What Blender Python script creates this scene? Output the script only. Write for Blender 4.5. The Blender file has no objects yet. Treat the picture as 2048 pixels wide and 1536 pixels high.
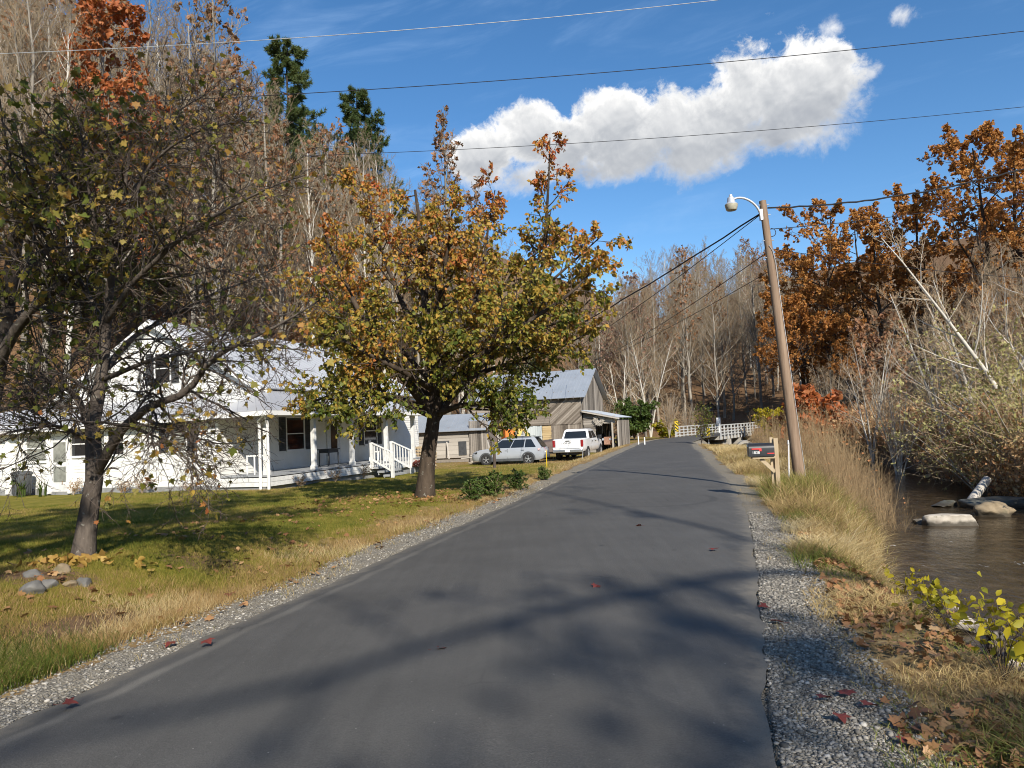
import bpy, math, random
import numpy as np
from mathutils import Vector, Matrix
rad = math.radians
S = bpy.context.scene
COL = S.collection
# ------------------------------------------------------------------ camera
FPX, PITCH, ROLL, EYE = 1450.0, rad(3.39), rad(-2.5), 1.8
CAMROT = (Matrix.Rotation(math.pi/2 + PITCH, 3, 'X') @ Matrix.Rotation(ROLL, 3, 'Z'))
cam = bpy.data.objects.new('camera', bpy.data.cameras.new('camera'))
COL.objects.link(cam)
cam.location = (0, 0, EYE)
cam.rotation_euler = CAMROT.to_euler()
cam.data.sensor_width = 36.0
cam.data.lens = 36.0*FPX/2048
cam.data.clip_end = 5000
cam.data.clip_start = 0.05
S.camera = cam
# ------------------------------------------------------------------ sun and sky
SUN_EL, SUN_AZ = rad(33), rad(17.5)       # light travels forward, 17.5 deg to the left
sl = bpy.data.lights.new('sun', 'SUN')
sl.energy = 4.6
sl.angle = rad(0.6)
sl.color = (1.0, 0.93, 0.82)
sun = bpy.data.objects.new('sun', sl)
COL.objects.link(sun)
sdir = Vector((-math.sin(SUN_AZ)*math.cos(SUN_EL), math.cos(SUN_AZ)*math.cos(SUN_EL), -math.sin(SUN_EL)))
sun.rotation_euler = sdir.to_track_quat('-Z', 'Y').to_euler()
S.view_settings.view_transform = 'Standard'
S.view_settings.look = 'None'
S.view_settings.exposure = 0.5
S.view_settings.gamma = 1.0
S.cycles.use_denoising = True
S.cycles.denoiser = 'OPENIMAGEDENOISE'
S.cycles.denoising_input_passes = 'RGB_ALBEDO_NORMAL'
S.cycles.denoising_prefilter = 'ACCURATE'
S.cycles.filter_width = 1.0
S.cycles.max_bounces = 6
S.cycles.transparent_max_bounces = 8
S.cycles.caustics_reflective = False
S.cycles.caustics_refractive = False


def ray(u, v):
    return CAMROT @ Vector(((u-1024)/FPX, (768-v)/FPX, -1))


def at(u, v, Y):
    """point at world depth Y seen at photo pixel u, v"""
    d = ray(u, v)
    return Vector((0, 0, EYE)) + d*(Y/d.y)


def gnd(u, v, z=0.0):
    d = ray(u, v)
    return Vector((0, 0, EYE)) + d*((z-EYE)/d.z)


# ------------------------------------------------------------------ node helpers
class NB:
    def __init__(s, nt):
        s.nt = nt
        s.L = nt.links

    def n(s, t, **kw):
        nd = s.nt.nodes.new(t)
        for k, v in kw.items():
            setattr(nd, k, v)
        return nd

    def put(s, sock, val):
        if val is None:
            return
        if isinstance(val, bpy.types.NodeSocket):
            s.L.new(val, sock)
        else:
            if sock.type == 'RGBA' and len(val) == 3:
                val = (*val, 1)
            sock.default_value = val

    def m(s, op, a, b=None, c=None, clamp=False):
        nd = s.n('ShaderNodeMath', operation=op, use_clamp=clamp)
        for i, x in enumerate((a, b, c)):
            s.put(nd.inputs[i], x)
        return nd.outputs[0]

    def vm(s, op, a, b=None):
        nd = s.n('ShaderNodeVectorMath', operation=op)
        s.put(nd.inputs[0], a)
        if op == 'SCALE':
            s.put(nd.inputs['Scale'], b)
        else:
            s.put(nd.inputs[1], b)
        return nd.outputs['Value'] if op in ('DOT_PRODUCT', 'LENGTH') else nd.outputs['Vector']

    def mix(s, f, a, b, blend='MIX'):
        nd = s.n('ShaderNodeMix', data_type='RGBA', blend_type=blend)
        s.put(nd.inputs[0], f)
        s.put(nd.inputs[6], a)
        s.put(nd.inputs[7], b)
        return nd.outputs[2]

    def noise(s, vec, scale, detail=3.0, rough=0.55, dist=0.0):
        nd = s.n('ShaderNodeTexNoise')
        s.put(nd.inputs['Vector'], vec)
        s.put(nd.inputs['Scale'], scale)
        nd.inputs['Detail'].default_value = detail
        nd.inputs['Roughness'].default_value = rough
        nd.inputs['Distortion'].default_value = dist
        return nd.outputs['Fac']

    def voro(s, vec, scale, feature='F1', out='Distance'):
        nd = s.n('ShaderNodeTexVoronoi', feature=feature)
        s.put(nd.inputs['Vector'], vec)
        s.put(nd.inputs['Scale'], scale)
        return nd.outputs[out]

    def ramp(s, f, stops, interp='LINEAR'):
        nd = s.n('ShaderNodeValToRGB')
        cr = nd.color_ramp
        cr.interpolation = interp
        while len(cr.elements) < len(stops):
            cr.elements.new(0.5)
        for e, (p, c) in zip(cr.elements, stops):
            e.position = p
            e.color = (*c, 1) if len(c) == 3 else c
        s.put(nd.inputs[0], f)
        return nd.outputs[0]

    def sstep(s, x, a, b):
        nd = s.n('ShaderNodeMapRange', interpolation_type='SMOOTHSTEP')
        s.put(nd.inputs[0], x)
        s.put(nd.inputs[1], a)
        s.put(nd.inputs[2], b)
        return nd.outputs[0]

    def attr(s, name, kind='Fac'):
        nd = s.n('ShaderNodeAttribute', attribute_name=name)
        return nd.outputs[kind]

    def co(s, k='Object'):
        return s.n('ShaderNodeTexCoord').outputs[k]

    def pos(s):
        return s.n('ShaderNodeNewGeometry').outputs['Position']

    def bump(s, h, st=0.5, d=0.01):
        nd = s.n('ShaderNodeBump')
        nd.inputs['Strength'].default_value = st
        nd.inputs['Distance'].default_value = d
        s.put(nd.inputs['Height'], h)
        return nd.outputs[0]

    def bsdf(s, col, rough=0.8, normal=None, metal=0.0, spec=0.3, **kw):
        nd = s.n('ShaderNodeBsdfPrincipled')
        s.put(nd.inputs['Base Color'], col)
        s.put(nd.inputs['Roughness'], rough)
        s.put(nd.inputs['Metallic'], metal)
        s.put(nd.inputs['Specular IOR Level'], spec)
        if normal is not None:
            s.put(nd.inputs['Normal'], normal)
        for k, v in kw.items():
            s.put(nd.inputs[k.replace('_', ' ')], v)
        return nd.outputs[0]

    def out(s, sh):
        s.L.new(sh, s.n('ShaderNodeOutputMaterial').inputs[0])


def newmat(name):
    m = bpy.data.materials.new(name)
    m.use_nodes = True
    m.node_tree.nodes.clear()
    return m, NB(m.node_tree)


# ------------------------------------------------------------------ world: sky and one cumulus cloud
W = bpy.data.worlds.new('World')
S.world = W
W.use_nodes = True
W.node_tree.nodes.clear()
b = NB(W.node_tree)
sky = b.n('ShaderNodeTexSky', sky_type='NISHITA')
sky.sun_disc = False
sky.sun_elevation = SUN_EL
sky.sun_rotation = math.pi - SUN_AZ
sky.altitude = 700
sky.air_density = 1.0
sky.dust_density = 0.3
sky.ozone_density = 2.2
hs = b.n('ShaderNodeHueSaturation')
hs.inputs['Saturation'].default_value = 1.24
hs.inputs['Value'].default_value = 1.10
b.put(hs.inputs['Color'], sky.outputs[0])
bg = b.n('ShaderNodeBackground')
bg.inputs[1].default_value = 0.105
cd = b.co('Generated')
c0 = ray(1330, 230).normalized()
e1 = (ray(1730, 130) - ray(930, 330))
e1 = (e1 - c0*e1.dot(c0)).normalized()
e2 = e1.cross(c0).normalized() if e1.cross(c0).z > 0 else c0.cross(e1).normalized()


def cproj(u, v):
    d = ray(u, v)
    return d.dot(e1)/d.dot(c0), d.dot(e2)/d.dot(c0)


dc = b.m('MAXIMUM', b.vm('DOT_PRODUCT', cd, tuple(c0)), 0.05)
X = b.m('DIVIDE', b.vm('DOT_PRODUCT', cd, tuple(e1)), dc)
Y = b.m('DIVIDE', b.vm('DOT_PRODUCT', cd, tuple(e2)), dc)
cmb = b.n('ShaderNodeCombineXYZ')
b.put(cmb.inputs[0], X)
b.put(cmb.inputs[1], Y)
cv = cmb.outputs[0]
n1 = b.noise(cv, 8.5, 10.0, 0.60, 0.5)
n2 = b.noise(cv, 34.0, 7.0, 0.66, 0.4)
puffs = [(1640, 190, 95, 95), (1560, 200, 120, 105), (1490, 175, 70, 85), (1440, 240, 130, 100), (1340, 250, 130, 85),
         (1245, 250, 85, 75), (1240, 300, 150, 62), (1130, 300, 130, 60), (1065, 290, 80, 78), (980, 325, 85, 70),
         (1090, 345, 150, 48), (1400, 300, 150, 55), (1560, 260, 110, 60), (955, 330, 60, 50), (1240, 330, 160, 40)]
fld = None
for (pu, pv, ra, rb) in puffs:
    px_, py_ = cproj(pu, pv)
    a_ = b.m('POWER', b.m('ABSOLUTE', b.m('DIVIDE', b.m('SUBTRACT', X, px_), ra/FPX)), 2.0)
    c_ = b.m('POWER', b.m('ABSOLUTE', b.m('DIVIDE', b.m('SUBTRACT', Y, py_), rb/FPX)), 2.0)
    f_ = b.m('SUBTRACT', 1.0, b.m('SQRT', b.m('ADD', a_, c_)))
    fld = f_ if fld is None else b.m('SMOOTH_MAX', fld, f_, 0.18)
nn = b.m('ADD', b.m('MULTIPLY', b.m('SUBTRACT', n1, 0.5), 2.15), b.m('MULTIPLY', b.m('SUBTRACT', n2, 0.5), 0.75))
n4 = b.noise(cv, 95.0, 5.0, 0.65, 0.5)
nn = b.m('ADD', nn, b.m('MULTIPLY', b.m('SUBTRACT', n4, 0.5), 0.35))
den = b.m('ADD', b.m('SUBTRACT', fld, 0.02), nn)
soft = b.m('MULTIPLY_ADD', b.sstep(Y, 0.02, -0.06), 0.40, 0.32)
alpha = b.sstep(b.m('DIVIDE', b.m('ADD', den, 0.02), soft), 0.0, 1.0)
for (pu, pv, ra, rb) in ((1665, 55, 30, 26), (1805, 30, 34, 30), (1740, 145, 40, 22)):
    px_, py_ = cproj(pu, pv)
    a_ = b.m('POWER', b.m('ABSOLUTE', b.m('DIVIDE', b.m('SUBTRACT', X, px_), ra/FPX)), 2.0)
    c_ = b.m('POWER', b.m('ABSOLUTE', b.m('DIVIDE', b.m('SUBTRACT', Y, py_), rb/FPX)), 2.0)
    f_ = b.m('SUBTRACT', 0.75, b.m('SQRT', b.m('ADD', a_, c_)))
    a2 = b.m('MULTIPLY', b.sstep(b.m('ADD', f_, b.m('MULTIPLY', nn, 1.5)), 0.0, 0.8), 0.75)
    alpha = b.m('MAXIMUM', alpha, a2)
# billow shading: the side turned to the sun (up) is white, the thick base grey
offs = b.vm('ADD', cv, (0.006, 0.016, 0))
n1b = b.noise(offs, 10.0, 4.0, 0.5, 0.4)
n1c = b.noise(cv, 10.0, 4.0, 0.5, 0.4)
n3b = b.noise(b.vm('ADD', cv, (0.002, 0.005, 0)), 30.0, 4.0, 0.55, 0.3)
n3c = b.noise(cv, 30.0, 4.0, 0.55, 0.3)
rim = b.m('ADD', b.m('MULTIPLY', b.m('SUBTRACT', n1c, n1b), 1.5), b.m('MULTIPLY', b.m('SUBTRACT', n3c, n3b), 0.7))
core = b.m('MULTIPLY', b.sstep(den, 0.10, 0.75), 0.36)
low = b.m('MULTIPLY', b.sstep(Y, 0.035, -0.055), 0.34)
br = b.m('SUBTRACT', b.m('ADD', 0.97, rim), b.m('ADD', core, low), clamp=True)
ccol = b.ramp(br, [(0.0, (0.34, 0.365, 0.41)), (0.35, (0.47, 0.49, 0.52)), (0.75, (0.72, 0.725, 0.73)), (1.0, (0.92, 0.91, 0.89))])
# faint cirrus streaks
mp = b.n('ShaderNodeMapping')
b.put(mp.inputs[0], cv)
mp.inputs['Rotation'].default_value = (0, 0, 0.12)
mp.inputs['Scale'].default_value = (1.2, 7.0, 1)
ci = b.m('MULTIPLY', b.sstep(b.noise(mp.outputs[0], 2.4, 7.0, 0.6, 0.6), 0.48, 0.85), 0.34)
skyc = b.mix(ci, hs.outputs[0], (3.6, 5.2, 7.6))
b.put(bg.inputs[0], skyc)
bg2 = b.n('ShaderNodeBackground')
b.put(bg2.inputs[0], ccol)
bg2.inputs[1].default_value = 0.86
mx = b.n('ShaderNodeMixShader')
b.put(mx.inputs[0], alpha)
b.L.new(bg.outputs[0], mx.inputs[1])
b.L.new(bg2.outputs[0], mx.inputs[2])
b.L.new(mx.outputs[0], b.n('ShaderNodeOutputWorld').inputs[0])


# ------------------------------------------------------------------ mesh helpers
def tag(o, label=None, cat=None, group=None, kind=None):
    if label:
        o['label'] = label
    if cat:
        o['category'] = cat
    if group:
        o['group'] = group
    if kind:
        o['kind'] = kind
    return o


def empty(name, loc=(0, 0, 0), rz=0.0, label=None, cat=None, group=None):
    o = bpy.data.objects.new(name, None)
    o.empty_display_size = 0.2
    COL.objects.link(o)
    o.location = loc
    o.rotation_euler = (0, 0, rz)
    return tag(o, label, cat, group)


def npmesh(name, V, groups, mats, attrs=None, smooth=False):
    """V: (n,3); groups: list of (faces (f,k), material index)"""
    me = bpy.data.meshes.new(name)
    V = np.ascontiguousarray(V, dtype=np.float32)
    me.vertices.add(len(V))
    me.vertices.foreach_set('co', V.ravel())
    li = np.concatenate([np.asarray(g[0], dtype=np.int32).ravel() for g in groups])
    tot = np.concatenate([np.full(len(g[0]), g[0].shape[1], dtype=np.int32) for g in groups])
    mi = np.concatenate([np.full(len(g[0]), g[1], dtype=np.int32) for g in groups])
    st = np.concatenate([[0], np.cumsum(tot)[:-1]]).astype(np.int32)
    me.loops.add(len(li))
    me.loops.foreach_set('vertex_index', li)
    me.polygons.add(len(tot))
    me.polygons.foreach_set('loop_start', st)
    me.polygons.foreach_set('loop_total', tot)
    me.polygons.foreach_set('material_index', mi)
    if smooth:
        me.polygons.foreach_set('use_smooth', np.ones(len(tot), dtype=bool))
    for k, a in (attrs or {}).items():
        at_ = me.attributes.new(k, 'FLOAT', 'POINT')
        at_.data.foreach_set('value', np.ascontiguousarray(a, dtype=np.float32))
    for m in mats:
        me.materials.append(m)
    me.update(calc_edges=True)
    return me


def link(name, me, parent=None, loc=None):
    o = bpy.data.objects.new(name, me)
    COL.objects.link(o)
    if parent is not None:
        o.parent = parent
    if loc is not None:
        o.location = loc
    return o


class MB:
    """collects boxes, tubes and polygons for ONE mesh object"""

    def __init__(s):
        s.v, s.f, s.mi = [], [], []

    def poly(s, pts, m=0):
        i = len(s.v)
        s.v += [tuple(p) for p in pts]
        s.f.append(tuple(range(i, i+len(pts))))
        s.mi.append(m)
        return s

    def raw(s, vs, fs, m=0):
        i = len(s.v)
        s.v += [tuple(p) for p in vs]
        for f in fs:
            s.f.append(tuple(i+k for k in f))
            s.mi.append(m)
        return s

    def box(s, c, d, m=0, rot=None, taper=1.0):
        """centre c, full size d"""
        hx, hy, hz = d[0]/2, d[1]/2, d[2]/2
        vs = []
        for z in (-1, 1):
            k = taper if z > 0 else 1.0
            for x, y in ((-1, -1), (1, -1), (1, 1), (-1, 1)):
                p = Vector((x*hx*k, y*hy*k, z*hz))
                if rot is not None:
                    p = rot @ p
                vs.append(p + Vector(c))
        fs = [(3, 2, 1, 0), (4, 5, 6, 7), (0, 1, 5, 4), (1, 2, 6, 5), (2, 3, 7, 6), (3, 0, 4, 7)]
        return s.raw(vs, fs, m)

    def bar(s, a, e, w, h, m=0):
        """rectangular bar from a to e"""
        a, e = Vector(a), Vector(e)
        d = (e-a)
        L = d.length
        q = d.to_track_quat('Y', 'Z').to_matrix()
        return s.box((a+e)/2, (w, L, h), m, q)

    def tube(s, pts, r, k=8, m=0, cap=True):
        pts = [Vector(p) for p in pts]
        n = len(pts)
        rs = r if isinstance(r, (list, tuple)) else [r]*n
        ref = None
        vs = []
        for i, p in enumerate(pts):
            t = (pts[min(i+1, n-1)] - pts[max(i-1, 0)]).normalized()
            if ref is None:
                ref = t.orthogonal().normalized()
            A = (ref - t*ref.dot(t))
            A = A.normalized() if A.length > 1e-6 else t.orthogonal().normalized()
            ref = A
            B = t.cross(A)
            for j in range(k):
                an = 2*math.pi*j/k
                vs.append(p + (A*math.cos(an) + B*math.sin(an))*rs[i])
        fs = []
        for i in range(n-1):
            for j in range(k):
                fs.append((i*k+j, i*k+(j+1) % k, (i+1)*k+(j+1) % k, (i+1)*k+j))
        if cap:
            fs.append(tuple(range(k))[::-1])
            fs.append(tuple(range((n-1)*k, n*k)))
        return s.raw(vs, fs, m)

    def lathe(s, prof, c=(0, 0, 0), k=20, axis='Z', m=0):
        vs, fs = [], []
        for (r, z) in prof:
            for j in range(k):
                an = 2*math.pi*j/k
                p = (r*math.cos(an), r*math.sin(an), z)
                if axis == 'X':
                    p = (p[2], p[0], p[1])
                elif axis == 'Y':
                    p = (p[1], p[2], p[0])
                vs.append(Vector(p) + Vector(c))
        for i in range(len(prof)-1):
            for j in range(k):
                fs.append((i*k+j, i*k+(j+1) % k, (i+1)*k+(j+1) % k, (i+1)*k+j))
        return s.raw(vs, fs, m)

    def build(s, name, mats, parent=None, smooth=False, bevel=0.0, label=None):
        me = bpy.data.meshes.new(name)
        me.from_pydata([tuple(p) for p in s.v], [], s.f)
        mats = mats if isinstance(mats, (list, tuple)) else [mats]
        for mm in mats:
            me.materials.append(mm)
        me.polygons.foreach_set('material_index', s.mi)
        if smooth:
            me.polygons.foreach_set('use_smooth', [True]*len(s.f))
        me.update()
        o = link(name, me, parent)
        if smooth:
            try:
                me.set_sharp_from_angle(angle=rad(35))
            except Exception:
                pass
        if bevel > 0:
            bv = o.modifiers.new('b', 'BEVEL')
            bv.width = bevel
            bv.segments = 2
            bv.limit_method = 'ANGLE'
        if label:
            o['label'] = label
        return o


def copy_tree(o, parent=None):
    c = o.copy()
    COL.objects.link(c)
    if parent is not None:
        c.parent = parent
    for ch in list(o.children):
        copy_tree(ch, c)
    return c


# ------------------------------------------------------------------ materials
def simple(name, ca, cb, scale=6.0, rough=0.8, bump=0.0, bscale=30.0, detail=4.0, metal=0.0, spec=0.3, stretch=None, coord='Object', rnd=None):
    m, b = newmat(name)
    co = b.co(coord)
    if stretch:
        mp = b.n('ShaderNodeMapping')
        b.put(mp.inputs[0], co)
        mp.inputs['Scale'].default_value = stretch
        co = mp.outputs[0]
    f = b.noise(co, scale, detail, 0.6)
    f = b.m('MULTIPLY_ADD', b.m('SUBTRACT', f, 0.5), 1.9, 0.5, clamp=True)
    if rnd:
        f = b.m('ADD', b.m('MULTIPLY', f, 0.5), b.m('MULTIPLY', b.attr(rnd), 0.5))
    col = b.mix(f, ca, cb)
    nrm = None
    if bump > 0:
        nrm = b.bump(b.noise(co, bscale, 4.0, 0.6), bump, 0.01)
    b.out(b.bsdf(col, rough, nrm, metal, spec))
    return m


def leafmat(name, stops, nscale=0.6, trans=0.35, wr=0.5, rough=0.55, zg=0.0, z0=4.0):
    m, b = newmat(name)
    f = b.noise(b.co('Object'), nscale, 2.0, 0.5)
    f = b.m('MULTIPLY_ADD', b.m('SUBTRACT', f, 0.5), 2.0, 0.5)
    if zg:
        sp = b.n('ShaderNodeSeparateXYZ')
        b.put(sp.inputs[0], b.co('Object'))
        f = b.m('ADD', f, b.m('MULTIPLY', b.m('SUBTRACT', sp.outputs[2], z0), zg))
    oi = b.n('ShaderNodeObjectInfo').outputs['Random']
    if zg:
        oi = 0.5
    f = b.m('ADD', b.m('MULTIPLY', f, 1-wr), b.m('MULTIPLY', b.attr('rnd'), wr))
    f = b.m('ADD', f, b.m('MULTIPLY', b.m('SUBTRACT', oi, 0.5), 0.22), clamp=True)
    col = b.ramp(f, stops)
    d = b.bsdf(col, rough, None, 0.0, 0.35)
    t = b.n('ShaderNodeBsdfTranslucent')
    b.put(t.inputs[0], b.mix(0.25, col, (0.5, 0.35, 0.05)))
    mx = b.n('ShaderNodeMixShader')
    mx.inputs[0].default_value = trans
    b.L.new(d, mx.inputs[1])
    b.L.new(t.outputs[0], mx.inputs[2])
    b.out(mx.outputs[0])
    return m


def barkmat(name, ca, cb, scale=5.0, bump=0.6, vary=0.0):
    m, b = newmat(name)
    mp = b.n('ShaderNodeMapping')
    b.put(mp.inputs[0], b.co('Object'))
    mp.inputs['Scale'].default_value = (1, 1, 0.28)
    f = b.noise(mp.outputs[0], scale, 6.0, 0.65)
    f = b.m('MULTIPLY_ADD', b.m('SUBTRACT', f, 0.5), 2.2, 0.5, clamp=True)
    col = b.mix(f, ca, cb)
    if vary:
        oi = b.n('ShaderNodeObjectInfo').outputs['Random']
        v = b.m('MULTIPLY_ADD', oi, vary*2, 1-vary)
        col = b.mix(1.0, col, b.n('ShaderNodeCombineColor').outputs[0], 'MULTIPLY') if False else b.vm('SCALE', col, v)
    lich = b.sstep(b.noise(b.co('Object'), scale*1.7, 3.0, 0.6), 0.62, 0.70)
    col = b.mix(b.m('MULTIPLY', lich, 0.35), col, (0.42, 0.42, 0.36))
    nrm = b.bump(b.noise(mp.outputs[0], scale*4, 5.0, 0.65), bump, 0.02)
    b.out(b.bsdf(col, 0.9, nrm, 0.0, 0.15))
    return m


M = {}
M['bark_dark'] = barkmat('bark_dark', (0.040, 0.032, 0.027), (0.17, 0.14, 0.115), 7.0, 0.9)
M['bark_brown'] = barkmat('bark_brown', (0.026, 0.020, 0.016), (0.105, 0.078, 0.056), 6.0, 1.0)
M['bark_grey'] = barkmat('bark_grey', (0.15, 0.13, 0.105), (0.36, 0.325, 0.27), 2.0, 0.6, 0.25)
M['bark_pale'] = barkmat('bark_pale', (0.40, 0.37, 0.31), (0.66, 0.62, 0.54), 2.0, 0.4, 0.2)
M['twig_grey'] = simple('twig_grey', (0.175, 0.130, 0.082), (0.37, 0.29, 0.19), 0.5, 0.9, spec=0.1)
M['twig_dark'] = simple('twig_dark', (0.05, 0.040, 0.034), (0.13, 0.10, 0.08), 1.0, 0.9, spec=0.1)
M['twig_tan'] = simple('twig_tan', (0.32, 0.22, 0.13), (0.54, 0.42, 0.27), 0.8, 0.9, spec=0.1)
M['leaf_pear'] = leafmat('leaf_pear', [(0.0, (0.06, 0.095, 0.014)), (0.22, (0.13, 0.155, 0.022)), (0.38, (0.29, 0.25, 0.038)), (0.54, (0.46, 0.29, 0.05)), (0.74, (0.50, 0.19, 0.045)), (1.0, (0.40, 0.08, 0.04))], 0.55, 0.35, 0.42, zg=0.09, z0=5.9)
M['leaf_maple'] = leafmat('leaf_maple', [(0.0, (0.06, 0.10, 0.015)), (0.30, (0.13, 0.15, 0.025)), (0.46, (0.25, 0.215, 0.045)), (0.64, (0.37, 0.24, 0.05)), (0.84, (0.38, 0.14, 0.045)), (1.0, (0.38, 0.05, 0.035))], 0.5, 0.35)
M['leaf_russet'] = leafmat('leaf_russet', [(0.0, (0.20, 0.10, 0.052)), (0.5, (0.33, 0.165, 0.085)), (1.0, (0.44, 0.25, 0.14))], 0.3, 0.3)
M['leaf_pink'] = leafmat('leaf_pink', [(0.0, (0.26, 0.15, 0.11)), (0.5, (0.37, 0.22, 0.16)), (1.0, (0.46, 0.31, 0.24))], 0.3, 0.3)
M['leaf_red'] = leafmat('leaf_red', [(0.0, (0.30, 0.08, 0.03)), (0.5, (0.46, 0.14, 0.045)), (1.0, (0.50, 0.24, 0.10))], 0.4, 0.35)
M['leaf_oak'] = leafmat('leaf_oak', [(0.0, (0.27, 0.105, 0.032)), (0.4, (0.45, 0.19, 0.05)), (0.7, (0.57, 0.275, 0.075)), (1.0, (0.64, 0.39, 0.13))], 0.22, 0.42)
M['leaf_yellow'] = leafmat('leaf_yellow', [(0.0, (0.13, 0.17, 0.02)), (0.4, (0.42, 0.36, 0.02)), (1.0, (0.62, 0.46, 0.02))], 1.0, 0.4)
M['leaf_olive'] = leafmat('leaf_olive', [(0.0, (0.26, 0.25, 0.09)), (0.5, (0.42, 0.39, 0.15)), (1.0, (0.54, 0.49, 0.22))], 0.5, 0.35)
M['leaf_brown'] = leafmat('leaf_brown', [(0.0, (0.13, 0.06, 0.03)), (0.5, (0.26, 0.14, 0.07)), (1.0, (0.42, 0.27, 0.15))], 0.8, 0.15)
M['leaf_weed'] = leafmat('leaf_weed', [(0.0, (0.26, 0.11, 0.05)), (0.4, (0.42, 0.20, 0.085)), (0.7, (0.50, 0.31, 0.14)), (1.0, (0.58, 0.44, 0.22))], 0.25, 0.25)
M['leaf_green'] = leafmat('leaf_green', [(0.0, (0.03, 0.06, 0.012)), (0.6, (0.08, 0.13, 0.025)), (1.0, (0.17, 0.21, 0.05))], 1.0, 0.3)
M['needle'] = leafmat('needle', [(0.0, (0.045, 0.08, 0.025)), (0.6, (0.085, 0.125, 0.038)), (1.0, (0.15, 0.18, 0.06))], 0.4, 0.3)
M['dead_leaf'] = leafmat('dead_leaf', [(0.0, (0.12, 0.05, 0.028)), (0.35, (0.26, 0.12, 0.05)), (0.7, (0.40, 0.23, 0.10)), (1.0, (0.46, 0.33, 0.18))], 2.0, 0.12)
M['red_leaf'] = leafmat('red_leaf', [(0.0, (0.14, 0.025, 0.022)), (1.0, (0.27, 0.075, 0.05))], 2.0, 0.15)
# ------------------------------------------------------------------ terrain
def table(pts, sig=1.6, step=0.25):
    p = np.array(pts, dtype=float)
    y = np.arange(p[0, 0], p[-1, 0]+step, step)
    x = np.interp(y, p[:, 0], p[:, 1])
    k = int(4*sig/step)
    g = np.exp(-0.5*(np.arange(-k, k+1)*step/sig)**2)
    g /= g.sum()
    # reflect about the ends so straight lines stay straight
    xp = np.concatenate([2*x[0]-x[k:0:-1], x, 2*x[-1]-x[-2:-k-2:-1]])
    return y, np.convolve(xp, g, 'valid')


TL = table([(-80, -22), (-30, -11.5), (-8, -6.2), (0, -4.6), (4.86, -3.5), (8.24, -2.5), (11.9, -1.68), (16.5, -.40), (24.9, 1.67), (31.7, 3.34), (39, 5.15), (46, 6.9), (53, 8.7), (61, 10.6), (70, 13.6), (76, 17.0), (82, 20.6), (89, 25.0), (94, 31), (99, 50), (104, 72), (140, 230)])
TR = table([(-80, -17), (-30, -6.6), (-8, -1.6), (0, .25), (3.83, 1.26), (6.38, 2.05), (8.9, 2.88), (14.1, 4.45), (18.1, 5.41), (23, 6.5), (31.7, 8.3), (39, 10.0), (46, 11.3), (53, 12.9), (61, 15.1), (69, 18.0), (74, 20.8), (80, 24.4), (87, 28.8), (91, 34), (96, 52), (101, 76), (140, 240)])
SN = table([(-80, -12), (-30, -2.0), (0, 3.7), (5, 4.7), (9, 5.3), (11.8, 6.1), (16.3, 8.3), (22.3, 10.95), (29, 12.9), (40, 14.3), (48, 14.4), (55, 15.2), (60, 16.4), (66, 18.2), (72, 20.0), (78, 20.6), (84, 20.4), (92, 17), (100, 10)], 2.0)
SF = table([(-80, -3), (-30, 7), (0, 10.5), (5, 11.3), (10, 12.2), (18, 13.6), (22, 15.2), (25, 16.0), (30, 17.6), (40, 20.0), (55, 23.0), (60, 24.2), (66, 25.8), (72, 27.2), (78, 27.8), (84, 27.4), (92, 24), (100, 17)], 2.0)
xl = lambda y: np.interp(y, *TL)
xr = lambda y: np.interp(y, *TR)
sn = lambda y: np.interp(y, *SN)
sf = lambda y: np.interp(y, *SF)
WZ = -1.1


def ss(a, b_, x):
    t = np.clip((x-a)/(b_-a), 0, 1)
    return t*t*(3-2*t)


def vnoise(x, y, s, seed=0):
    """cheap smooth value noise"""
    x = x/s
    y = y/s
    xi = np.floor(x).astype(int)
    yi = np.floor(y).astype(int)
    fx = x-xi
    fy = y-yi
    fx = fx*fx*(3-2*fx)
    fy = fy*fy*(3-2*fy)

    def h(i, j):
        n = (i*374761393 + j*668265263 + seed*974711) & 0x7fffffff
        n = ((n ^ (n >> 13))*1274126177) & 0x7fffffff
        return ((n ^ (n >> 16)) & 0xffff)/65535.0
    return (h(xi, yi)*(1-fx)+h(xi+1, yi)*fx)*(1-fy)+(h(xi, yi+1)*(1-fx)+h(xi+1, yi+1)*fx)*fy


def qlat(x, y):
    return -(x+11.08)*0.944 + (y-27.1)*0.33


def qfoot(y):
    return np.interp(y, [-60, 0, 40, 50, 70, 90, 200], [16, 15, 14, 10, 8, 8, 8])


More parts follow.
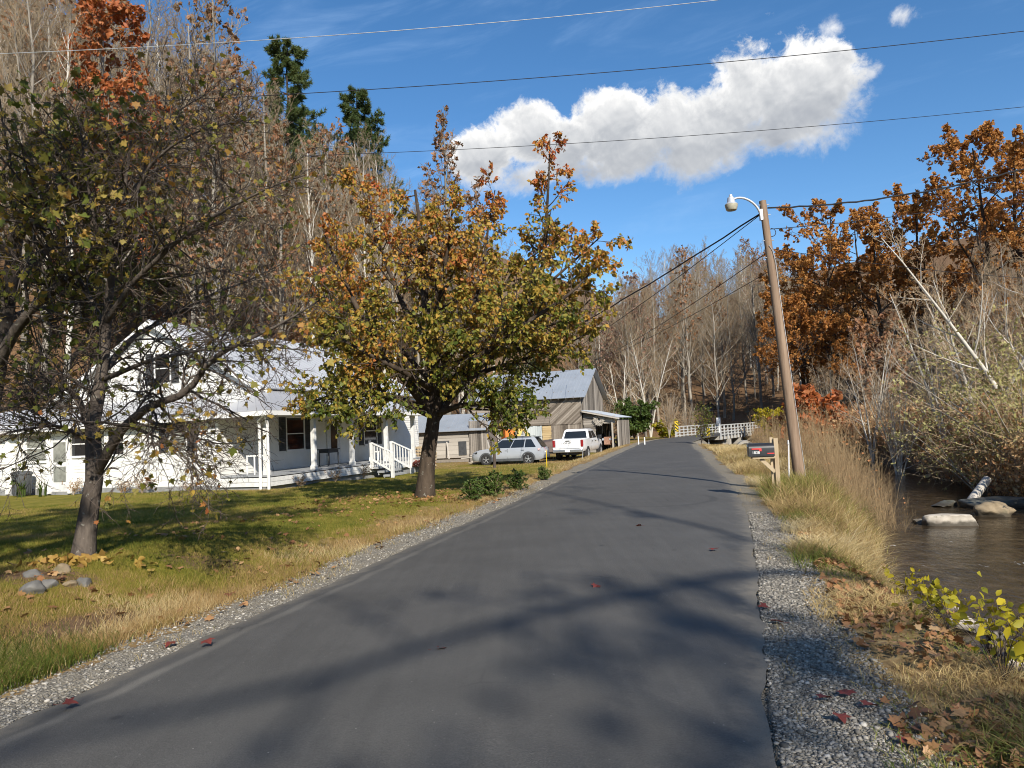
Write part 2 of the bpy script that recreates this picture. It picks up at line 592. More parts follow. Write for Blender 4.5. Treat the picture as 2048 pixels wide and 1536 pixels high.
def hz(x, y):
    x = np.asarray(x, dtype=float)
    y = np.asarray(y, dtype=float)
    dl = xl(y)-x
    dr = x-xr(y)
    zl = np.interp(y, [-40, 4, 9, 14, 20, 27, 36, 45, 60, 75, 100], [.3, .32, .36, .2, .02, -.1, -.28, -.48, -.5, -.3, 0])
    z = -0.035 + (zl+0.035)*ss(0.9, 3.4, dl)
    z = np.where(dr > 0, -0.03 + 0.10*ss(0.9, 1.8, dr), z)
    s = np.maximum(0, qlat(x, y)-qfoot(y))
    h = 0.86*s*s/(s+7)
    z = z + 70*(1-np.exp(-h/70))*(dl > 0)
    s2 = np.maximum(0, y-104-0.15*np.abs(x-30))
    h2 = 0.36*s2*s2/(s2+16)
    z = z + 42*(1-np.exp(-h2/42))*ss(99, 108, y)
    # stream bed
    n = sn(y)
    f = sf(y)
    c = ss(n-1.75, n+.6, x)*(1-ss(f-0.5, f+1.6, x))
    d2 = x-f
    zr = -1.5+1.9*ss(-.5, 2.0, d2)
    s3 = np.maximum(0, d2-9)
    h3 = 0.42*s3*s3/(s3+8)
    zr = zr + 55*(1-np.exp(-h3/55)) + 42*(1-np.exp(-h2/42))*ss(2, 8, d2)
    far = ss(96, 108, y)
    zz = np.where(d2 > -.5, zr*(1-far)+np.maximum(zr, z)*far, z*(1-c)+(-1.7)*c)
    zz = np.where(y > 100, np.where(d2 > -.5, zz, z), zz)
    off = np.minimum(np.maximum(dl, dr), 3)/3
    off = np.clip(off, 0, 1)
    zz = zz + off*(0.10*(vnoise(x, y, 2.3, 1)-.5) + 0.05*(vnoise(x, y, .7, 2)-.5) + 0.6*(vnoise(x, y, 14, 3)-.5)*ss(0, 8, s+s3+s2))
    inr = (dl < 0) & (dr < 0)
    zz = np.where(inr & ((y < 74) | ((y > 88) & (y < 94))), np.minimum(zz, -0.06), zz)
    return zz


def hz1(x, y):
    return float(hz(np.array([x]), np.array([y]))[0])


# polar grid round the camera, fine in front, out to the horizon
rr = np.concatenate([np.linspace(0.3, 2.0, 8)[:-1], np.geomspace(2.0, 950, 430)])
th = np.concatenate([np.linspace(-62, 62, 500), np.linspace(65, 295, 60)])
T_, R_ = np.meshgrid(np.radians(th), rr, indexing='ij')
GX = (np.sin(T_)*R_).ravel()
GY = (np.cos(T_)*R_).ravel()
GZ = hz(GX, GY)
GZ[R_.ravel() > 400] = np.minimum(GZ[R_.ravel() > 400], 90)
nt_, nr_ = T_.shape
I = np.arange(nt_*nr_).reshape(nt_, nr_)
F = []
for i in range(nt_):
    j = (i+1) % nt_
    F.append(np.stack([I[i, :-1], I[i, 1:], I[j, 1:], I[j, :-1]], 1))
F = np.concatenate(F)
# centre cap
V = np.stack([GX, GY, GZ], 1)
V = np.vstack([V, [[0, 0, -0.06]]])
tri = np.stack([I[:, 0], np.roll(I[:, 0], -1), np.full(nt_, len(V)-1)], 1)[:, ::-1]
dl = xl(V[:, 1])-V[:, 0]
dr = V[:, 0]-xr(V[:, 1])
q = qlat(V[:, 0], V[:, 1])-qfoot(V[:, 1])
wob = (vnoise(V[:, 0], V[:, 1], .9, 5)-.5)*.35 + (vnoise(V[:, 0], V[:, 1], .25, 6)-.5)*.25
gl = 1-ss(.50, .85, dl+wob*.9)
gw = np.interp(V[:, 1], [3, 10, 18, 30, 60], [.80, .50, .52, .50, .45])
gr = 1-ss(gw-.15, gw+.2, dr+wob*1.1)
m_gravel = np.where(dl > 0, gl, np.where(dr > 0, gr, 1.0))
m_gravel = np.where(V[:, 1] > 72, m_gravel*.6, m_gravel)
m_litter = np.maximum(ss(-1.5, 1.5, q+wob*6)*(dl > 0), ss(94, 104, V[:, 1]))
m_litter = np.maximum(m_litter, ss(-.5, 2.5, V[:, 0]-sf(V[:, 1])))
m_dry = np.where(dr > 0, 1.0, (1-ss(1.1, 2.2, dl+wob*2.5))*.9)
far_y = ss(30, 44, V[:, 1])*(dl > 0)*(1-ss(0, 6, q))
m_dry = np.maximum(m_dry, .95*far_y*vnoise(V[:, 0], V[:, 1], 3.0, 9))
m_soil = .8*np.exp(-(((V[:, 0]+5.6)/1.0)**2+((V[:, 1]-8.4)/.5)**2)) + .95*np.exp(-(((V[:, 0]+4.35-(V[:, 1]-7.1)*.3)/.42)**2+((V[:, 1]-7.1)/1.0)**2))+np.exp(-(((V[:, 0]+4.9)/.6)**2+((V[:, 1]-6.6)/.5)**2))*.8 + np.exp(-(((V[:, 0]+4.1)/1.1)**2+((V[:, 1]-9.9)/.6)**2))*.7
m_soil = m_soil + ss(.2, -.5, V[:, 2]+0*V[:, 0])*(dr > 1)
ground_me = npmesh('ground', V, [(F[:, ::-1], 0), (tri, 0)], [], {'gravel': m_gravel, 'litter': m_litter, 'dry': m_dry, 'soil': np.clip(m_soil, 0, 1)}, True)
m, b = newmat('ground_cover')
P = b.pos()
nz = b.noise(P, 1.1, 5, .6)
nf = b.noise(P, 9.0, 4, .65)
ng = b.noise(P, 60.0, 3, .7)
lawn = b.ramp(b.m('ADD', b.m('MULTIPLY', nz, .6), b.m('MULTIPLY', nf, .4)), [(0.3, (0.085, 0.098, 0.014)), (0.5, (0.22, 0.19, 0.028)), (0.7, (0.36, 0.27, 0.065))])
lawn = b.mix(b.m('MULTIPLY', ng, .5), lawn, (0.05, 0.055, 0.012))
dry = b.ramp(nf, [(0.25, (0.13, 0.08, 0.038)), (0.5, (0.26, 0.175, 0.08)), (0.75, (0.42, 0.315, 0.155))])
litter = b.ramp(b.m('ADD', b.m('MULTIPLY', nf, .6), b.m('MULTIPLY', ng, .4)), [(0.3, (0.07, 0.040, 0.021)), (0.5, (0.17, 0.10, 0.052)), (0.72, (0.32, 0.21, 0.12))])
vo = b.n('ShaderNodeTexVoronoi')
b.put(vo.inputs['Vector'], P)
vo.inputs['Scale'].default_value = 62
grav = b.ramp(vo.outputs['Color'], [(0.0, (0.10, 0.094, 0.083)), (0.5, (0.26, 0.24, 0.205)), (0.85, (0.39, 0.36, 0.31)), (1.0, (0.54, 0.51, 0.45))])
grav = b.mix(b.m('MULTIPLY_ADD', b.sstep(b.noise(P, 2.2, 5, .65), .36, .62), .6, .2), grav, (0.32, 0.275, 0.20))
soil = b.ramp(nf, [(0.3, (0.07, 0.042, 0.024)), (0.7, (0.19, 0.12, 0.07))])
edge = b.m('MULTIPLY', b.m('SUBTRACT', nf, .5), .9)
sm = lambda a: b.sstep(b.m('ADD', b.attr(a), edge), .35, .65)
c = b.mix(sm('dry'), lawn, dry)
c = b.mix(sm('soil'), c, soil)
c = b.mix(sm('litter'), c, litter)
c = b.mix(sm('gravel'), c, grav)
hb = b.m('ADD', b.m('MULTIPLY', nf, .5), b.m('ADD', b.m('MULTIPLY', ng, .25), b.m('MULTIPLY', b.m('MULTIPLY', vo.outputs['Distance'], sm('gravel')), .9)))
b.out(b.bsdf(c, .95, b.bump(hb, .9, .03), 0, .1))
ground_me.materials.append(m)
ground = link('ground', ground_me)
ground['kind'] = 'structure'

# ------------------------------------------------------------------ road
ys = np.concatenate([np.arange(-40, 0, .5), np.arange(0, 30, .10), np.arange(30, 61, .25), np.arange(61, 99, .5)])
nx = 13
u_ = np.linspace(0, 1, nx)
el = xl(ys) + (vnoise(ys, ys*0, .8, 11)-.5)*.10 + (vnoise(ys, ys*0, .23, 12)-.5)*.06
er = xr(ys) + (vnoise(ys, ys*0+9, .8, 13)-.5)*.10 + (vnoise(ys, ys*0+9, .23, 14)-.5)*.06
XX = el[:, None]*(1-u_)+er[:, None]*u_
YY = ys[:, None]+0*XX
ZZ = 0.012+0.05*(1-(2*u_[None, :]-1)**2)+0*XX
ZZ[:, 0] -= .035
ZZ[:, -1] -= .035
n0 = len(ys)
I = np.arange(n0*nx).reshape(n0, nx)
F = np.stack([I[:-1, :-1], I[:-1, 1:], I[1:, 1:], I[1:, :-1]], -1).reshape(-1, 4)
road_me = npmesh('road', np.stack([XX, YY, ZZ], -1).reshape(-1, 3), [(F, 0)], [], {'across': (u_[None, :]+0*XX).ravel()}, True)
m, b = newmat('asphalt')
P = b.pos()
ac = b.attr('across')
rot = b.n('ShaderNodeMapping')
b.put(rot.inputs[0], P)
rot.inputs['Rotation'].default_value = (0, 0, rad(17))
rot.inputs['Scale'].default_value = (5.0, .25, 1)
streak = b.noise(rot.outputs[0], 1.6, 4, .6)
agg = b.noise(P, 85, 3, .7)
blot = b.noise(P, .9, 4, .6)
v = b.m('ADD', b.m('MULTIPLY', streak, .16), b.m('ADD', b.m('MULTIPLY', agg, .62), b.m('MULTIPLY', blot, .22)))
col = b.ramp(v, [(0.3, (0.050, 0.0485, 0.0445)), (0.5, (0.086, 0.0825, 0.0755)), (0.7, (0.140, 0.134, 0.122))])
# paler wheel tracks and dust towards the edges
edge = b.m('ABSOLUTE', b.m('SUBTRACT', ac, .5))
dust = b.m('MULTIPLY', b.sstep(b.m('ADD', edge, b.m('MULTIPLY', b.m('SUBTRACT', b.noise(P, 5, 4, .65), .5), .10)), .45, .505), .5)
col = b.mix(dust, col, (0.24, 0.21, 0.16))
seam = b.m('ABSOLUTE', b.m('SUBTRACT', b.m('ADD', ac, b.m('MULTIPLY', b.m('SUBTRACT', b.noise(P, 1.1, 3, .6), .5), .02)), .075))
seamm = b.m('MULTIPLY', b.sstep(seam, .022, .004), b.m('MULTIPLY', b.noise(P, 1.5, 3, .6), .55))
col = b.mix(seamm, col, (0.26, 0.24, 0.20))
# specks of pale stone and dark oil drips
sp = b.sstep(b.voro(P, 15), .085, .05)
spm = b.m('MULTIPLY', sp, b.m('MULTIPLY_ADD', b.sstep(b.noise(P, 3.0, 2, .5), .52, .65), .8, .10))
col = b.mix(spm, col, (0.40, 0.38, 0.34))
sp2 = b.m('MULTIPLY', b.sstep(b.voro(P, 75), .22, .12), .45)
col = b.mix(sp2, col, (0.20, 0.19, 0.175))
sp3 = b.m('MULTIPLY', b.sstep(b.voro(b.vm('ADD', P, (3.3, 1.7, 0)), 60), .25, .12), .5)
col = b.mix(sp3, col, (0.03, 0.03, 0.03))
crk = b.sstep(b.voro(b.vm('ADD', P, b.vm('SCALE', b.n('ShaderNodeTexNoise').outputs['Color'], .5)), .33, 'DISTANCE_TO_EDGE'), .006, .001)
col = b.mix(b.m('MULTIPLY', crk, b.m('MULTIPLY', b.sstep(b.noise(P, .35, 2, .5), .55, .65), .6)), col, (0.02, 0.02, 0.02))
oil = b.m('MULTIPLY', b.sstep(b.voro(P, 2.3), .13, .04), b.sstep(b.noise(P, .55, 2, .5), .55, .68))
col = b.mix(b.m('MULTIPLY', oil, .75), col, (0.018, 0.018, 0.018))
cen = gnd(1285, 1003, 0)
dd_ = b.vm('LENGTH', b.vm('SUBTRACT', P, (cen.x, cen.y, 0.05)))
ringm = b.m('MULTIPLY', b.sstep(b.m('ABSOLUTE', b.m('SUBTRACT', dd_, 1.55)), .13, .05), b.m('MULTIPLY', b.sstep(b.noise(P, .8, 3, .6), .42, .6), .4))
col = b.mix(ringm, col, (0.035, 0.034, 0.032))
pat = b.sstep(b.noise(P, .35, 3, .55), .50, .58)
col = b.mix(b.m('MULTIPLY', pat, .22), col, (0.055, 0.052, 0.048))
lane = b.m('MULTIPLY', b.sstep(b.m('ABSOLUTE', b.m('SUBTRACT', ac, .47)), .012, .003), b.m('MULTIPLY', b.sstep(b.noise(P, .5, 3, .6), .40, .62), .35))
rough = b.m('MULTIPLY_ADD', agg, .25, .62)
b.out(b.bsdf(col, rough, b.bump(b.m('ADD', agg, b.m('MULTIPLY', b.voro(P, 90), .6)), .55, .006), 0, .35))
road_me.materials.append(m)
road = link('road', road_me)
road['kind'] = 'structure'

# ------------------------------------------------------------------ stream water
ys = np.arange(-30, 99, .5)
nx = 24
u_ = np.linspace(0, 1, nx)
XX = (sn(ys)-1.2)[:, None]*(1-u_)+(sf(ys)+.8)[:, None]*u_
I = np.arange(len(ys)*nx).reshape(len(ys), nx)
F = np.stack([I[:-1, :-1], I[:-1, 1:], I[1:, 1:], I[1:, :-1]], -1).reshape(-1, 4)
water_me = npmesh('water', np.stack([XX, ys[:, None]+0*XX, WZ+0*XX], -1).reshape(-1, 3), [(F, 0)], [], None, True)
m, b = newmat('stream_water')
P = b.pos()
mp = b.n('ShaderNodeMapping')
b.put(mp.inputs[0], P)
mp.inputs['Rotation'].default_value = (0, 0, rad(22))
mp.inputs['Scale'].default_value = (1, .45, 1)
w1 = b.noise(mp.outputs[0], 2.2, 5, .6, .6)
w2 = b.noise(mp.outputs[0], 9.0, 4, .6, .4)
hgt = b.m('ADD', b.m('MULTIPLY', w1, .7), b.m('MULTIPLY', w2, .35))
bed = b.ramp(b.m('ADD', b.m('MULTIPLY', b.noise(P, .9, 4, .6), .6), b.m('MULTIPLY', b.voro(P, 3.2), .4)), [(0.25, (0.012, 0.009, 0.006)), (0.5, (0.04, 0.028, 0.016)), (0.75, (0.095, 0.066, 0.037))])
foam = b.m('MULTIPLY', b.sstep(b.noise(mp.outputs[0], 5.0, 7, .75, .6), .60, .72), b.sstep(b.noise(P, .55, 2, .5), .52, .62))
col = b.mix(foam, bed, (.75, .76, .76))
b.out(b.bsdf(col, b.m('MULTIPLY_ADD', foam, .5, .09), b.bump(hgt, .5, .09), 0, .5, IOR=1.33))
water_me.materials.append(m)
water = link('water', water_me)
water['kind'] = 'structure'


# ------------------------------------------------------------------ ground cover (uncountable): blades, stones, litter
def blades(name, rng, X, Y, h, w, bend, mat, tint, seg=2, lean=None):
    n = len(X)
    Z = hz(X, Y)
    az = rng.uniform(0, 2*np.pi, n)
    if lean is not None:
        az = lean + rng.normal(0, .9, n)
    wa = rng.uniform(0, 2*np.pi, n)
    dx, dy = np.cos(az)*bend*h, np.sin(az)*bend*h
    wx, wy = np.cos(wa)*w/2, np.sin(wa)*w/2
    V = np.zeros((n, 2*seg+1, 3), np.float32)
    for k in range(seg):
        t = k/seg
        V[:, 2*k, 0] = X+dx*t**2-wx*(1-.4*t)
        V[:, 2*k, 1] = Y+dy*t**2-wy*(1-.4*t)
        V[:, 2*k+1, 0] = X+dx*t**2+wx*(1-.4*t)
        V[:, 2*k+1, 1] = Y+dy*t**2+wy*(1-.4*t)
        V[:, 2*k:2*k+2, 2] = (Z+h*t*(1-.25*bend*t))[:, None]
    V[:, -1, 0] = X+dx
    V[:, -1, 1] = Y+dy
    V[:, -1, 2] = Z+h*(1-.25*bend)
    V[:, :2, 2] -= .02
    base = (np.arange(n)*(2*seg+1))[:, None]
    g = []
    for k in range(seg-1):
        g.append((base+np.array([2*k, 2*k+1, 2*k+3, 2*k+2])[None], 0))
    g.append((base+np.array([2*seg-2, 2*seg-1, 2*seg])[None], 0))
    me = npmesh(name, V.reshape(-1, 3), g, [mat], {'rnd': np.repeat(tint, 2*seg+1)})
    o = link(name, me)
    o['kind'] = 'stuff'
    return o


def grassmat(name, stops, trans=.25):
    m, b = newmat(name)
    col = b.ramp(b.attr('rnd'), stops)
    d = b.bsdf(col, .7, None, 0, .2)
    t = b.n('ShaderNodeBsdfTranslucent')
    b.put(t.inputs[0], col)
    mx = b.n('ShaderNodeMixShader')
    mx.inputs[0].default_value = trans
    b.L.new(d, mx.inputs[1])
    b.L.new(t.outputs[0], mx.inputs[2])
    b.out(mx.outputs[0])
    return m


M['blade'] = grassmat('blade', [(0, (0.055, 0.085, 0.012)), (.30, (0.13, 0.145, 0.020)), (.48, (0.27, 0.23, 0.045)), (.66, (0.31, 0.20, 0.08)), (.85, (0.44, 0.31, 0.14)), (1, (0.54, 0.44, 0.23))])
M['straw'] = grassmat('straw', [(0, (0.12, 0.16, 0.03)), (.22, (0.30, 0.27, 0.07)), (.38, (0.30, 0.19, 0.09)), (.55, (0.47, 0.35, 0.15)), (.8, (0.60, 0.46, 0.22)), (1, (0.68, 0.58, 0.36))])
rng = np.random.default_rng(7)


def scatter(rng, n, y0, y1, fa, fb, pw=1.6):
    """points between lateral functions fa(y), fb(y); denser near the camera"""
    y = y0+(y1-y0)*rng.uniform(0, 1, n)**pw
    t = rng.uniform(0, 1, n)
    return fa(y)*(1-t)+fb(y)*t, y


# mown lawn on the left
X, Yy = scatter(rng, 340000, 4.2, 30, lambda y: np.maximum(-0.78*y-1.0, xl(y)-16), lambda y: xl(y)-.75, 1.9)
keep = (np.exp(-(((X+5.6)/1.0)**2+((Yy-8.4)/.5)**2)) + np.exp(-(((X+4.35-(Yy-7.1)*.3)/.42)**2+((Yy-7.1)/1.0)**2)) < rng.uniform(.3, 1.0, len(X)))
X, Yy = X[keep], Yy[keep]
dd = xl(Yy)-X
tint = np.clip(.37+.55*(vnoise(X, Yy, 1.6, 21)-.5)+.35*(vnoise(X, Yy, .4, 22)-.5)+rng.normal(0, .1, len(X)) + .36*(1-ss(1.0, 2.6, dd)), 0, 1)
blades('lawn_grass', rng, X, Yy, rng.uniform(.03, .075, len(X))*(1+.5*(dd < 1.6)), rng.uniform(.004, .007, len(X))*(1+Yy*.04), rng.uniform(.3, 1.0, len(X)), M['blade'], tint, 1)
# tufts along the left gravel edge and the dark green clump in the corner
X, Yy = scatter(rng, 16000, 4.2, 26, lambda y: xl(y)-1.9, lambda y: xl(y)-.6, 1.5)
k2 = vnoise(X, Yy, .5, 31) > .52
X, Yy = X[k2], Yy[k2]
blades('verge_grass', rng, X, Yy, rng.uniform(.06, .16, len(X)), rng.uniform(.004, .007, len(X)), rng.uniform(.4, 1.2, len(X)), M['blade'], np.clip(.62+.6*(vnoise(X, Yy, .8, 33)-.5)+rng.normal(0, .12, len(X)), 0, 1), 2)
X = rng.normal(-4.35, .55, 9000)
Yy = rng.normal(5.9, .40, 9000)
kk = (xl(Yy)-X) > .62
X, Yy = X[kk], Yy[kk]
blades('corner_grass', rng, X, Yy, rng.uniform(.06, .20, len(X)), rng.uniform(.004, .007, len(X)), rng.uniform(.4, 1.1, len(X)), M['blade'], np.clip(rng.normal(.12, .10, len(X)), 0, 1), 2)
# dry tangled grass on the right bank
X, Yy = scatter(rng, 150000, 2.4, 34, lambda y: xr(y)+.45, lambda y: sn(y)-.2, 1.45)
dd = Yy*0+X-xr(Yy)
cl = vnoise(X, Yy, .55, 41)
near = ss(.35, 1.0, dd+.5*(cl-.5))
k3 = (rng.uniform(0, 1, len(X)) < .10+.90*cl*near) & (near > .1)
X, Yy, dd, cl = X[k3], Yy[k3], dd[k3], cl[k3]
green = vnoise(X, Yy, 1.8, 43)
tint = np.clip(.66-.75*np.clip(green-.56, 0, 1)*2+.5*(cl-.5)+rng.normal(0, .13, len(X)) - .3*np.exp(-((Yy-17.5)/1.6)**2), 0, 1)
cl2 = vnoise(X, Yy, 1.3, 47)
hh = rng.uniform(.05, .30, len(X))*(.62+.38*ss(6, 10, Yy))*(.25+1.2*cl)*(.55+.9*cl2)*(.75+.5*ss(6, 12, Yy))*(1-.6*ss(1.5, 2.6, dd)*(Yy < 15))
tint = np.clip(tint-.35*ss(.55, .85, vnoise(X, Yy, .9, 49))+.15*ss(.5, .2, cl2)-.24*(1-ss(6, 10, Yy)), 0, 1)
blades('dry_bank_grass', rng, X, Yy, hh, rng.uniform(.0035, .007, len(X))*(1+Yy*.025), rng.uniform(.5, 2.0, len(X)), M['straw'], tint, 3, lean=rng.choice([2.6, -.4, 1.2, -1.8], len(X)))
# tall green yellow tuft between the mailbox and the road
X = rng.normal(6.15, .55, 5200)
Yy = rng.normal(16.2, 1.0, 5200)
k2 = (X > xr(Yy)+.65)
X, Yy = X[k2], Yy[k2]
blades('mailbox_grass', rng, X, Yy, rng.uniform(.25, .62, len(X)), rng.uniform(.006, .011, len(X)), rng.uniform(.2, .9, len(X)), M['straw'], np.clip(rng.normal(.22, .14, len(X))+.25*ss(15.6, 14.6, Yy), 0, 1), 3)
# thin dead stalks and tufts straggling into both gravel verges
X, Yy = scatter(rng, 3200, 2.6, 20, lambda y: xr(y)+.12, lambda y: xr(y)+.9, 1.3)
X2, Y2 = scatter(rng, 3000, 4.2, 24, lambda y: xl(y)-.8, lambda y: xl(y)-.15, 1.3)
X, Yy = np.concatenate([X, X2]), np.concatenate([Yy, Y2])
k2 = vnoise(X, Yy, .35, 71) > .62
X, Yy = X[k2], Yy[k2]
blades('verge_stalks', rng, X, Yy, rng.uniform(.03, .13, len(X)), rng.uniform(.003, .006, len(X)), rng.uniform(.4, 1.6, len(X)), M['straw'], np.clip(rng.normal(.5, .2, len(X)), 0, 1), 2)
# farther verge on the right up to the bridge and yard grass beyond the lawn
X, Yy = scatter(rng, 42000, 24, 58, lambda y: xr(y)+.7, lambda y: sn(y)-.1, 1.1)
blades('far_verge_grass', rng, X, Yy, rng.uniform(.12, .42, len(X))*(1-.55*ss(36, 48, Yy)), rng.uniform(.012, .022, len(X)), rng.uniform(.3, 1.1, len(X)), M['straw'], np.clip(.6+.7*(vnoise(X, Yy, 2.0, 51)-.5)+rng.normal(0, .12, len(X)), 0, 1), 2)
X, Yy = scatter(rng, 60000, 26, 58, lambda y: xl(y)-16, lambda y: xl(y)-.9, 1.0)
dd = xl(Yy)-X
k4 = rng.uniform(0, 1, len(X)) < np.where(dd < 2.2, .9, .55)
X, Yy, dd = X[k4], Yy[k4], dd[k4]
blades('yard_grass', rng, X, Yy, rng.uniform(.04, .10, len(X))*(1+1.3*(dd < 2.0)*vnoise(X, Yy, 1.5, 55)), rng.uniform(.012, .02, len(X)), rng.uniform(.3, 1.0, len(X)), M['blade'], np.clip(.60+.5*(vnoise(X, Yy, 2.2, 52)-.5)+.25*(dd < 2)+rng.normal(0, .1, len(X)), 0, 1), 1)

# loose stones in both gravel verges
ico_v, ico_f = None, None


def ico():
    t = (1+5**.5)/2
    v = np.array([(-1, t, 0), (1, t, 0), (-1, -t, 0), (1, -t, 0), (0, -1, t), (0, 1, t), (0, -1, -t), (0, 1, -t), (t, 0, -1), (t, 0, 1), (-t, 0, -1), (-t, 0, 1)], float)
    v /= np.linalg.norm(v[0])
    f = np.array([(0, 11, 5), (0, 5, 1), (0, 1, 7), (0, 7, 10), (0, 10, 11), (1, 5, 9), (5, 11, 4), (11, 10, 2), (10, 7, 6), (7, 1, 8), (3, 9, 4), (3, 4, 2), (3, 2, 6), (3, 6, 8), (3, 8, 9), (4, 9, 5), (2, 4, 11), (6, 2, 10), (8, 6, 7), (9, 8, 1)])
    return v, f


IV, IF = ico()


def stones(name, rng, X, Y, size, mat):
    n = len(X)
    J = IV[None]*(1+rng.normal(0, .22, (n, 12, 1)))
    sc = size[:, None, None]*np.stack([rng.uniform(.7, 1.3, n), rng.uniform(.6, 1.1, n), rng.uniform(.35, .7, n)], 1)[:, None, :]
    V = J*sc
    a = rng.uniform(0, 2*np.pi, n)[:, None]
    x = V[:, :, 0]*np.cos(a)-V[:, :, 1]*np.sin(a)
    y = V[:, :, 0]*np.sin(a)+V[:, :, 1]*np.cos(a)
    V[:, :, 0] = x+X[:, None]
    V[:, :, 1] = y+Y[:, None]
    V[:, :, 2] += (hz(X, Y)+size*.25)[:, None]
    Fc = (np.arange(n)*12)[:, None, None]+IF[None]
    me = npmesh(name, V.reshape(-1, 3), [(Fc.reshape(-1, 3), 0)], [mat], {'rnd': np.repeat(rng.uniform(0, 1, n), 12)})
    o = link(name, me)
    o['kind'] = 'stuff'
    return o


m, b = newmat('crushed_stone')
b.out(b.bsdf(b.ramp(b.attr('rnd'), [(0, (0.09, 0.083, 0.072)), (.5, (0.22, 0.203, 0.172)), (.93, (0.35, 0.32, 0.268)), (1, (0.52, 0.485, 0.425))]), .85, None, 0, .25))
M['stone'] = m
X, Yy = scatter(rng, 30000, 2.6, 14, lambda y: xr(y)-.02, lambda y: xr(y)+np.interp(y, [2.6, 4, 7, 14], [1.25, .95, .72, .65]), 1.8)
X2, Y2 = scatter(rng, 15000, 4.0, 24, lambda y: xl(y)-.85, lambda y: xl(y)+.02, 1.7)
X = np.concatenate([X, X2])
Yy = np.concatenate([Yy, Y2])
stones('gravel', rng, X, Yy, rng.gamma(2.0, .0028, len(X))+.0035, M['stone'])
# ------------------------------------------------------------------ tree engine
def nrm(a):
    return a/np.maximum(np.linalg.norm(a, axis=-1, keepdims=True), 1e-9)


def tubes(P, R, k):
    """tube surface round every polyline; P (m,n,3), R (m,n)"""
    m, n, _ = P.shape
    T = np.gradient(P, axis=1)
    T = nrm(T)
    mt = np.abs(T.mean(1))
    ref = np.eye(3)[np.argmin(mt, axis=1)][:, None, :]
    A = nrm(np.cross(T, np.broadcast_to(ref, T.shape)))
    B = np.cross(T, A)
    an = np.arange(k)*2*np.pi/k
    V = P[:, :, None, :]+R[:, :, None, None]*(np.cos(an)[None, None, :, None]*A[:, :, None, :]+np.sin(an)[None, None, :, None]*B[:, :, None, :])
    base = (np.arange(m)*n*k)[:, None, None]
    i = np.arange(n-1)[None, :, None]*k
    j = np.arange(k)[None, None, :]
    jn = (j+1) % k
    F = np.stack([base+i+j, base+i+jn, base+i+k+jn, base+i+k+j], -1).reshape(-1, 4)
    return V.reshape(-1, 3), F


def grow(rng, P, R, specs):
    """each spec grows children on the polylines of the level before; returns the list of levels"""
    levels = [(P, R)]
    for s in specs:
        m, n, _ = P.shape
        seg = np.linalg.norm(np.diff(P, axis=1), axis=2)
        L = seg.sum(1)
        c = s['c']
        t = s.get('t0', .2)+(s.get('t1', 1.)-s.get('t0', .2))*((np.arange(c)[None]+rng.uniform(0, 1, (m, c)))/c)
        x = t*(n-1)
        i0 = np.minimum(x.astype(int), n-2)
        fr = (x-i0)[..., None]
        mi = np.arange(m)[:, None]
        pos = P[mi, i0]*(1-fr)+P[mi, i0+1]*fr
        tan = nrm(P[mi, i0+1]-P[mi, i0])
        ra = R[mi, i0]*(1-fr[..., 0])+R[mi, i0+1]*fr[..., 0]
        fn = s.get('fn', lambda t: 1-.45*t)
        ln = (s['la'] if 'la' in s else s['len']*L[:, None])*fn(t)*rng.uniform(.65, 1.3, (m, c))
        ang = np.radians(s['ang']+rng.normal(0, s.get('av', 10), (m, c)))
        phi = (np.arange(c)*2.4)[None]+rng.uniform(0, 6.28, (m, 1))+rng.normal(0, .5, (m, c))
        ref = np.where(np.abs(tan[..., 2:3]) > .8, np.array([1., 0, 0]), np.array([0, 0, 1.]))
        A = nrm(np.cross(tan, ref))
        B = np.cross(tan, A)
        D = np.cos(ang)[..., None]*tan+np.sin(ang)[..., None]*(np.cos(phi)[..., None]*A+np.sin(phi)[..., None]*B)
        keep = (rng.uniform(0, 1, (m, c)) < s.get('keep', 1.)) & (ln > s.get('lmin', .05))
        pos, D, ln, ra = pos[keep], D[keep], ln[keep], ra[keep]
        k = s.get('n', 4)
        r0 = np.clip(ra*s.get('rr', .6), s.get('rmin', .004), s.get('rmax', 9))
        Q = np.zeros((len(pos), k, 3))
        Q[:, 0] = pos
        d = D.copy()
        for q_ in range(1, k):
            d = nrm(d+rng.normal(0, s.get('wob', .15), d.shape)+np.array([0, 0, s.get('up', .05)]))
            Q[:, q_] = Q[:, q_-1]+d*(ln/(k-1))[:, None]
        Rn = r0[:, None]*np.linspace(1, s.get('tip', .3), k)[None]
        P, R = Q, Rn
        levels.append((P, R))
    return levels


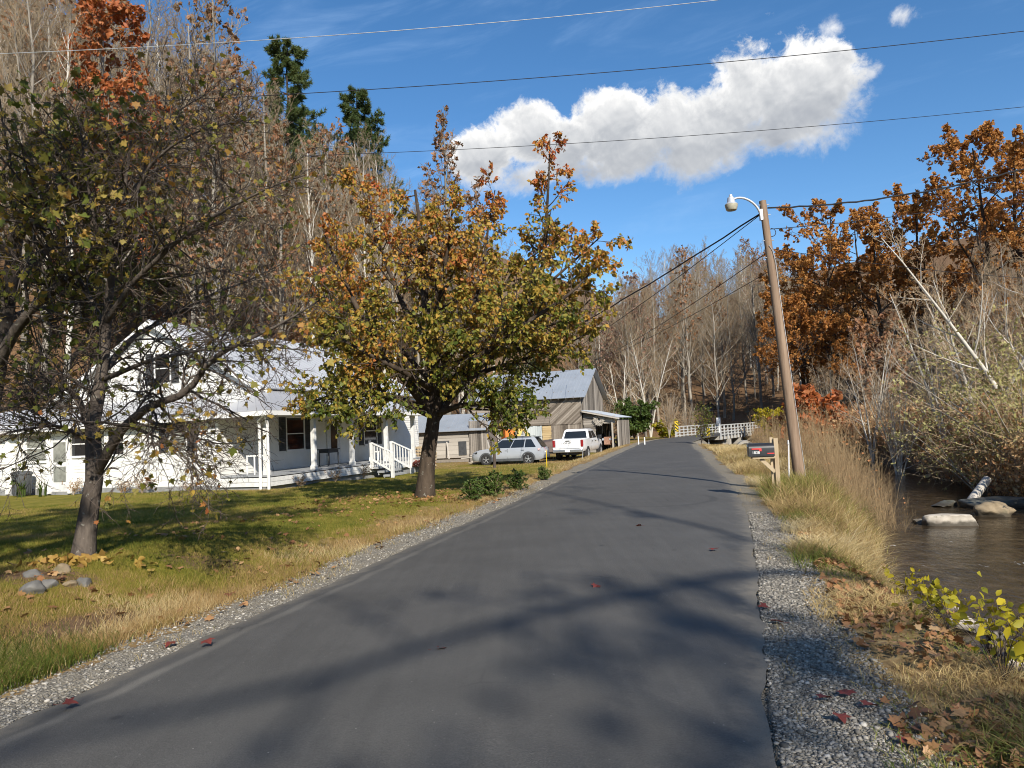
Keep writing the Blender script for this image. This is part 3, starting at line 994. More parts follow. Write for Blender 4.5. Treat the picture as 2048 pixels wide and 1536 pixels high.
LEAF_T = {
    'simple': (np.array([(0, 0, 0), (-.30, .42, .07), (0, 1, -.05), (.30, .42, .07)], float), np.array([(0, 2, 1), (0, 3, 2)])),
    'oval': (np.array([(0, 0, 0), (-.26, .25, .06), (-.30, .58, .07), (0, 1, -.12), (.30, .58, .07), (.26, .25, .06), (0, .45, 0)], float),
             np.array([(6, 1, 0), (6, 2, 1), (6, 3, 2), (6, 4, 3), (6, 5, 4), (6, 0, 5)])),
    'maple': (np.array([(0, .38, .0), (0, 0, 0), (-.20, .16, .03), (-.50, .12, .0), (-.38, .34, .05), (-.58, .62, -.03), (-.26, .60, .04), (-.20, .78, .03), (0, 1.05, -.06),
                        (.20, .78, .03), (.26, .60, .04), (.58, .62, -.03), (.38, .34, .05), (.50, .12, .0), (.20, .16, .03)], float),
              np.array([(0, i+1 if i < 14 else 1, i) for i in range(1, 15)])),
    'cluster': (np.array([(0, 0, 0), (-.35, .5, .1), (0, 1, 0), (.35, .5, .1), (.2, .1, -.3), (.7, .45, -.1), (.35, .85, .2), (-.25, .15, .25), (-.75, .5, .1), (-.4, .85, -.2)], float),
                np.array([(0, 2, 1), (0, 3, 2), (0, 5, 4), (0, 6, 5), (0, 8, 7), (0, 9, 8)])),
}


def leafset(rng, P, per, size, kind='simple', droop=.3, spread=.8, t0=.2, sv=.3):
    m, n, _ = P.shape
    if per < 1:
        P = P[rng.uniform(0, 1, m) < per]
        m = len(P)
        per = 1
    per = int(per)
    t = rng.uniform(t0, 1, (m, per))
    x = t*(n-1)
    i0 = np.minimum(x.astype(int), n-2)
    fr = (x-i0)[..., None]
    mi = np.arange(m)[:, None]
    pos = (P[mi, i0]*(1-fr)+P[mi, i0+1]*fr).reshape(-1, 3)
    tan = nrm(P[mi, i0+1]-P[mi, i0]).reshape(-1, 3)
    k = len(pos)
    Dv = nrm(tan*.5+rng.normal(0, spread, (k, 3))-np.array([0, 0, droop]))
    U = nrm(np.cross(Dv, rng.normal(0, 1, (k, 3))))
    N = np.cross(U, Dv)
    tv, tf = LEAF_T[kind]
    sc = size*np.clip(rng.normal(1, sv, k), .4, 1.7)
    V = pos[:, None, :]+sc[:, None, None]*(tv[None, :, 0:1]*U[:, None]+tv[None, :, 1:2]*Dv[:, None]+tv[None, :, 2:3]*N[:, None])
    F = (np.arange(k)*len(tv))[:, None, None]+tf[None]
    return V.reshape(-1, 3), F.reshape(-1, tf.shape[1]), np.repeat(rng.uniform(0, 1, k), len(tv))


def needleset(rng, P, per, size):
    m, n, _ = P.shape
    t = rng.uniform(.1, 1, (m, per))
    x = t*(n-1)
    i0 = np.minimum(x.astype(int), n-2)
    fr = (x-i0)[..., None]
    mi = np.arange(m)[:, None]
    pos = (P[mi, i0]*(1-fr)+P[mi, i0+1]*fr).reshape(-1, 3)
    tan = nrm(P[mi, i0+1]-P[mi, i0]).reshape(-1, 3)
    k = len(pos)
    D = nrm(tan*.7+rng.normal(0, .7, (k, 3))+np.array([0, 0, .2]))
    U = nrm(np.cross(D, rng.normal(0, 1, (k, 3))))*size*.10
    V = np.stack([pos-U, pos+U, pos+D*size*rng.uniform(.6, 1.2, (k, 1))], 1).reshape(-1, 3)
    F = np.arange(k*3).reshape(-1, 3)
    return V, F, np.repeat(rng.uniform(0, 1, k), 3)


def merge(parts):
    """parts: list of (V, F, rnd or None, material index) -> V, groups, rnd"""
    Vs, gs, rs, o = [], [], [], 0
    for V, F, r, mi in parts:
        Vs.append(V)
        gs.append((F+o, mi))
        rs.append(np.full(len(V), .5) if r is None else r)
        o += len(V)
    return np.concatenate(Vs), gs, np.concatenate(rs)


def tree_data(name, levels, sides, ntrunk, barkm, twigm, leaf=None, origin=(0, 0, 0)):
    o = np.array(origin)
    tp = []
    for i in range(ntrunk):
        V, F = tubes(levels[i][0]-o, levels[i][1], sides[i])
        tp.append((V, F, None, 0))
    V, g, r = merge(tp)
    tm = npmesh(name+'_trunk', V, g, [barkm], {'rnd': r}, True)
    cp = []
    for i in range(ntrunk, len(levels)):
        V, F = tubes(levels[i][0]-o, levels[i][1], sides[i])
        cp.append((V, F, None, 0))
    mats = [twigm]
    if leaf is not None:
        for V, F, r, lm in leaf:
            if lm not in mats:
                mats.append(lm)
            cp.append((V-o, F, r, mats.index(lm)))
    V, g, r = merge(cp)
    cm = npmesh(name+'_crown', V, g, mats, {'rnd': r}, False)
    return tm, cm


def place_tree(name, data, loc, rz=0., sc=1., label=None, group=None, cat='tree'):
    e = empty(name, loc, rz, label, cat, group)
    e.scale = (sc, sc, sc) if not isinstance(sc, (tuple, list)) else sc
    link('trunk', data[0], e)
    link('crown', data[1], e)
    return e


def trunkline(rng, H, r, n=10, wob=.02, lean=(0, 0)):
    t = np.linspace(0, 1, n)
    x = np.cumsum(rng.normal(0, wob, n))*H/n*3+lean[0]*t*H
    y = np.cumsum(rng.normal(0, wob, n))*H/n*3+lean[1]*t*H
    x -= x[0]
    y -= y[0]
    P = np.stack([x, y, t*H], 1)[None]
    R = (r*(1-.84*t)*(1+.25*np.exp(-t*30)))[None]
    return P, R


# ---- prototypes of the woodland trees (about 24 m tall)
PROTO = {}


def bare(seed, H=24, r=.215, t0=.32, la=6.5, ang=42, c1=36, leaf=None, per=0, size=.3, bark='bark_grey', twig='twig_grey', up=.16, kind='cluster'):
    rg = np.random.default_rng(seed)
    P, R = trunkline(rg, H, r, 12, .02)
    lv = grow(rg, P, R, [
        dict(c=c1, t0=t0, t1=.99, la=la, fn=lambda t: .28+1.05*(1-t)**.8, ang=ang, av=9, n=6, wob=.09, up=up, rr=.42, rmin=.02, rmax=.075, tip=.25),
        dict(c=8, t0=.2, t1=1., len=.42, fn=lambda t: 1.1-.6*t, ang=38, av=10, n=5, wob=.12, up=.12, rr=.6, rmin=.015, tip=.4),
        dict(c=5, t0=.15, t1=1., len=.46, fn=lambda t: 1.1-.6*t, ang=36, av=10, n=4, wob=.14, up=.12, rr=.65, rmin=.015, tip=.5),
        dict(c=2, t0=.2, t1=1., len=.55, ang=34, av=10, n=3, wob=.14, up=.1, rr=.7, rmin=.012, tip=.5)])
    lf = None
    if leaf:
        lf = [(*leafset(rg, lv[4][0], per, size, kind, .3, .8), M[leaf])]
    return tree_data('woodland_tree', lv, [8, 5, 4, 3, 3], 2, M[bark], M[twig], lf)


for i in range(5):
    PROTO['bare%d' % i] = bare(100+i, H=24+i % 3, t0=(.20, .28, .16, .34, .24)[i], la=(6.5, 5.0, 7.2, 5.5, 6.0)[i], ang=(42, 34, 50, 36, 45)[i], c1=(40, 38, 38, 34, 40)[i])
for i in range(2):
    PROTO['white%d' % i] = bare(120+i, H=25, r=.20, t0=(.36, .28)[i], la=5.4, ang=36, c1=34, bark='bark_pale', twig='twig_grey')
PROTO['russet0'] = bare(130, H=23, t0=.28, la=6, leaf='leaf_russet', per=.22, size=.26)
PROTO['russet1'] = bare(131, H=22, t0=.3, la=4.0, ang=32, leaf='leaf_russet', per=.22, size=.25)
PROTO['pink0'] = bare(132, H=21, t0=.22, la=6.5, ang=48, leaf='leaf_pink', per=.40, size=.26)
PROTO['red0'] = bare(133, H=22, t0=.3, la=5.5, leaf='leaf_red', per=.9, size=.28)


def oak(seed, H=17, leaf='leaf_oak', per=2, size=.19):
    rg = np.random.default_rng(seed)
    P, R = trunkline(rg, H, .26, 10, .035)
    lv = grow(rg, P, R, [
        dict(c=13, t0=.28, t1=.98, la=6.0, fn=lambda t: .30+1.0*(1-t)**.6, ang=58, av=12, n=6, wob=.13, up=.07, rr=.5, rmin=.03, rmax=.11, tip=.3),
        dict(c=8, t0=.25, t1=1., len=.42, fn=lambda t: 1.1-.6*t, ang=45, av=14, n=5, wob=.16, up=.06, rr=.6, rmin=.016, tip=.4),
        dict(c=6, t0=.2, t1=1., len=.5, ang=45, av=14, n=4, wob=.18, up=.05, rr=.65, rmin=.010, tip=.5),
        dict(c=3, t0=.2, t1=1., len=.5, ang=40, av=10, n=3, wob=.14, up=.0, rr=.7, rmin=.008, tip=.5)])
    lf = [(*leafset(rg, lv[4][0], per, size, 'cluster', .35, .8), M[leaf]), (*leafset(rg, lv[3][0], per, size, 'cluster', .35, .8), M[leaf])]
    return tree_data('oak', lv, [8, 6, 4, 3, 3], 2, M['bark_brown'], M['twig_dark'], lf)


PROTO['oak0'] = oak(200)
PROTO['oak1'] = oak(201, 18, per=2)
PROTO['oak2'] = oak(202, 15, per=2, size=.19)


def pine(seed, H=30):
    rg = np.random.default_rng(seed)
    P, R = trunkline(rg, H, .34, 12, .012)
    la_ = 5.8
    lv = grow(rg, P, R, [
        dict(c=95, t0=.30, t1=.995, la=la_, fn=lambda t: .18+1.1*(1-t)**.75*(0.75+.35*np.sin(t*61)), ang=76, av=9, n=6, wob=.06, up=.05, rr=.35, rmin=.025, rmax=.07, tip=.3),
        dict(c=11, t0=.25, t1=1., len=.30, fn=lambda t: 1.2-.6*t, ang=48, av=10, n=4, wob=.1, up=.10, rr=.6, rmin=.014, tip=.5),
        dict(c=4, t0=.2, t1=1., len=.5, ang=40, av=10, n=3, wob=.1, up=.1, rr=.7, rmin=.01, tip=.6)])
    lf = [(*needleset(rg, lv[3][0], 15, .42), M['needle']), (*needleset(rg, lv[2][0], 8, .42), M['needle'])]
    return tree_data('pine', lv, [8, 4, 3, 3], 2, M['bark_brown'], M['twig_dark'], lf)


PROTO['pine0'] = pine(210)
PROTO['pine1'] = pine(211, 28)


def bush(seed, H=2.5, leaf='leaf_yellow', per=3, size=.16, stems=9, bark='bark_dark', twig='twig_dark', kind='simple', spread=.55, c2=9, c3=7):
    rg = np.random.default_rng(seed)
    n = 6
    t = np.linspace(0, 1, n)
    a = rg.uniform(0, 6.28, stems)
    s = rg.uniform(.15, 1, stems)*spread*H
    P = np.stack([np.cos(a)[:, None]*s[:, None]*t**1.3+rg.normal(0, .03, (stems, n))*t, np.sin(a)[:, None]*s[:, None]*t**1.3+rg.normal(0, .03, (stems, n))*t, H*t[None]*rg.uniform(.6, 1., stems)[:, None]], -1)
    R = (.022*H/2.5*(1-.75*t))[None]*np.ones((stems, 1))
    lv = grow(rg, P, R, [
        dict(c=c2, t0=.15, t1=1., len=.42, fn=lambda t: 1.1-.6*t, ang=48, av=14, n=4, wob=.15, up=.08, rr=.55, rmin=.006, tip=.4),
        dict(c=c3, t0=.15, t1=1., len=.5, ang=45, av=14, n=3, wob=.15, up=.05, rr=.6, rmin=.004, tip=.5)])
    lf = None
    if leaf:
        lf = [(*leafset(rg, lv[2][0], per, size, kind, .25, .9), M[leaf])]
    return tree_data('bush', lv, [5, 3, 3], 1, M[bark], M[twig], lf)


def multistem(seed, H=12, stems=4, bark='bark_pale', leaf=None, per=0, size=.2, spread=.35, twig='twig_tan', c1=13):
    rg = np.random.default_rng(seed)
    n = 9
    t = np.linspace(0, 1, n)
    a = rg.uniform(0, 6.28)+np.arange(stems)*6.28/stems+rg.normal(0, .4, stems)
    s = rg.uniform(.3, 1, stems)*spread*H
    P = np.stack([np.cos(a)[:, None]*s[:, None]*t**1.2, np.sin(a)[:, None]*s[:, None]*t**1.2, H*t[None]*rg.uniform(.75, 1., stems)[:, None]], -1)
    P += np.cumsum(rg.normal(0, .02*H/10, P.shape), 1)*np.minimum(1, t*4)[None, :, None]
    R = (.011*H*(1-.85*t))[None]*rg.uniform(.7, 1.1, (stems, 1))
    lv = grow(rg, P, R, [
        dict(c=c1, t0=.22, t1=.98, la=H*.30, fn=lambda t: .35+.8*(1-t), ang=40, av=12, n=6, wob=.11, up=.10, rr=.45, rmin=.010, rmax=.05, tip=.3),
        dict(c=8, t0=.2, t1=1., len=.42, fn=lambda t: 1.1-.6*t, ang=40, av=12, n=4, wob=.14, up=.08, rr=.6, rmin=.008, tip=.4),
        dict(c=6, t0=.15, t1=1., len=.5, ang=38, av=12, n=3, wob=.15, up=.05, rr=.65, rmin=.006, tip=.5)])
    lf = None
    if leaf:
        lf = [(*leafset(rg, lv[3][0], per, size, 'cluster', .25, .9), M[leaf])]
    return tree_data('multistem', lv, [7, 5, 4, 3], 2, M[bark], M[twig], lf)


# ---- woodland: every tree a thing of its own
rng = np.random.default_rng(11)


def inview(x, y, z, mu=120):
    if y < 1:
        return False
    d = CAMROT.transposed() @ Vector((x, y, z-EYE))
    u = 1024+FPX*d.x/-d.z
    v = 768-FPX*d.y/-d.z
    return (-mu < u < 2048+mu) and v < 1500, u, v


def pix(x, y, z):
    d = CAMROT.transposed() @ Vector((x, y, z-EYE))
    return 1024+FPX*d.x/-d.z, 768-FPX*d.y/-d.z


TALLY = {}


def wood(kind, x, y, sc, label, group, z=None, name='woodland_tree', rz=None):
    z = hz1(x, y)-.15 if z is None else z
    return place_tree(name, PROTO[kind], (x, y, z), rng.uniform(0, 6.28) if rz is None else rz, sc, label, group)


def jitter(x0, x1, y0, y1, d):
    for y in np.arange(y0, y1, d):
        for x in np.arange(x0, x1, d):
            yield x+rng.uniform(-.42, .42)*d, y+rng.uniform(-.42, .42)*d


taken = []
# salient trees first: (kind, pixel of top, depth, height scale, name, label)
SAL = [
    ('pine0', 565, 92, 74, 'pine_tree', 'tall dense dark green pine on the skyline of the left hillside'),
    ('pine1', 712, 188, 98, 'pine_tree', 'narrower green pine farther down the same skyline, nearer the cloud'),
    ('red0', 200, 30, 46, 'maple_tree', 'orange red maple blazing among bare trees high above the white house'),
    ('russet0', 425, -10, 58, 'oak_tree', 'rust brown oak at the top of the hillside against blue sky'),
    ('russet0', 90, -60, 50, 'oak_tree', 'brown leaved tree at the top corner above the orange red maple'),
    ('russet1', 872, 240, 78, 'poplar_tree', 'slim russet tree with a pointed top rising behind the green yellow tree'),
    ('russet1', 945, 365, 84, 'poplar_tree', 'shorter russet tree peeping beside the slim pointed russet one'),
]
for kind, u, v, Yd, nm, lab in SAL:
    p = at(u, v, Yd)
    zb = hz1(p.x, p.y)
    H0 = {'pine0': 30, 'pine1': 28, 'red0': 22, 'russet0': 23, 'russet1': 22}[kind]
    wood(kind, p.x, p.y, (p.z-zb)/H0, lab, None, name=nm)
    taken.append((p.x, p.y))
# the treeline of the left hillside falls towards the road: heights follow it
LINE_U = np.array([-200, 300, 420, 480, 540, 620, 660, 760, 820, 900, 1000, 1100, 1180, 1230])
LINE_V = np.array([-260, -60, 30, 60, 190, 250, 240, 300, 350, 430, 480, 520, 560, 590])
nleft = 0
for x, y in sorted(jitter(-75, 26, 42, 128, 4.6), key=lambda p: p[1]):
    q_ = float(qlat(x, y)-qfoot(y))
    if q_ < 1.0 or (x > xl(y)-4):
        continue
    z = hz1(x, y)
    iv = inview(x, y, z+8)
    if not iv or not iv[0]:
        continue
    u, v = pix(x, y, z+15)
    if u > 1230:
        continue
    if min([(x-a)**2+(y-c)**2 for a, c in taken] or [9]) < 5:
        continue
    vt = np.interp(u, LINE_U, LINE_V)+rng.uniform(0, 70)
    top = at(u, vt, y).z
    H = top-z
    if H < 9:
        continue
    if nleft > 125:
        break
    H = min(H, rng.uniform(21, 31))
    w = rng.uniform()
    if w < .70:
        kd = 'bare%d' % rng.integers(0, 5)
    elif w < .93:
        kd = 'white%d' % rng.integers(0, 2)
    elif w < .97:
        kd = 'russet%d' % rng.integers(0, 2)
    else:
        kd = 'pine1'
        H = min(H, 19)
    lab, gr = {'b': ('bare grey tree in the crowded wood on the steep hillside behind the white house', 'bare trees of the left hillside'),
               'w': ('bare tree with a pale sunlit trunk on the steep hillside behind the white house', 'pale trunked trees of the left hillside'),
               'r': ('tree holding brown leaves among the bare trees behind the white house', 'brown leaved trees of the left hillside'),
               'p': ('short green pine standing among the bare trees of the left hillside', 'small pines of the left hillside')}[kd[0]]
    base = {'b': 24.5, 'w': 25, 'r': 22, 'p': 28}[kd[0]]
    wood(kd, x, y, H/base, lab, gr, name='pine_tree' if kd[0] == 'p' else 'woodland_tree')
    taken.append((x, y))
    nleft += 1
# far wood beyond the barn and the bridge
LU = np.array([1100, 1200, 1260, 1330, 1400, 1470, 1540, 1600, 1700, 1800, 1950, 2150])
LV = np.array([560, 590, 540, 500, 485, 500, 495, 520, 600, 600, 520, 500])
nfar = 0
for x, y in sorted(jitter(8, 105, 88, 205, 5.4), key=lambda p: p[1]):
    z = hz1(x, y)
    if xl(min(y, 130))-4 < x < xr(min(y, 130))+4 and y < 120:
        continue
    if x < xl(min(y, 130)) and float(qlat(x, y)-qfoot(y)) < -1 and y < 92:
        continue
    u, v = pix(x, y, z+10)
    if not (1150 < u < 1760):
        continue
    vt = np.interp(u, LU, LV)+rng.uniform(-8, 60)
    H = at(u, vt, y).z-z
    if H < 8 or nfar > 135:
        continue
    H = min(H, rng.uniform(17, 25))
    w = rng.uniform()
    kd = 'bare%d' % rng.integers(0, 5) if w < .62 else ('white%d' % rng.integers(0, 2) if w < .82 else ('pink0' if w < .92 else 'russet0'))
    lab, gr = {'b': ('bare grey tree in the leafless wood beyond the bridge and barn', 'bare trees beyond the bridge'),
               'w': ('bare tree with a pale slender trunk in the wood beyond the bridge', 'pale trunked trees beyond the bridge'),
               'r': ('tree with thin brown foliage in the wood beyond the bridge', 'brown leaved trees beyond the bridge'),
               'p': ('tree with faded pinkish tan foliage in the wood beyond the bridge', 'pinkish trees beyond the bridge')}[kd[0]]
    wood(kd, x, y, H/{'b': 24.5, 'w': 25, 'r': 22, 'p': 21}[kd[0]], lab, gr)
    nfar += 1
# trees one can single out beyond the barn and bridge
p = at(1262, 600, 96)
wood('pink0', p.x, p.y, (p.z-hz1(p.x, p.y))/21, 'rounded pinkish tan tree just behind the tractor shed and barn roof', None, name='maple_tree')
PROTO['syc0'] = multistem(300, 13, 3, spread=.28)
PROTO['syc1'] = multistem(301, 13, 2, spread=.22)
p = at(1290, 660, 88)
wood('syc0', p.x, p.y, (p.z-hz1(p.x, p.y))/12.5, 'pale forked tree with several leaning stems where the road bends', None, name='sycamore_tree')
p = at(1235, 690, 84)
wood('syc1', p.x, p.y, (p.z-hz1(p.x, p.y))/12.5, 'thin pale twin stemmed tree right behind the tractor shed', None, name='sycamore_tree')
# right bank: orange oaks
for k, (kd, u, v, Yd, lab) in enumerate([
        ('oak0', 1655, 428, 86, 'rounded orange brown oak just right of the utility pole'),
        ('oak1', 1835, 385, 76, 'orange oak between the rounded oak and the tall oaks at the picture edge'),
        ('oak0', 1935, 300, 68, 'tall orange oak standing before the topmost one at the picture edge'),
        ('oak1', 2030, 262, 64, 'topmost brown orange oak at the picture edge'),
        ('oak2', 1650, 590, 82, 'low golden orange oak behind the utility pole, under the rounded oak'),
        ('oak2', 1740, 470, 80, 'brown oak in the gap behind the rounded orange oak'),
        ('oak0', 2110, 330, 72, 'orange oak cut by the picture edge behind the topmost oak'),
        ('oak1', 1602, 505, 92, 'orange oak filling the gap just left of the rounded oak, behind the pole'),
        ('oak0', 1722, 452, 90, 'orange brown oak shoulder to shoulder with the rounded oak, towards the saplings'),
        ('oak2', 1600, 640, 88, 'low orange oak under the gap oak behind the pole'),
        ('oak2', 1700, 640, 78, 'low rusty oak under the rounded oak, over the sumac bush'),
        ('oak2', 1560, 590, 82, 'small rusty oak half behind the utility pole, far from the stream')]):
    p = at(u, v, Yd)
    wood(kd, p.x, p.y, (p.z-hz1(p.x, p.y))/{'oak0': 17, 'oak1': 18, 'oak2': 15}[kd], lab, 'orange oaks across the stream', name='oak_tree')
    taken.append((p.x, p.y))
nr = 0
for x, y in sorted(jitter(20, 125, 40, 135, 5.2), key=lambda p: p[1]):
    if x < sf(min(y, 79))+(14 if y < 80 else 9) or x < xr(min(y, 130))+6:
        continue
    z = hz1(x, y)
    u, v = pix(x, y, z+6)
    if not (1540 < u < 2200) or nr > 120:
        continue
    vt = np.interp(u, [1500, 1700, 1850, 2000, 2200], [560, 560, 520, 440, 420])+rng.uniform(0, 120)
    H = at(u, vt, y).z-z
    if H < 5:
        continue
    H = min(H, rng.uniform(12, 20))
    w = rng.uniform()
    kd = 'bare%d' % rng.integers(0, 5) if w < .68 else ('oak2' if w < .78 else ('white0' if w < .92 else 'russet0'))
    lab, gr = {'b': ('bare grey tree in the wood rising across the stream behind the orange oaks', 'bare trees across the stream'),
               'w': ('bare pale trunked tree in the wood rising across the stream', 'pale trees across the stream'),
               'o': ('small brown oak deep in the wood rising across the stream', 'small oaks across the stream'),
               'r': ('thin brown leaved tree in the wood rising across the stream', 'brown leaved trees across the stream')}[kd[0]]
    wood(kd, x, y, H/{'b': 24.5, 'w': 25, 'r': 22, 'o': 15}[kd[0]], lab, gr)
    nr += 1
# thin understory saplings between the big trees
for i_ in range(3):
    PROTO['under%d' % i_] = multistem(340+i_, 8, (3, 2, 4)[i_], 'bark_grey', 'leaf_russet' if i_ == 2 else None, .25, .26, (.25, .2, .32)[i_], 'twig_grey', 13)
UG = {'l': ('thin bare sapling in the undergrowth of the hillside behind the white house', 'saplings of the left hillside'),
      'f': ('thin bare sapling in the undergrowth of the wood beyond the bridge', 'saplings beyond the bridge'),
      'r': ('thin bare sapling under the trees rising across the stream', 'saplings across the stream')}
cnt = {'l': 0, 'f': 0, 'r': 0}
for _ in range(6000):
    x, y = rng.uniform(-62, 92), rng.uniform(36, 165)
    ql = float(qlat(x, y)-qfoot(y))
    if x < xl(min(y, 130))-3 and ql > .5 and y < 96:
        zn = 'l'
    elif x > sf(min(y, 90))+5 and x > xr(min(y, 130))+6 and y < 96:
        zn = 'r'
    elif y >= 96 and not (xl(min(y, 138))-5 < x < xr(min(y, 138))+5):
        zn = 'f'
    else:
        continue
    z = hz1(x, y)
    u, v = pix(x, y, z+3)
    if not (-60 < u < 2110) or cnt[zn] >= {'l': 46, 'f': 40, 'r': 30}[zn]:
        continue
    if min([(x-a)**2+(y-c)**2 for a, c in taken] or [9]) < 1.5:
        continue
    cnt[zn] += 1
    wood('under%d' % rng.integers(0, 3), x, y, rng.uniform(.7, 1.35), *UG[zn], name='sapling')
# pale saplings on the far bank
PROTO['sap0'] = multistem(310, 9, 4, spread=.40, c1=12)
PROTO['sap1'] = multistem(311, 9, 3, spread=.5, c1=12)
PROTO['sap2'] = multistem(312, 5, 7, spread=.30, c1=10)
for kd, u, v, Yd, s, rz_, lab in [
        ('sap0', 1905, 955, 31, .98, 0.4, 'pale bare sapling with leaning stems on the bank over the log'),
        ('sap1', 1970, 960, 29, 1.0, 2.2, 'pale bare sapling leaning over the water beside the log'),
        ('sap2', 1795, 905, 33, 1.05, 1.0, 'small many stemmed pale sapling above the brown weeds'),
        ('sap1', 2060, 930, 27, 1.15, 4.0, 'large pale sapling reaching in at the picture edge over the slab'),
        ('sap0', 1740, 840, 42, .9, 5.0, 'slender pale sapling behind the brown weeds right of the pole')]:
    p = at(u, v, Yd)
    wood(kd, p.x, p.y, s, lab, 'pale saplings on the far bank', name='sapling', rz=rz_)
# yellow green shrubs over the stream
PROTO['olive0'] = bush(320, 4.0, 'leaf_olive', 3, .10, 12, 'bark_grey', 'twig_tan', 'simple', spread=.8, c2=10, c3=7)
PROTO['olive1'] = bush(321, 3.6, 'leaf_olive', 3, .10, 11, 'bark_grey', 'twig_tan', 'simple', spread=.95, c2=10, c3=7)
for kd, u, v, Yd, s, lab in [
        ('olive0', 1960, 900, 25, .95, 'yellow green shrub arching over the log in the stream'),
        ('olive1', 2050, 880, 23.5, 1.1, 'widest yellow green shrub at the picture edge above the flat slab'),
        ('olive0', 2080, 800, 28, 1.4, 'yellow green shrub up the bank at the picture edge'),
        ('olive1', 1890, 850, 36, .8, 'yellow green shrub behind the small many stemmed sapling'),
        ('olive0', 2000, 830, 32, 1.2, 'yellow green shrub higher on the bank between two pale saplings')]:
    p = at(u, v, Yd)
    place_tree('shrub', PROTO[kd], (p.x, p.y, hz1(p.x, p.y)-.1), rng.uniform(0, 6), s, lab, 'yellow green shrubs on the far bank', 'shrub')
PROTO['ybush'] = bush(330, 5.0, 'leaf_yellow', 5, .26, 14, 'bark_dark', 'twig_dark', 'cluster')
p = at(1548, 850, 78)
place_tree('shrub', PROTO['ybush'], (p.x, p.y, hz1(p.x, p.y)-.1), 1, .72, 'bright yellow and green bush beside the utility pole, past the bridge', None, 'shrub')
PROTO['rbush'] = bush(331, 3.0, 'leaf_red', 3, .24, 12, 'bark_dark', 'twig_tan', 'cluster')
p = at(1625, 868, 52)
place_tree('shrub', PROTO['rbush'], (p.x, p.y, hz1(p.x, p.y)), 1, 1.6, 'orange red sumac bush right of the utility pole', None, 'shrub')
PROTO['ebush'] = bush(332, 4.5, 'leaf_green', 5, .26, 12, 'bark_dark', 'twig_dark', 'cluster', spread=.45)
p = at(1268, 862, 80)
place_tree('shrub', PROTO['ebush'], (p.x, p.y, hz1(p.x, p.y)), 1, 1.0, 'dark evergreen bush at the foot of the pale forked tree', None, 'shrub')
PROTO['cedar'] = bush(333, 2.6, 'leaf_pear', 2, .11, 7, 'bark_dark', 'twig_dark', 'simple', spread=.34)
p = gnd(1402, 876)
place_tree('young_tree', PROTO['cedar'], (p.x*.78, p.y*.78, hz1(p.x*.78, p.y*.78)), 1, 1.05, 'young leafy tree at the road edge before the bridge railing', None, 'tree')
PROTO['yshrub'] = bush(334, 1.1, 'leaf_yellow', 4, .13, 12, 'bark_dark', 'twig_dark', 'cluster', spread=.8)
p = gnd(1342, 871)
place_tree('shrub', PROTO['yshrub'], (17.6, 82, hz1(17.6, 82)), 1, 1.6, 'low yellow green shrub beside the chevron board at the bend', None, 'shrub')
PROTO['tanbush'] = bush(335, 5, 'leaf_weed', .5, .2, 16, 'twig_tan', 'twig_tan', 'cluster', spread=.35) if False else bush(335, 5, None, 0, .2, 18, 'bark_grey', 'twig_tan', spread=.35)
for u, Yd, s, lab in [(1338, 76, 1.0, 'tan twiggy bush behind the chevron board at the bend'), (1372, 92, 1.1, 'tan twiggy bush before the little brown cabin'), (1218, 80, .9, 'tan twiggy bush behind the tractor shed roof')]:
    p = at(u, 860, Yd)
    place_tree('shrub', PROTO['tanbush'], (p.x, p.y, hz1(p.x, p.y)), rng.uniform(0, 6), s, lab, 'tan bushes at the bend', 'shrub')


M['stalk_brown'] = simple('stalk_brown', (0.20, 0.13, 0.07), (0.46, 0.34, 0.19), 1.2, .9, spec=.1, rnd='rnd')
# ---- undergrowth and weeds nobody could count
def replicate(name, rng, protos, X, Y, sc, mats, sink=.05):
    """scatter merged copies of small plant meshes given as (V, groups, rnd)"""
    Vs, rs, gs = [], [], {}
    o = 0
    Z = hz(X, Y)
    for i in range(len(X)):
        V, g, r = protos[rng.integers(0, len(protos))]
        a = rng.uniform(0, 6.28)
        c, s_ = math.cos(a), math.sin(a)
        W_ = V*sc[i]
        Vs.append(np.stack([W_[:, 0]*c-W_[:, 1]*s_+X[i], W_[:, 0]*s_+W_[:, 1]*c+Y[i], W_[:, 2]+Z[i]-sink], 1))
        rs.append(np.clip(r+rng.normal(0, .12), 0, 1))
        for F, mi in g:
            gs.setdefault((F.shape[1], mi), []).append(F+o)
        o += len(V)
    me = npmesh(name, np.concatenate(Vs), [(np.concatenate(v), k[1]) for k, v in gs.items()], mats, {'rnd': np.concatenate(rs)})
    ob = link(name, me)
    ob['kind'] = 'stuff'
    return ob


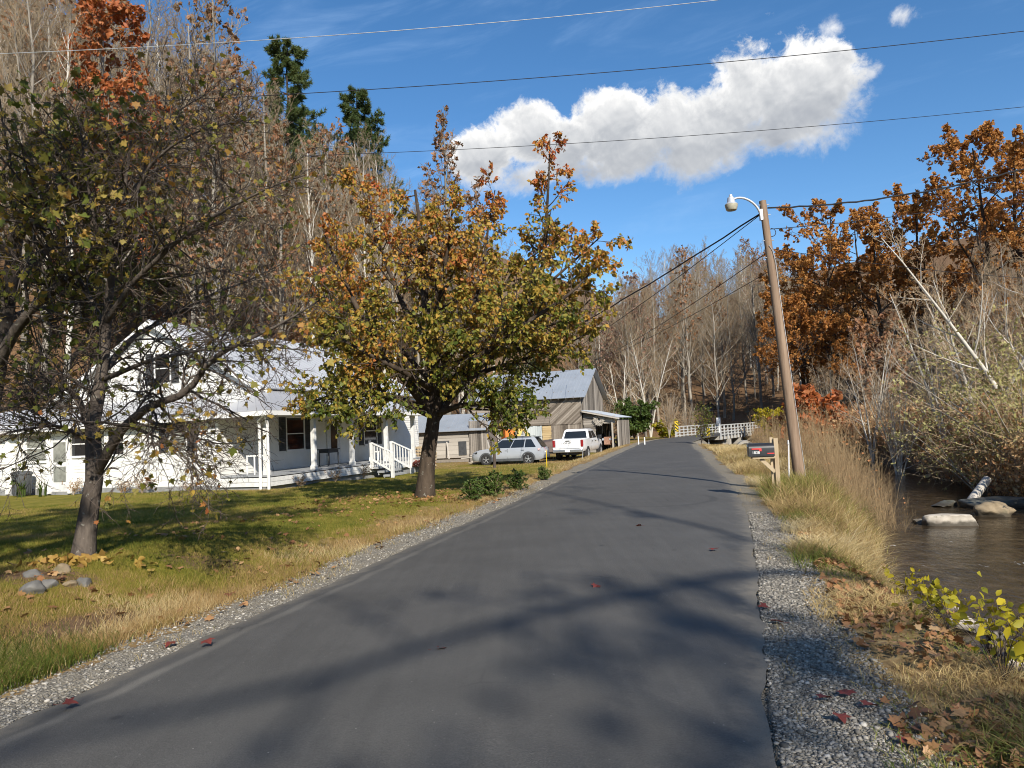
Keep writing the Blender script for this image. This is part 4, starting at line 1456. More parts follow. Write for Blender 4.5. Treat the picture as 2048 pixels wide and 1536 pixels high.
def plant(seed, H, stems, spread, c2, leafper, leafsize, lkind='simple', c3=0, r=.006):
    rg = np.random.default_rng(seed)
    n = 5
    t = np.linspace(0, 1, n)
    a = rg.uniform(0, 6.28, stems)
    s = rg.uniform(.1, 1, stems)*spread*H
    bx = rg.normal(0, .12*H*spread, (stems, 2))
    P = np.stack([bx[:, :1]+np.cos(a)[:, None]*s[:, None]*t**1.5, bx[:, 1:]+np.sin(a)[:, None]*s[:, None]*t**1.5, H*t[None]*rg.uniform(.5, 1., stems)[:, None]], -1)
    P += np.cumsum(rg.normal(0, .015*H, P.shape), 1)*t[None, :, None]
    R = r*(1-.6*t)[None]*np.ones((stems, 1))
    sp = [dict(c=c2, t0=.25, t1=1., len=.35, ang=40, av=14, n=3, wob=.15, up=.08, rr=.7, rmin=r*.5, tip=.6)]
    if c3:
        sp.append(dict(c=c3, t0=.2, t1=1., len=.5, ang=40, av=14, n=3, wob=.15, up=.05, rr=.7, rmin=r*.4, tip=.6))
    lv = grow(rg, P, R, sp)
    parts = []
    for P_, R_ in lv:
        V, F = tubes(P_, R_, 3)
        parts.append((V, F, np.repeat(rg.uniform(0, 1, len(P_)), P_.shape[1]*3), 0))
    if leafper:
        V, F, r_ = leafset(rg, lv[-1][0], leafper, leafsize, lkind, .3, .9)
        parts.append((V, F, r_, 1))
    return merge(parts)


rng = np.random.default_rng(23)
# brush under the hillside trees
pr = [plant(400+i, 2.2, 10, .55, 6, .30, .20, 'simple', 3, .010) for i in range(4)]
X, Yy = [], []
while len(X) < 1150:
    x, y = rng.uniform(-70, 95), rng.uniform(38, 190)
    ql = float(qlat(x, y)-qfoot(y))
    okk = (x < xl(y)-2 and ql > .2) or (y > 96 and abs(x-xl(min(y, 138))) > 7) or (x > sf(min(y, 98))+5 and y > 36 and x > xr(min(y, 138))+4)
    if not okk or not inview(x, y, hz1(x, y)+1) or not inview(x, y, hz1(x, y)+1)[0]:
        continue
    X.append(x)
    Yy.append(y)
X, Yy = np.array(X), np.array(Yy)
replicate('undergrowth', rng, pr, X, Yy, rng.uniform(.6, 1.5, len(X)), [M['twig_grey'], M['leaf_brown']])
# red brown bramble and weeds on the far bank
pr = [plant(420+i, 1.7, 12, .6, 5, 1.0, .13, 'simple', 3, .006) for i in range(4)]
y = rng.uniform(17, 66, 620)
x = sf(y)+rng.uniform(-.2, 1, 620)**1.3*np.interp(y, [17, 30, 66], [7, 11, 13])
replicate('bramble', rng, pr, np.where(np.isnan(x), sf(y)+1, x), y, rng.uniform(.7, 1.35, 620), [M['twig_tan'], M['leaf_weed']])
# tall straw coloured weeds on the near bank by the pole
pr = [plant(440+i, 2.1, 6, .30, 3, .18, .06, 'simple', 0, .0055) for i in range(5)]
y = np.concatenate([rng.uniform(17, 40, 230), rng.uniform(17, 25, 60)])
t = rng.uniform(0, 1, len(y))
x = (xr(y)+2.1+.35*(y > 20))*(1-t)+(sn(y)+.3)*t
k_ = np.array([pix(a_, c_, 0)[0] < 1795 for a_, c_ in zip(x, y)])
x, y = x[k_], y[k_]
replicate('tall_weeds', rng, pr, x, y, rng.uniform(.55, 1.15, len(y))*np.clip(.45+(y-16)/6, .45, 1), [M['stalk_brown'], M['leaf_weed']])
# ------------------------------------------------------------------ the near trees, limb by limb
def resample(pts, n):
    pts = np.array(pts, float)
    d = np.concatenate([[0], np.cumsum(np.linalg.norm(np.diff(pts, axis=0), axis=1))])
    t = np.linspace(0, d[-1], n*6)
    q_ = np.stack([np.interp(t, d, pts[:, i]) for i in range(3)], 1)
    k = max(3, n//2)
    ker = np.ones(k)/k
    pad = np.concatenate([np.repeat(q_[:1], k, 0), q_, np.repeat(q_[-1:], k, 0)])
    sm_ = np.stack([np.convolve(pad[:, i], ker, 'same') for i in range(3)], 1)[k:-k]
    sm_[0], sm_[-1] = q_[0], q_[-1]
    return sm_[np.linspace(0, len(sm_)-1, n).astype(int)]


def limbs(lst, Y0, n=14):
    """list of ([(u, v, extra depth)...], r0, r1)"""
    P, R = [], []
    for pts, r0, r1 in lst:
        P.append(resample([tuple(at(u, v, Y0+dy)) for u, v, dy in pts], n))
        R.append(np.linspace(r0, r1, n))
    return np.array(P), np.array(R)


# ---- pear like tree in front of the porch steps
rg = np.random.default_rng(501)
Y0 = 19.75
base = gnd(850, 998, 0.0)
P, R = limbs([
    ([(850, 1002, 0), (851, 965, 0), (857, 900, 0), (866, 850, 0), (872, 800, 0), (868, 720, -.2), (852, 620, -.3), (842, 520, -.2), (838, 430, 0), (830, 380, 0)], .225, .035),
    ([(868, 840, 0), (900, 790, .5), (960, 730, .9), (1030, 660, 1.1), (1085, 560, 1.0), (1092, 450, .9), (1098, 350, .8), (1100, 275, .8)], .15, .012),
    ([(866, 830, 0), (820, 770, -.5), (760, 690, -1.0), (705, 600, -1.2), (670, 520, -1.2), (650, 470, -1.2)], .15, .02),
    ([(868, 830, 0), (915, 812, -.4), (960, 806, -.7), (1000, 808, -1.0), (1035, 815, -1.1)], .10, .02),
    ([(866, 820, 0), (800, 800, .7), (730, 780, 1.2), (660, 790, 1.5), (600, 815, 1.6)], .12, .02),
    ([(872, 790, 0), (950, 720, -1.2), (1060, 640, -1.8), (1140, 590, -2.0), (1205, 520, -2.0)], .12, .015),
    ([(870, 760, 0), (930, 660, .8), (965, 560, 1.2), (975, 460, 1.4), (990, 380, 1.3)], .11, .015),
    ([(866, 730, 0), (810, 620, .8), (770, 520, 1.2), (740, 430, 1.3), (715, 350, 1.2)], .11, .012),
    ([(860, 680, 0), (885, 560, -1.2), (900, 470, -1.6), (905, 410, -1.6)], .09, .015),
    ([(872, 790, 0), (960, 745, 1.2), (1060, 715, 1.6), (1130, 690, 1.6), (1180, 665, 1.5)], .10, .015),
    ([(868, 780, 0), (800, 740, -1.6), (720, 700, -2.2), (640, 650, -2.3)], .10, .015),
    ([(870, 770, 0), (900, 700, -2.0), (930, 640, -2.8), (950, 600, -3.0)], .09, .015),
    ([(869, 760, 0), (960, 690, -.5), (1060, 600, -1), (1150, 520, -1), (1205, 470, -.8)], .09, .015),
    ([(872, 800, 0), (980, 720, .2), (1080, 660, .2), (1160, 620, .3), (1200, 580, .4)], .09, .015),
    ([(870, 740, 0), (960, 640, 1.8), (1030, 540, 2.2), (1120, 470, 2.2)], .08, .015),
    ([(866, 800, 0), (780, 720, .2), (700, 660, .3), (640, 600, .3), (615, 560, .3)], .09, .015),
    ([(866, 770, 0), (760, 650, 1.8), (690, 560, 2.2), (655, 500, 2.2)], .08, .015),
    ([(867, 835, 0), (790, 800, -1.2), (710, 790, -1.8), (650, 800, -2)], .08, .015)], Y0, 14)
R[0] *= 1+.35*np.exp(-np.linspace(0, 1, 14)*16)
lv = grow(rg, P, R, [
    dict(c=21, t0=.30, t1=.99, la=1.6, fn=lambda t: 1.15-.75*t, ang=52, av=14, n=6, wob=.16, up=.05, rr=.45, rmin=.010, rmax=.035, tip=.35),
    dict(c=8, t0=.2, t1=1., len=.42, fn=lambda t: 1.1-.5*t, ang=46, av=14, n=4, wob=.17, up=.04, rr=.6, rmin=.005, tip=.5),
    dict(c=4, t0=.2, t1=1., len=.55, ang=42, av=14, n=3, wob=.15, up=.02, rr=.65, rmin=.0035, tip=.6)])
lf = [(*leafset(rg, lv[3][0], 3, .10, 'oval', .75, .6), M['leaf_pear']), (*leafset(rg, lv[2][0], 4, .105, 'oval', .75, .6), M['leaf_pear'])]
d = tree_data('pear_tree', lv, [14, 6, 4, 3], 2, M['bark_brown'], M['twig_dark'], lf, tuple(base))
place_tree('pear_tree', d, base, label='broad green and orange leaved tree with a thick dark trunk on the lawn', cat='tree')

# ---- slim half bare tree in the rock ringed bed
rg = np.random.default_rng(502)
Y0 = 9.33
base = gnd(165, 1120, .35)
P, R = limbs([
    ([(165, 1128, 0), (170, 1080, 0), (176, 1030, 0), (186, 980, 0), (192, 945, 0), (186, 890, 0), (182, 850, .1), (200, 780, .2), (210, 700, .2), (216, 600, .1), (232, 490, 0), (250, 380, -.1), (262, 280, -.2)], .125, .012),
    ([(192, 945, 0), (215, 905, -.2), (240, 860, -.3), (300, 810, -.6), (370, 790, -.8), (395, 760, -.9), (412, 725, -1.0), (470, 690, -1.2), (560, 650, -1.4), (640, 600, -1.5)], .07, .008),
    ([(186, 890, 0), (172, 830, .3), (150, 785, .6), (110, 765, .9), (60, 762, 1.2), (10, 780, 1.4)], .05, .010),
    ([(206, 745, .2), (240, 700, .5), (270, 670, .7), (330, 640, 1.0), (420, 590, 1.3), (500, 560, 1.5), (560, 530, 1.6)], .042, .007),
    ([(214, 640, .1), (270, 560, -.4), (352, 484, -.8), (440, 425, -1.1), (548, 370, -1.3), (610, 350, -1.4)], .042, .007),
    ([(240, 440, 0), (285, 345, .4), (320, 260, .6), (365, 215, .7), (430, 180, .8)], .03, .006),
    ([(236, 470, 0), (300, 330, -.5), (345, 290, -.7), (400, 260, -.8), (480, 240, -1)], .03, .006),
    ([(213, 660, .2), (160, 560, .5), (110, 480, .7), (70, 400, .8)], .04, .007),
    ([(222, 560, .1), (190, 450, -.4), (170, 340, -.6), (160, 250, -.7)], .035, .006),
    ([(186, 880, 0), (110, 850, -.6), (40, 860, -1.0), (-40, 880, -1.2)], .028, .006),
    ([(205, 760, .2), (300, 720, -.6), (400, 700, -.9), (500, 690, -1.2), (600, 700, -1.3)], .035, .006),
    ([(250, 850, -.3), (330, 880, -.6), (370, 900, -.7), (390, 905, -.8)], .02, .004)], Y0, 16)
R[0] *= 1+.30*np.exp(-np.linspace(0, 1, 16)*18)
lv = grow(rg, P, R, [
    dict(c=30, t0=.20, t1=.99, la=1.3, fn=lambda t: 1.1-.6*t, ang=48, av=16, n=7, wob=.20, up=.0, rr=.42, rmin=.006, rmax=.016, tip=.35),
    dict(c=8, t0=.15, t1=1., len=.45, fn=lambda t: 1.1-.5*t, ang=45, av=16, n=5, wob=.22, up=-.02, rr=.6, rmin=.0036, tip=.5),
    dict(c=6, t0=.15, t1=1., len=.5, ang=42, av=14, n=4, wob=.2, up=-.03, rr=.65, rmin=.0028, tip=.6)])
lf = [(*leafset(rg, lv[3][0], .13, .062, 'maple', .6, .7), M['leaf_maple']), (*leafset(rg, lv[2][0], .22, .07, 'maple', .6, .7), M['leaf_pear'])]
d = tree_data('small_maple', lv, [12, 6, 4, 3], 2, M['bark_dark'], M['twig_dark'], lf, tuple(base))
place_tree('maple_tree', d, base, label='slim forked half bare tree rising from a ring of rocks and yellow leaves', cat='tree')

# ---- big leafy maple whose trunk stands at the picture edge
rg = np.random.default_rng(503)
Y0 = 10.6
base = at(-75, 1075, Y0)
base.z = hz1(base.x, base.y)
P, R = limbs([
    ([(-75, 1085, 0), (-45, 900, 0), (-14, 760, 0), (8, 640, 0), (20, 560, 0), (30, 490, 0), (48, 420, .1), (70, 350, .2), (95, 290, .3)], .23, .03),
    ([(-10, 740, 0), (30, 660, -.4), (75, 605, -.7), (150, 545, -1.0), (240, 500, -1.2), (330, 480, -1.3)], .09, .012),
    ([(18, 580, 0), (90, 500, .5), (170, 430, .9), (250, 370, 1.1), (330, 330, 1.2)], .08, .012),
    ([(28, 480, 0), (100, 390, -.6), (180, 330, -1.0), (230, 280, -1.2), (270, 250, -1.2)], .08, .012),
    ([(36, 460, 0), (60, 380, -.8), (110, 310, -1.3), (150, 270, -1.6)], .06, .012),
    ([(24, 520, 0), (-60, 420, -.6), (-140, 330, -1)], .08, .012),
    ([(10, 640, 0), (60, 620, 1.0), (140, 610, 1.6), (220, 600, 2.0)], .06, .012),
    ([(30, 470, 0), (70, 440, -1.4), (110, 420, -2.2), (160, 400, -2.6)], .06, .012)], Y0, 14)
lv = grow(rg, P, R, [
    dict(c=18, t0=.25, t1=.99, la=1.25, fn=lambda t: 1.1-.6*t, ang=50, av=14, n=6, wob=.16, up=.03, rr=.45, rmin=.008, rmax=.025, tip=.35),
    dict(c=7, t0=.2, t1=1., len=.45, ang=45, av=14, n=4, wob=.17, up=.02, rr=.6, rmin=.004, tip=.5),
    dict(c=3, t0=.2, t1=1., len=.55, ang=42, av=14, n=3, wob=.15, up=.0, rr=.65, rmin=.003, tip=.6)])
lf = [(*leafset(rg, lv[3][0], 1, .08, 'maple', .55, .7), M['leaf_maple']), (*leafset(rg, lv[2][0], 1, .085, 'maple', .55, .7), M['leaf_maple'])]
d = tree_data('big_maple', lv, [12, 6, 4, 3], 2, M['bark_dark'], M['twig_dark'], lf, tuple(base))
place_tree('maple_tree', d, base, label='dark trunked maple at the picture edge with green, yellow and red leaves', cat='tree')

# ---- roadside trees standing behind the camera: their shade lies on road and lawn
rg = np.random.default_rng(504)


def shade_tree(seed, x, y, H, r, t0, la, per, size, label, lean=(0, 0), c1=16, ang=55):
    g = np.random.default_rng(seed)
    P, R = trunkline(g, H, r, 12, .035, lean)
    lv = grow(g, P, R, [
        dict(c=c1, t0=t0, t1=.98, la=la, fn=lambda t: .4+.9*(1-t), ang=ang, av=12, n=7, wob=.13, up=.07, rr=.5, rmin=.03, rmax=.10, tip=.3),
        dict(c=7, t0=.25, t1=1., len=.42, ang=45, av=14, n=5, wob=.16, up=.05, rr=.55, rmin=.012, tip=.4),
        dict(c=5, t0=.2, t1=1., len=.5, ang=42, av=14, n=4, wob=.16, up=.03, rr=.6, rmin=.006, tip=.5)])
    lf = [(*leafset(g, lv[3][0], per, size, 'maple', .5, .8), M['leaf_maple'])] if per else None
    d_ = tree_data('roadside_tree', lv, [10, 6, 4, 3], 2, M['bark_dark'], M['twig_dark'], lf)
    place_tree('roadside_tree', d_, (x, y, hz1(x, y)-.1), 0 if lean[0] else g.uniform(0, 6), 1, label, None, 'tree')


g = np.random.default_rng(601)
P = np.array([resample([(11.6, -13, -.5), (11.5, -13.1, 6), (11.3, -13.3, 11), (11.1, -13.6, 15), (11.0, -13.4, 19), (11.1, -13, 24)], 12),
              resample([(11.1, -13.5, 14.6), (10.2, -14.5, 15.8), (9.1, -15.6, 16), (7.6, -16.8, 16.2), (5.8, -18.4, 16.1), (3.6, -20, 16.3)], 12),
              resample([(11.2, -13.4, 13.2), (10.2, -15.6, 15.0), (9.4, -17.8, 15.8), (8.6, -20, 16.2), (7.8, -22, 16.4)], 12)])
R = np.array([np.linspace(.11, .05, 12), np.linspace(.13, .04, 12), np.linspace(.10, .03, 12)])
lv = grow(g, P, R, [dict(c=9, t0=.4, t1=.98, la=2.4, fn=lambda t: 1.1-.5*t, ang=58, av=14, n=6, wob=.15, up=.03, rr=.45, rmin=.016, rmax=.04, tip=.3),
                    dict(c=5, t0=.3, t1=1., len=.5, ang=45, n=4, wob=.15, up=.03, rr=.6, rmin=.008, tip=.5)])
place_tree('roadside_tree', tree_data('roadside_tree', lv, [10, 5, 4], 2, M['bark_dark'], M['twig_dark'], [(*leafset(g, lv[2][0], 2, .20, 'maple', .4, .6), M['leaf_maple'])], (11.6, -13, 0)), (11.6, -13, 0), 0, 1, 'roadside tree behind the viewer on the stream side, shading the road', None, 'tree')
shade_tree(602, -5.5, -1.4, 15, .30, .42, 5.2, 4, .18, 'leafy roadside tree behind the viewer on the house side, shading the lawn', lean=(.24, .08), c1=20)
shade_tree(605, -7.0, -6.5, 17, .30, .45, 5.5, 4, .18, 'tall leafy tree behind the viewer beyond the leaning one, shading the far lawn', lean=(.22, .12), c1=20)
shade_tree(603, -9.0, -2.5, 13, .26, .25, 5.5, 4, .18, 'leafy tree farther back on the house side, shading the bank', c1=20)
shade_tree(606, 10.2, -22.6, 20, .16, .74, 3.2, 1, .19, 'slender tall tree behind the viewer across the stream, dappling the near road edge', c1=14)
shade_tree(604, 1.0, -24.0, 17, .26, .4, 4.0, 1, .14, 'distant roadside tree behind the viewer, speckling the road with shade')
# ------------------------------------------------------------------ built things: materials
M['siding'] = simple('white_siding', (0.72, 0.71, 0.66), (0.82, 0.81, 0.77), 2.5, .6, .05, 20)
M['trim'] = simple('white_trim', (0.74, 0.73, 0.69), (0.82, 0.81, 0.78), 3, .55)
M['porch_white'] = simple('weathered_white_paint', (0.55, 0.55, 0.53), (0.80, 0.79, 0.76), 5, .65)
M['foundation'] = simple('grey_block', (0.20, 0.20, 0.20), (0.34, 0.34, 0.33), 3, .9, .3, 20)
M['deck_grey'] = simple('grey_deck', (0.24, 0.25, 0.26), (0.36, 0.37, 0.38), 3, .7, .1, 20, stretch=(1, 12, 1))
M['shutter'] = simple('dark_shutter', (0.035, 0.038, 0.04), (0.075, 0.078, 0.08), 6, .6)
M['frame_tan'] = simple('beige_frame', (0.55, 0.50, 0.38), (0.66, 0.61, 0.48), 5, .6)
m, b = newmat('window_glass')
b.out(b.bsdf((0.015, 0.018, 0.02), .06, None, 0, .6))
M['glass'] = m
m, b = newmat('curtained_glass')
b.out(b.bsdf(b.mix(b.noise(b.co(), 6, 3, .6), (0.08, 0.085, 0.07), (0.40, 0.41, 0.36)), .12, None, 0, .5))
M['curtain_glass'] = m


def metal_roof(name, ca, cb, period, rust=0.0):
    m, b = newmat(name)
    co = b.co()
    f = b.noise(co, .8, 4, .6)
    col = b.mix(f, ca, cb)
    if rust:
        rs = b.sstep(b.noise(co, 1.3, 5, .7), .60, .72)
        col = b.mix(b.m('MULTIPLY', rs, rust), col, (0.20, 0.10, 0.05))
    b.out(b.bsdf(col, .42, None, .35, .5))
    return m


M['roof_white'] = metal_roof('pale_metal_roof', (0.48, 0.485, 0.495), (0.60, 0.60, 0.60), .3)
M['roof_tin'] = metal_roof('galvanised_roof', (0.30, 0.335, 0.37), (0.46, 0.49, 0.52), .2, .25)


def boardmat(name, stops, grain=1.0):
    m, b = newmat(name)
    ri = b.n('ShaderNodeNewGeometry').outputs['Random Per Island']
    co = b.co()
    g_ = b.noise(co, 7 * grain, 5, .7)
    f = b.m('ADD', b.m('MULTIPLY', ri, .65), b.m('MULTIPLY', g_, .35))
    col = b.ramp(f, stops)
    b.out(b.bsdf(col, .9, b.bump(g_, .5, .01), 0, .1))
    return m


M['board_grey'] = boardmat('weathered_grey_boards', [(0.1, (0.075, 0.066, 0.057)), (.5, (0.22, 0.195, 0.165)), (.9, (0.40, 0.36, 0.31))])
M['board_tan'] = boardmat('weathered_tan_boards', [(0.1, (0.085, 0.07, 0.055)), (.5, (0.215, 0.18, 0.145)), (.9, (0.37, 0.325, 0.27))])
M['board_yellow'] = boardmat('yellow_tan_boards', [(0.1, (0.42, 0.30, 0.15)), (.9, (0.56, 0.43, 0.24))])
M['board_blue'] = boardmat('pale_blue_grey_boards', [(0.1, (0.42, 0.46, 0.46)), (.9, (0.62, 0.65, 0.63))])
M['board_pale'] = boardmat('pale_boards', [(0.1, (0.30, 0.27, 0.23)), (.9, (0.50, 0.46, 0.40))])
M['new_wood'] = simple('treated_lumber', (0.34, 0.25, 0.15), (0.52, 0.42, 0.28), 8, .8, .2, 40, stretch=(1, 1, .2))
M['pole_wood'] = simple('pole_wood', (0.15, 0.095, 0.06), (0.36, 0.26, 0.18), 9, .85, .5, 40, stretch=(1, 1, .08))
M['concrete'] = simple('concrete', (0.30, 0.28, 0.24), (0.50, 0.47, 0.41), 1.5, .9, .3, 12)
M['galv'] = simple('galvanised', (0.55, 0.56, 0.57), (0.72, 0.73, 0.74), 8, .4, metal=.5, spec=.5)
M['lens'] = simple('frosted_lens', (0.36, 0.34, 0.26), (0.50, 0.47, 0.36), 14, .35, .3, 60, spec=.5)
M['black'] = simple('black_paint', (0.012, 0.012, 0.013), (0.03, 0.03, 0.032), 10, .38, spec=.5)
M['cable'] = simple('black_cable', (0.012, 0.012, 0.014), (0.03, 0.03, 0.033), 3, .6)
M['cable_grey'] = simple('bare_wire', (0.42, 0.42, 0.42), (0.6, 0.6, 0.6), 3, .4, metal=.6)
M['red'] = simple('red_paint', (0.55, 0.03, 0.03), (0.66, 0.06, 0.05), 5, .4, spec=.5)
M['white'] = simple('white_paint', (0.74, 0.74, 0.72), (0.82, 0.82, 0.80), 4, .5)
M['yellow'] = simple('yellow_sign', (0.75, 0.50, 0.02), (0.80, 0.56, 0.03), 4, .4)
M['dark_grey'] = simple('dark_grey_plastic', (0.055, 0.06, 0.063), (0.11, 0.115, 0.12), 3, .55)
M['rock_pale'] = simple('pale_rock', (0.34, 0.29, 0.23), (0.60, 0.54, 0.44), 3.5, .85, .6, 14)
M['rock_grey'] = simple('grey_rock', (0.075, 0.072, 0.068), (0.22, 0.21, 0.19), 4, .85, .7, 16)
M['rock_brown'] = simple('brown_rock', (0.14, 0.105, 0.06), (0.36, 0.28, 0.18), 4, .85, .6, 14)
M['rock_dark'] = simple('wet_dark_rock', (0.05, 0.052, 0.045), (0.15, 0.15, 0.125), 3, .5, .5, 14)
M['rubber'] = simple('tyre_rubber', (0.018, 0.018, 0.019), (0.045, 0.044, 0.043), 9, .8)
M['rim'] = simple('alloy_rim', (0.55, 0.56, 0.57), (0.66, 0.67, 0.68), 5, .3, metal=.6, spec=.5)


def paint(name, ca, cb):
    m, b = newmat(name)
    b.out(b.bsdf(b.mix(b.noise(b.co(), 2, 3, .5), ca, cb), .28, None, .0, .5, Coat_Weight=.6, Coat_Roughness=.08))
    return m


M['car_silver'] = paint('silver_paint', (0.30, 0.32, 0.345), (0.37, 0.39, 0.42))
M['truck_white'] = paint('white_car_paint', (0.74, 0.74, 0.73), (0.80, 0.80, 0.79))
M['tail'] = paint('tail_lamp', (0.22, 0.008, 0.01), (0.30, 0.015, 0.015))
M['chrome'] = simple('bumper_steel', (0.42, 0.44, 0.45), (0.60, 0.61, 0.62), 3, .25, metal=.8, spec=.5)
M['tarp'] = simple('brown_tarp', (0.085, 0.062, 0.052), (0.15, 0.115, 0.095), 3, .7, .3, 8)
M['orange'] = simple('orange_paint', (0.62, 0.17, 0.03), (0.70, 0.24, 0.05), 3, .5)
M['machine_yellow'] = simple('machine_yellow', (0.62, 0.42, 0.10), (0.70, 0.52, 0.18), 3, .5)
M['rust'] = simple('faded_tractor_red', (0.26, 0.12, 0.075), (0.42, 0.26, 0.18), 6, .7)

RZ = rad(-19.3)


# ------------------------------------------------------------------ helpers for boards and windows
def lapped(mb, o, du, w, z0, z1, nv, ex=.13, clip=None, proud=.020):
    """clapboards on a vertical rectangle: origin o, unit direction du, width w"""
    o, du, nv = Vector(o), Vector(du), Vector(nv)
    z = z0
    while z < z1-.005:
        zt = min(z+ex, z1)
        a0, a1 = (0, w) if clip is None else clip(z)
        t0, t1 = (0, w) if clip is None else clip(zt)
        if a1-a0 > .05:
            p = [o+du*a0+nv*proud, o+du*a1+nv*proud, o+du*t1+nv*.002, o+du*t0+nv*.002]
            p[0].z = p[1].z = z
            p[2].z = p[3].z = zt
            mb.poly(p)
            q_ = [o+du*a0+nv*.0, o+du*a1+nv*.0, o+du*a1+nv*proud, o+du*a0+nv*proud]
            for k in q_:
                k.z = z
            mb.poly(q_)
        z = zt


def boards(mb, o, du, dv, w, h, bw, nv, rnd, gap=.012, th=.025, miss=0.0, slant=0.0):
    """separate planks side by side along du, each running along dv for h"""
    o, du, dv, nv = Vector(o), Vector(du), Vector(dv), Vector(nv)
    x = 0.0
    while x < w-.02:
        b_ = min(bw*rnd.uniform(.8, 1.2), w-x)
        if rnd.random() >= miss:
            e0, e1 = rnd.uniform(-.03, .02), h+rnd.uniform(-.03, .03)
            t_ = th*rnd.uniform(.5, 1.4)
            a = o+du*x
            c = o+du*(x+b_-gap)
            f = [a+dv*e0, c+dv*e0, c+dv*e1, a+dv*e1]
            vs = [p_ for p_ in f]+[p_+nv*t_ for p_ in f]
            mb.raw(vs, [(4, 5, 6, 7), (0, 1, 5, 4), (1, 2, 6, 5), (2, 3, 7, 6), (3, 0, 4, 7), (3, 2, 1, 0)])
        x += b_


def window(parent, o, du, nv, w, h, shutters=0.0, rows=2, cols=1, glass='glass', fm='trim', fw=.07, proud=.05, label=None):
    """o: lower middle of the opening on the wall plane"""
    o, du, nv = Vector(o), Vector(du).normalized(), Vector(nv).normalized()
    up = Vector((0, 0, 1))
    R3 = Matrix((du, nv, up)).transposed()
    f = MB()

    def bx(mb, x0, x1, z0, z1, d0, d1):
        mb.box(o+du*(x0+x1)/2+up*(z0+z1)/2+nv*(d0+d1)/2, (x1-x0, d1-d0, z1-z0), 0, R3)
    bx(f, -w/2-fw, w/2+fw, -fw*1.3, 0, 0, proud+.03)
    bx(f, -w/2-fw, w/2+fw, h, h+fw, 0, proud)
    bx(f, -w/2-fw, -w/2, 0, h, 0, proud)
    bx(f, w/2, w/2+fw, 0, h, 0, proud)
    for r in range(1, rows):
        bx(f, -w/2, w/2, h*r/rows-.022, h*r/rows+.022, .0, proud-.012)
    for c in range(1, cols):
        bx(f, -w/2+w*c/cols-.03, -w/2+w*c/cols+.03, 0, h, .0, proud-.010)
    wo = f.build('window', M[fm], parent, label=label)
    p = MB()
    bx(p, -w/2, w/2, 0, h, .004, .022)
    p.build('pane', M[glass], wo)
    if shutters:
        for sg in (-1, 1):
            s_ = MB()
            c0_ = sg*(w/2+fw+.02+shutters/2)
            bx(s_, c0_-shutters/2, c0_+shutters/2, -.04, h+.06, .02, .055)
            for k in range(14):
                zz = .02+(h-.04)*(k+.5)/14
                s_.box(o+du*c0_+up*zz+nv*.062, (shutters-.10, .02, h/14*.62), 0, R3 @ Matrix.Rotation(rad(25), 3, 'X'))
            s_.build('shutter', M['shutter'], wo)
    return wo


# ------------------------------------------------------------------ white farmhouse
HB = -0.1
house = empty('farmhouse', (-11.08, 27.14, HB), RZ, 'white clapboard farmhouse with a pale metal roof and long front porch', 'house')
ex_, ey_, ez_ = Vector((1, 0, 0)), Vector((0, 1, 0)), Vector((0, 0, 1))
L_H, L_P, WX = 16.5, 13.2, -12.6
FL = .54
w = MB()
lapped(w, (WX, 0, 0), ex_, -WX-.0, .18, 2.86, -ey_)
w.build('wall', M['siding'], house)
w = MB()
lapped(w, (0, .0, 0), ey_, L_H, .2, 3.85, ex_)
w.build('wall', M['siding'], house)
w = MB()
pk, gz = -5.5, 7.05
lapped(w, (-11.6, 2.5, 0), ex_, 11.6, 2.9, gz, -ey_, clip=lambda z: ((max(0, (z-3.75))/.575), 12.2-max(0, (z-3.75))/.575) if z > 3.75 else (0, 11.6))
w.build('wall', M['siding'], house, label='gable wall above the side roof')
w = MB()
w.box((-5.8, L_H/2+1.25, 2.0), (11.4, L_H-2.6, 3.8))
w.build('wall', M['siding'], house)
f = MB()
f.box((WX/2, .06, -.15), (-WX-.02, .2, .7))
f.box((-.1, L_H/2, -.15), (.2, L_H-.1, .7))
f.box((2.02, L_P/2, -.25), (.14, L_P-.1, .72))
f.box((1.0, .16, -.25), (2.0, .14, .72))
f.build('foundation', M['foundation'], house)
for x in (0.0, WX):
    c = MB()
    c.box((x, 0.0, 1.5), (.11, .11, 2.7))
    c.build('corner_board', M['trim'], house)


def seam_roof(mb, p00, p10, p11, p01, th=.05, step=.42, rib=.03):
    """metal roof sheet p00-p10 eave, p01-p11 ridge, with raised seams running up the slope"""
    p00, p10, p11, p01 = map(Vector, (p00, p10, p11, p01))
    n = (p10-p00).cross(p01-p00).normalized()
    if n.z < 0:
        n = -n
    dn = n*th
    mb.raw([p00-dn, p10-dn, p11-dn, p01-dn, p00, p10, p11, p01], [(4, 5, 6, 7), (3, 2, 1, 0), (0, 1, 5, 4), (1, 2, 6, 5), (2, 3, 7, 6), (3, 0, 4, 7)])
    k = max(2, int((p10-p00).length/step))
    for i in range(k+1):
        t = min(max(i/k, .004), .996)
        a, e = p00.lerp(p10, t), p01.lerp(p11, t)
        d_ = (p10-p00).normalized()*rib*.7
        mb.raw([a-d_, a+d_, e+d_, e-d_, a+n*rib-d_*.5, a+n*rib+d_*.5, e+n*rib+d_*.5, e+n*rib-d_*.5], [(4, 5, 6, 7), (0, 1, 5, 4), (2, 3, 7, 6), (1, 2, 6, 5), (3, 0, 4, 7)])


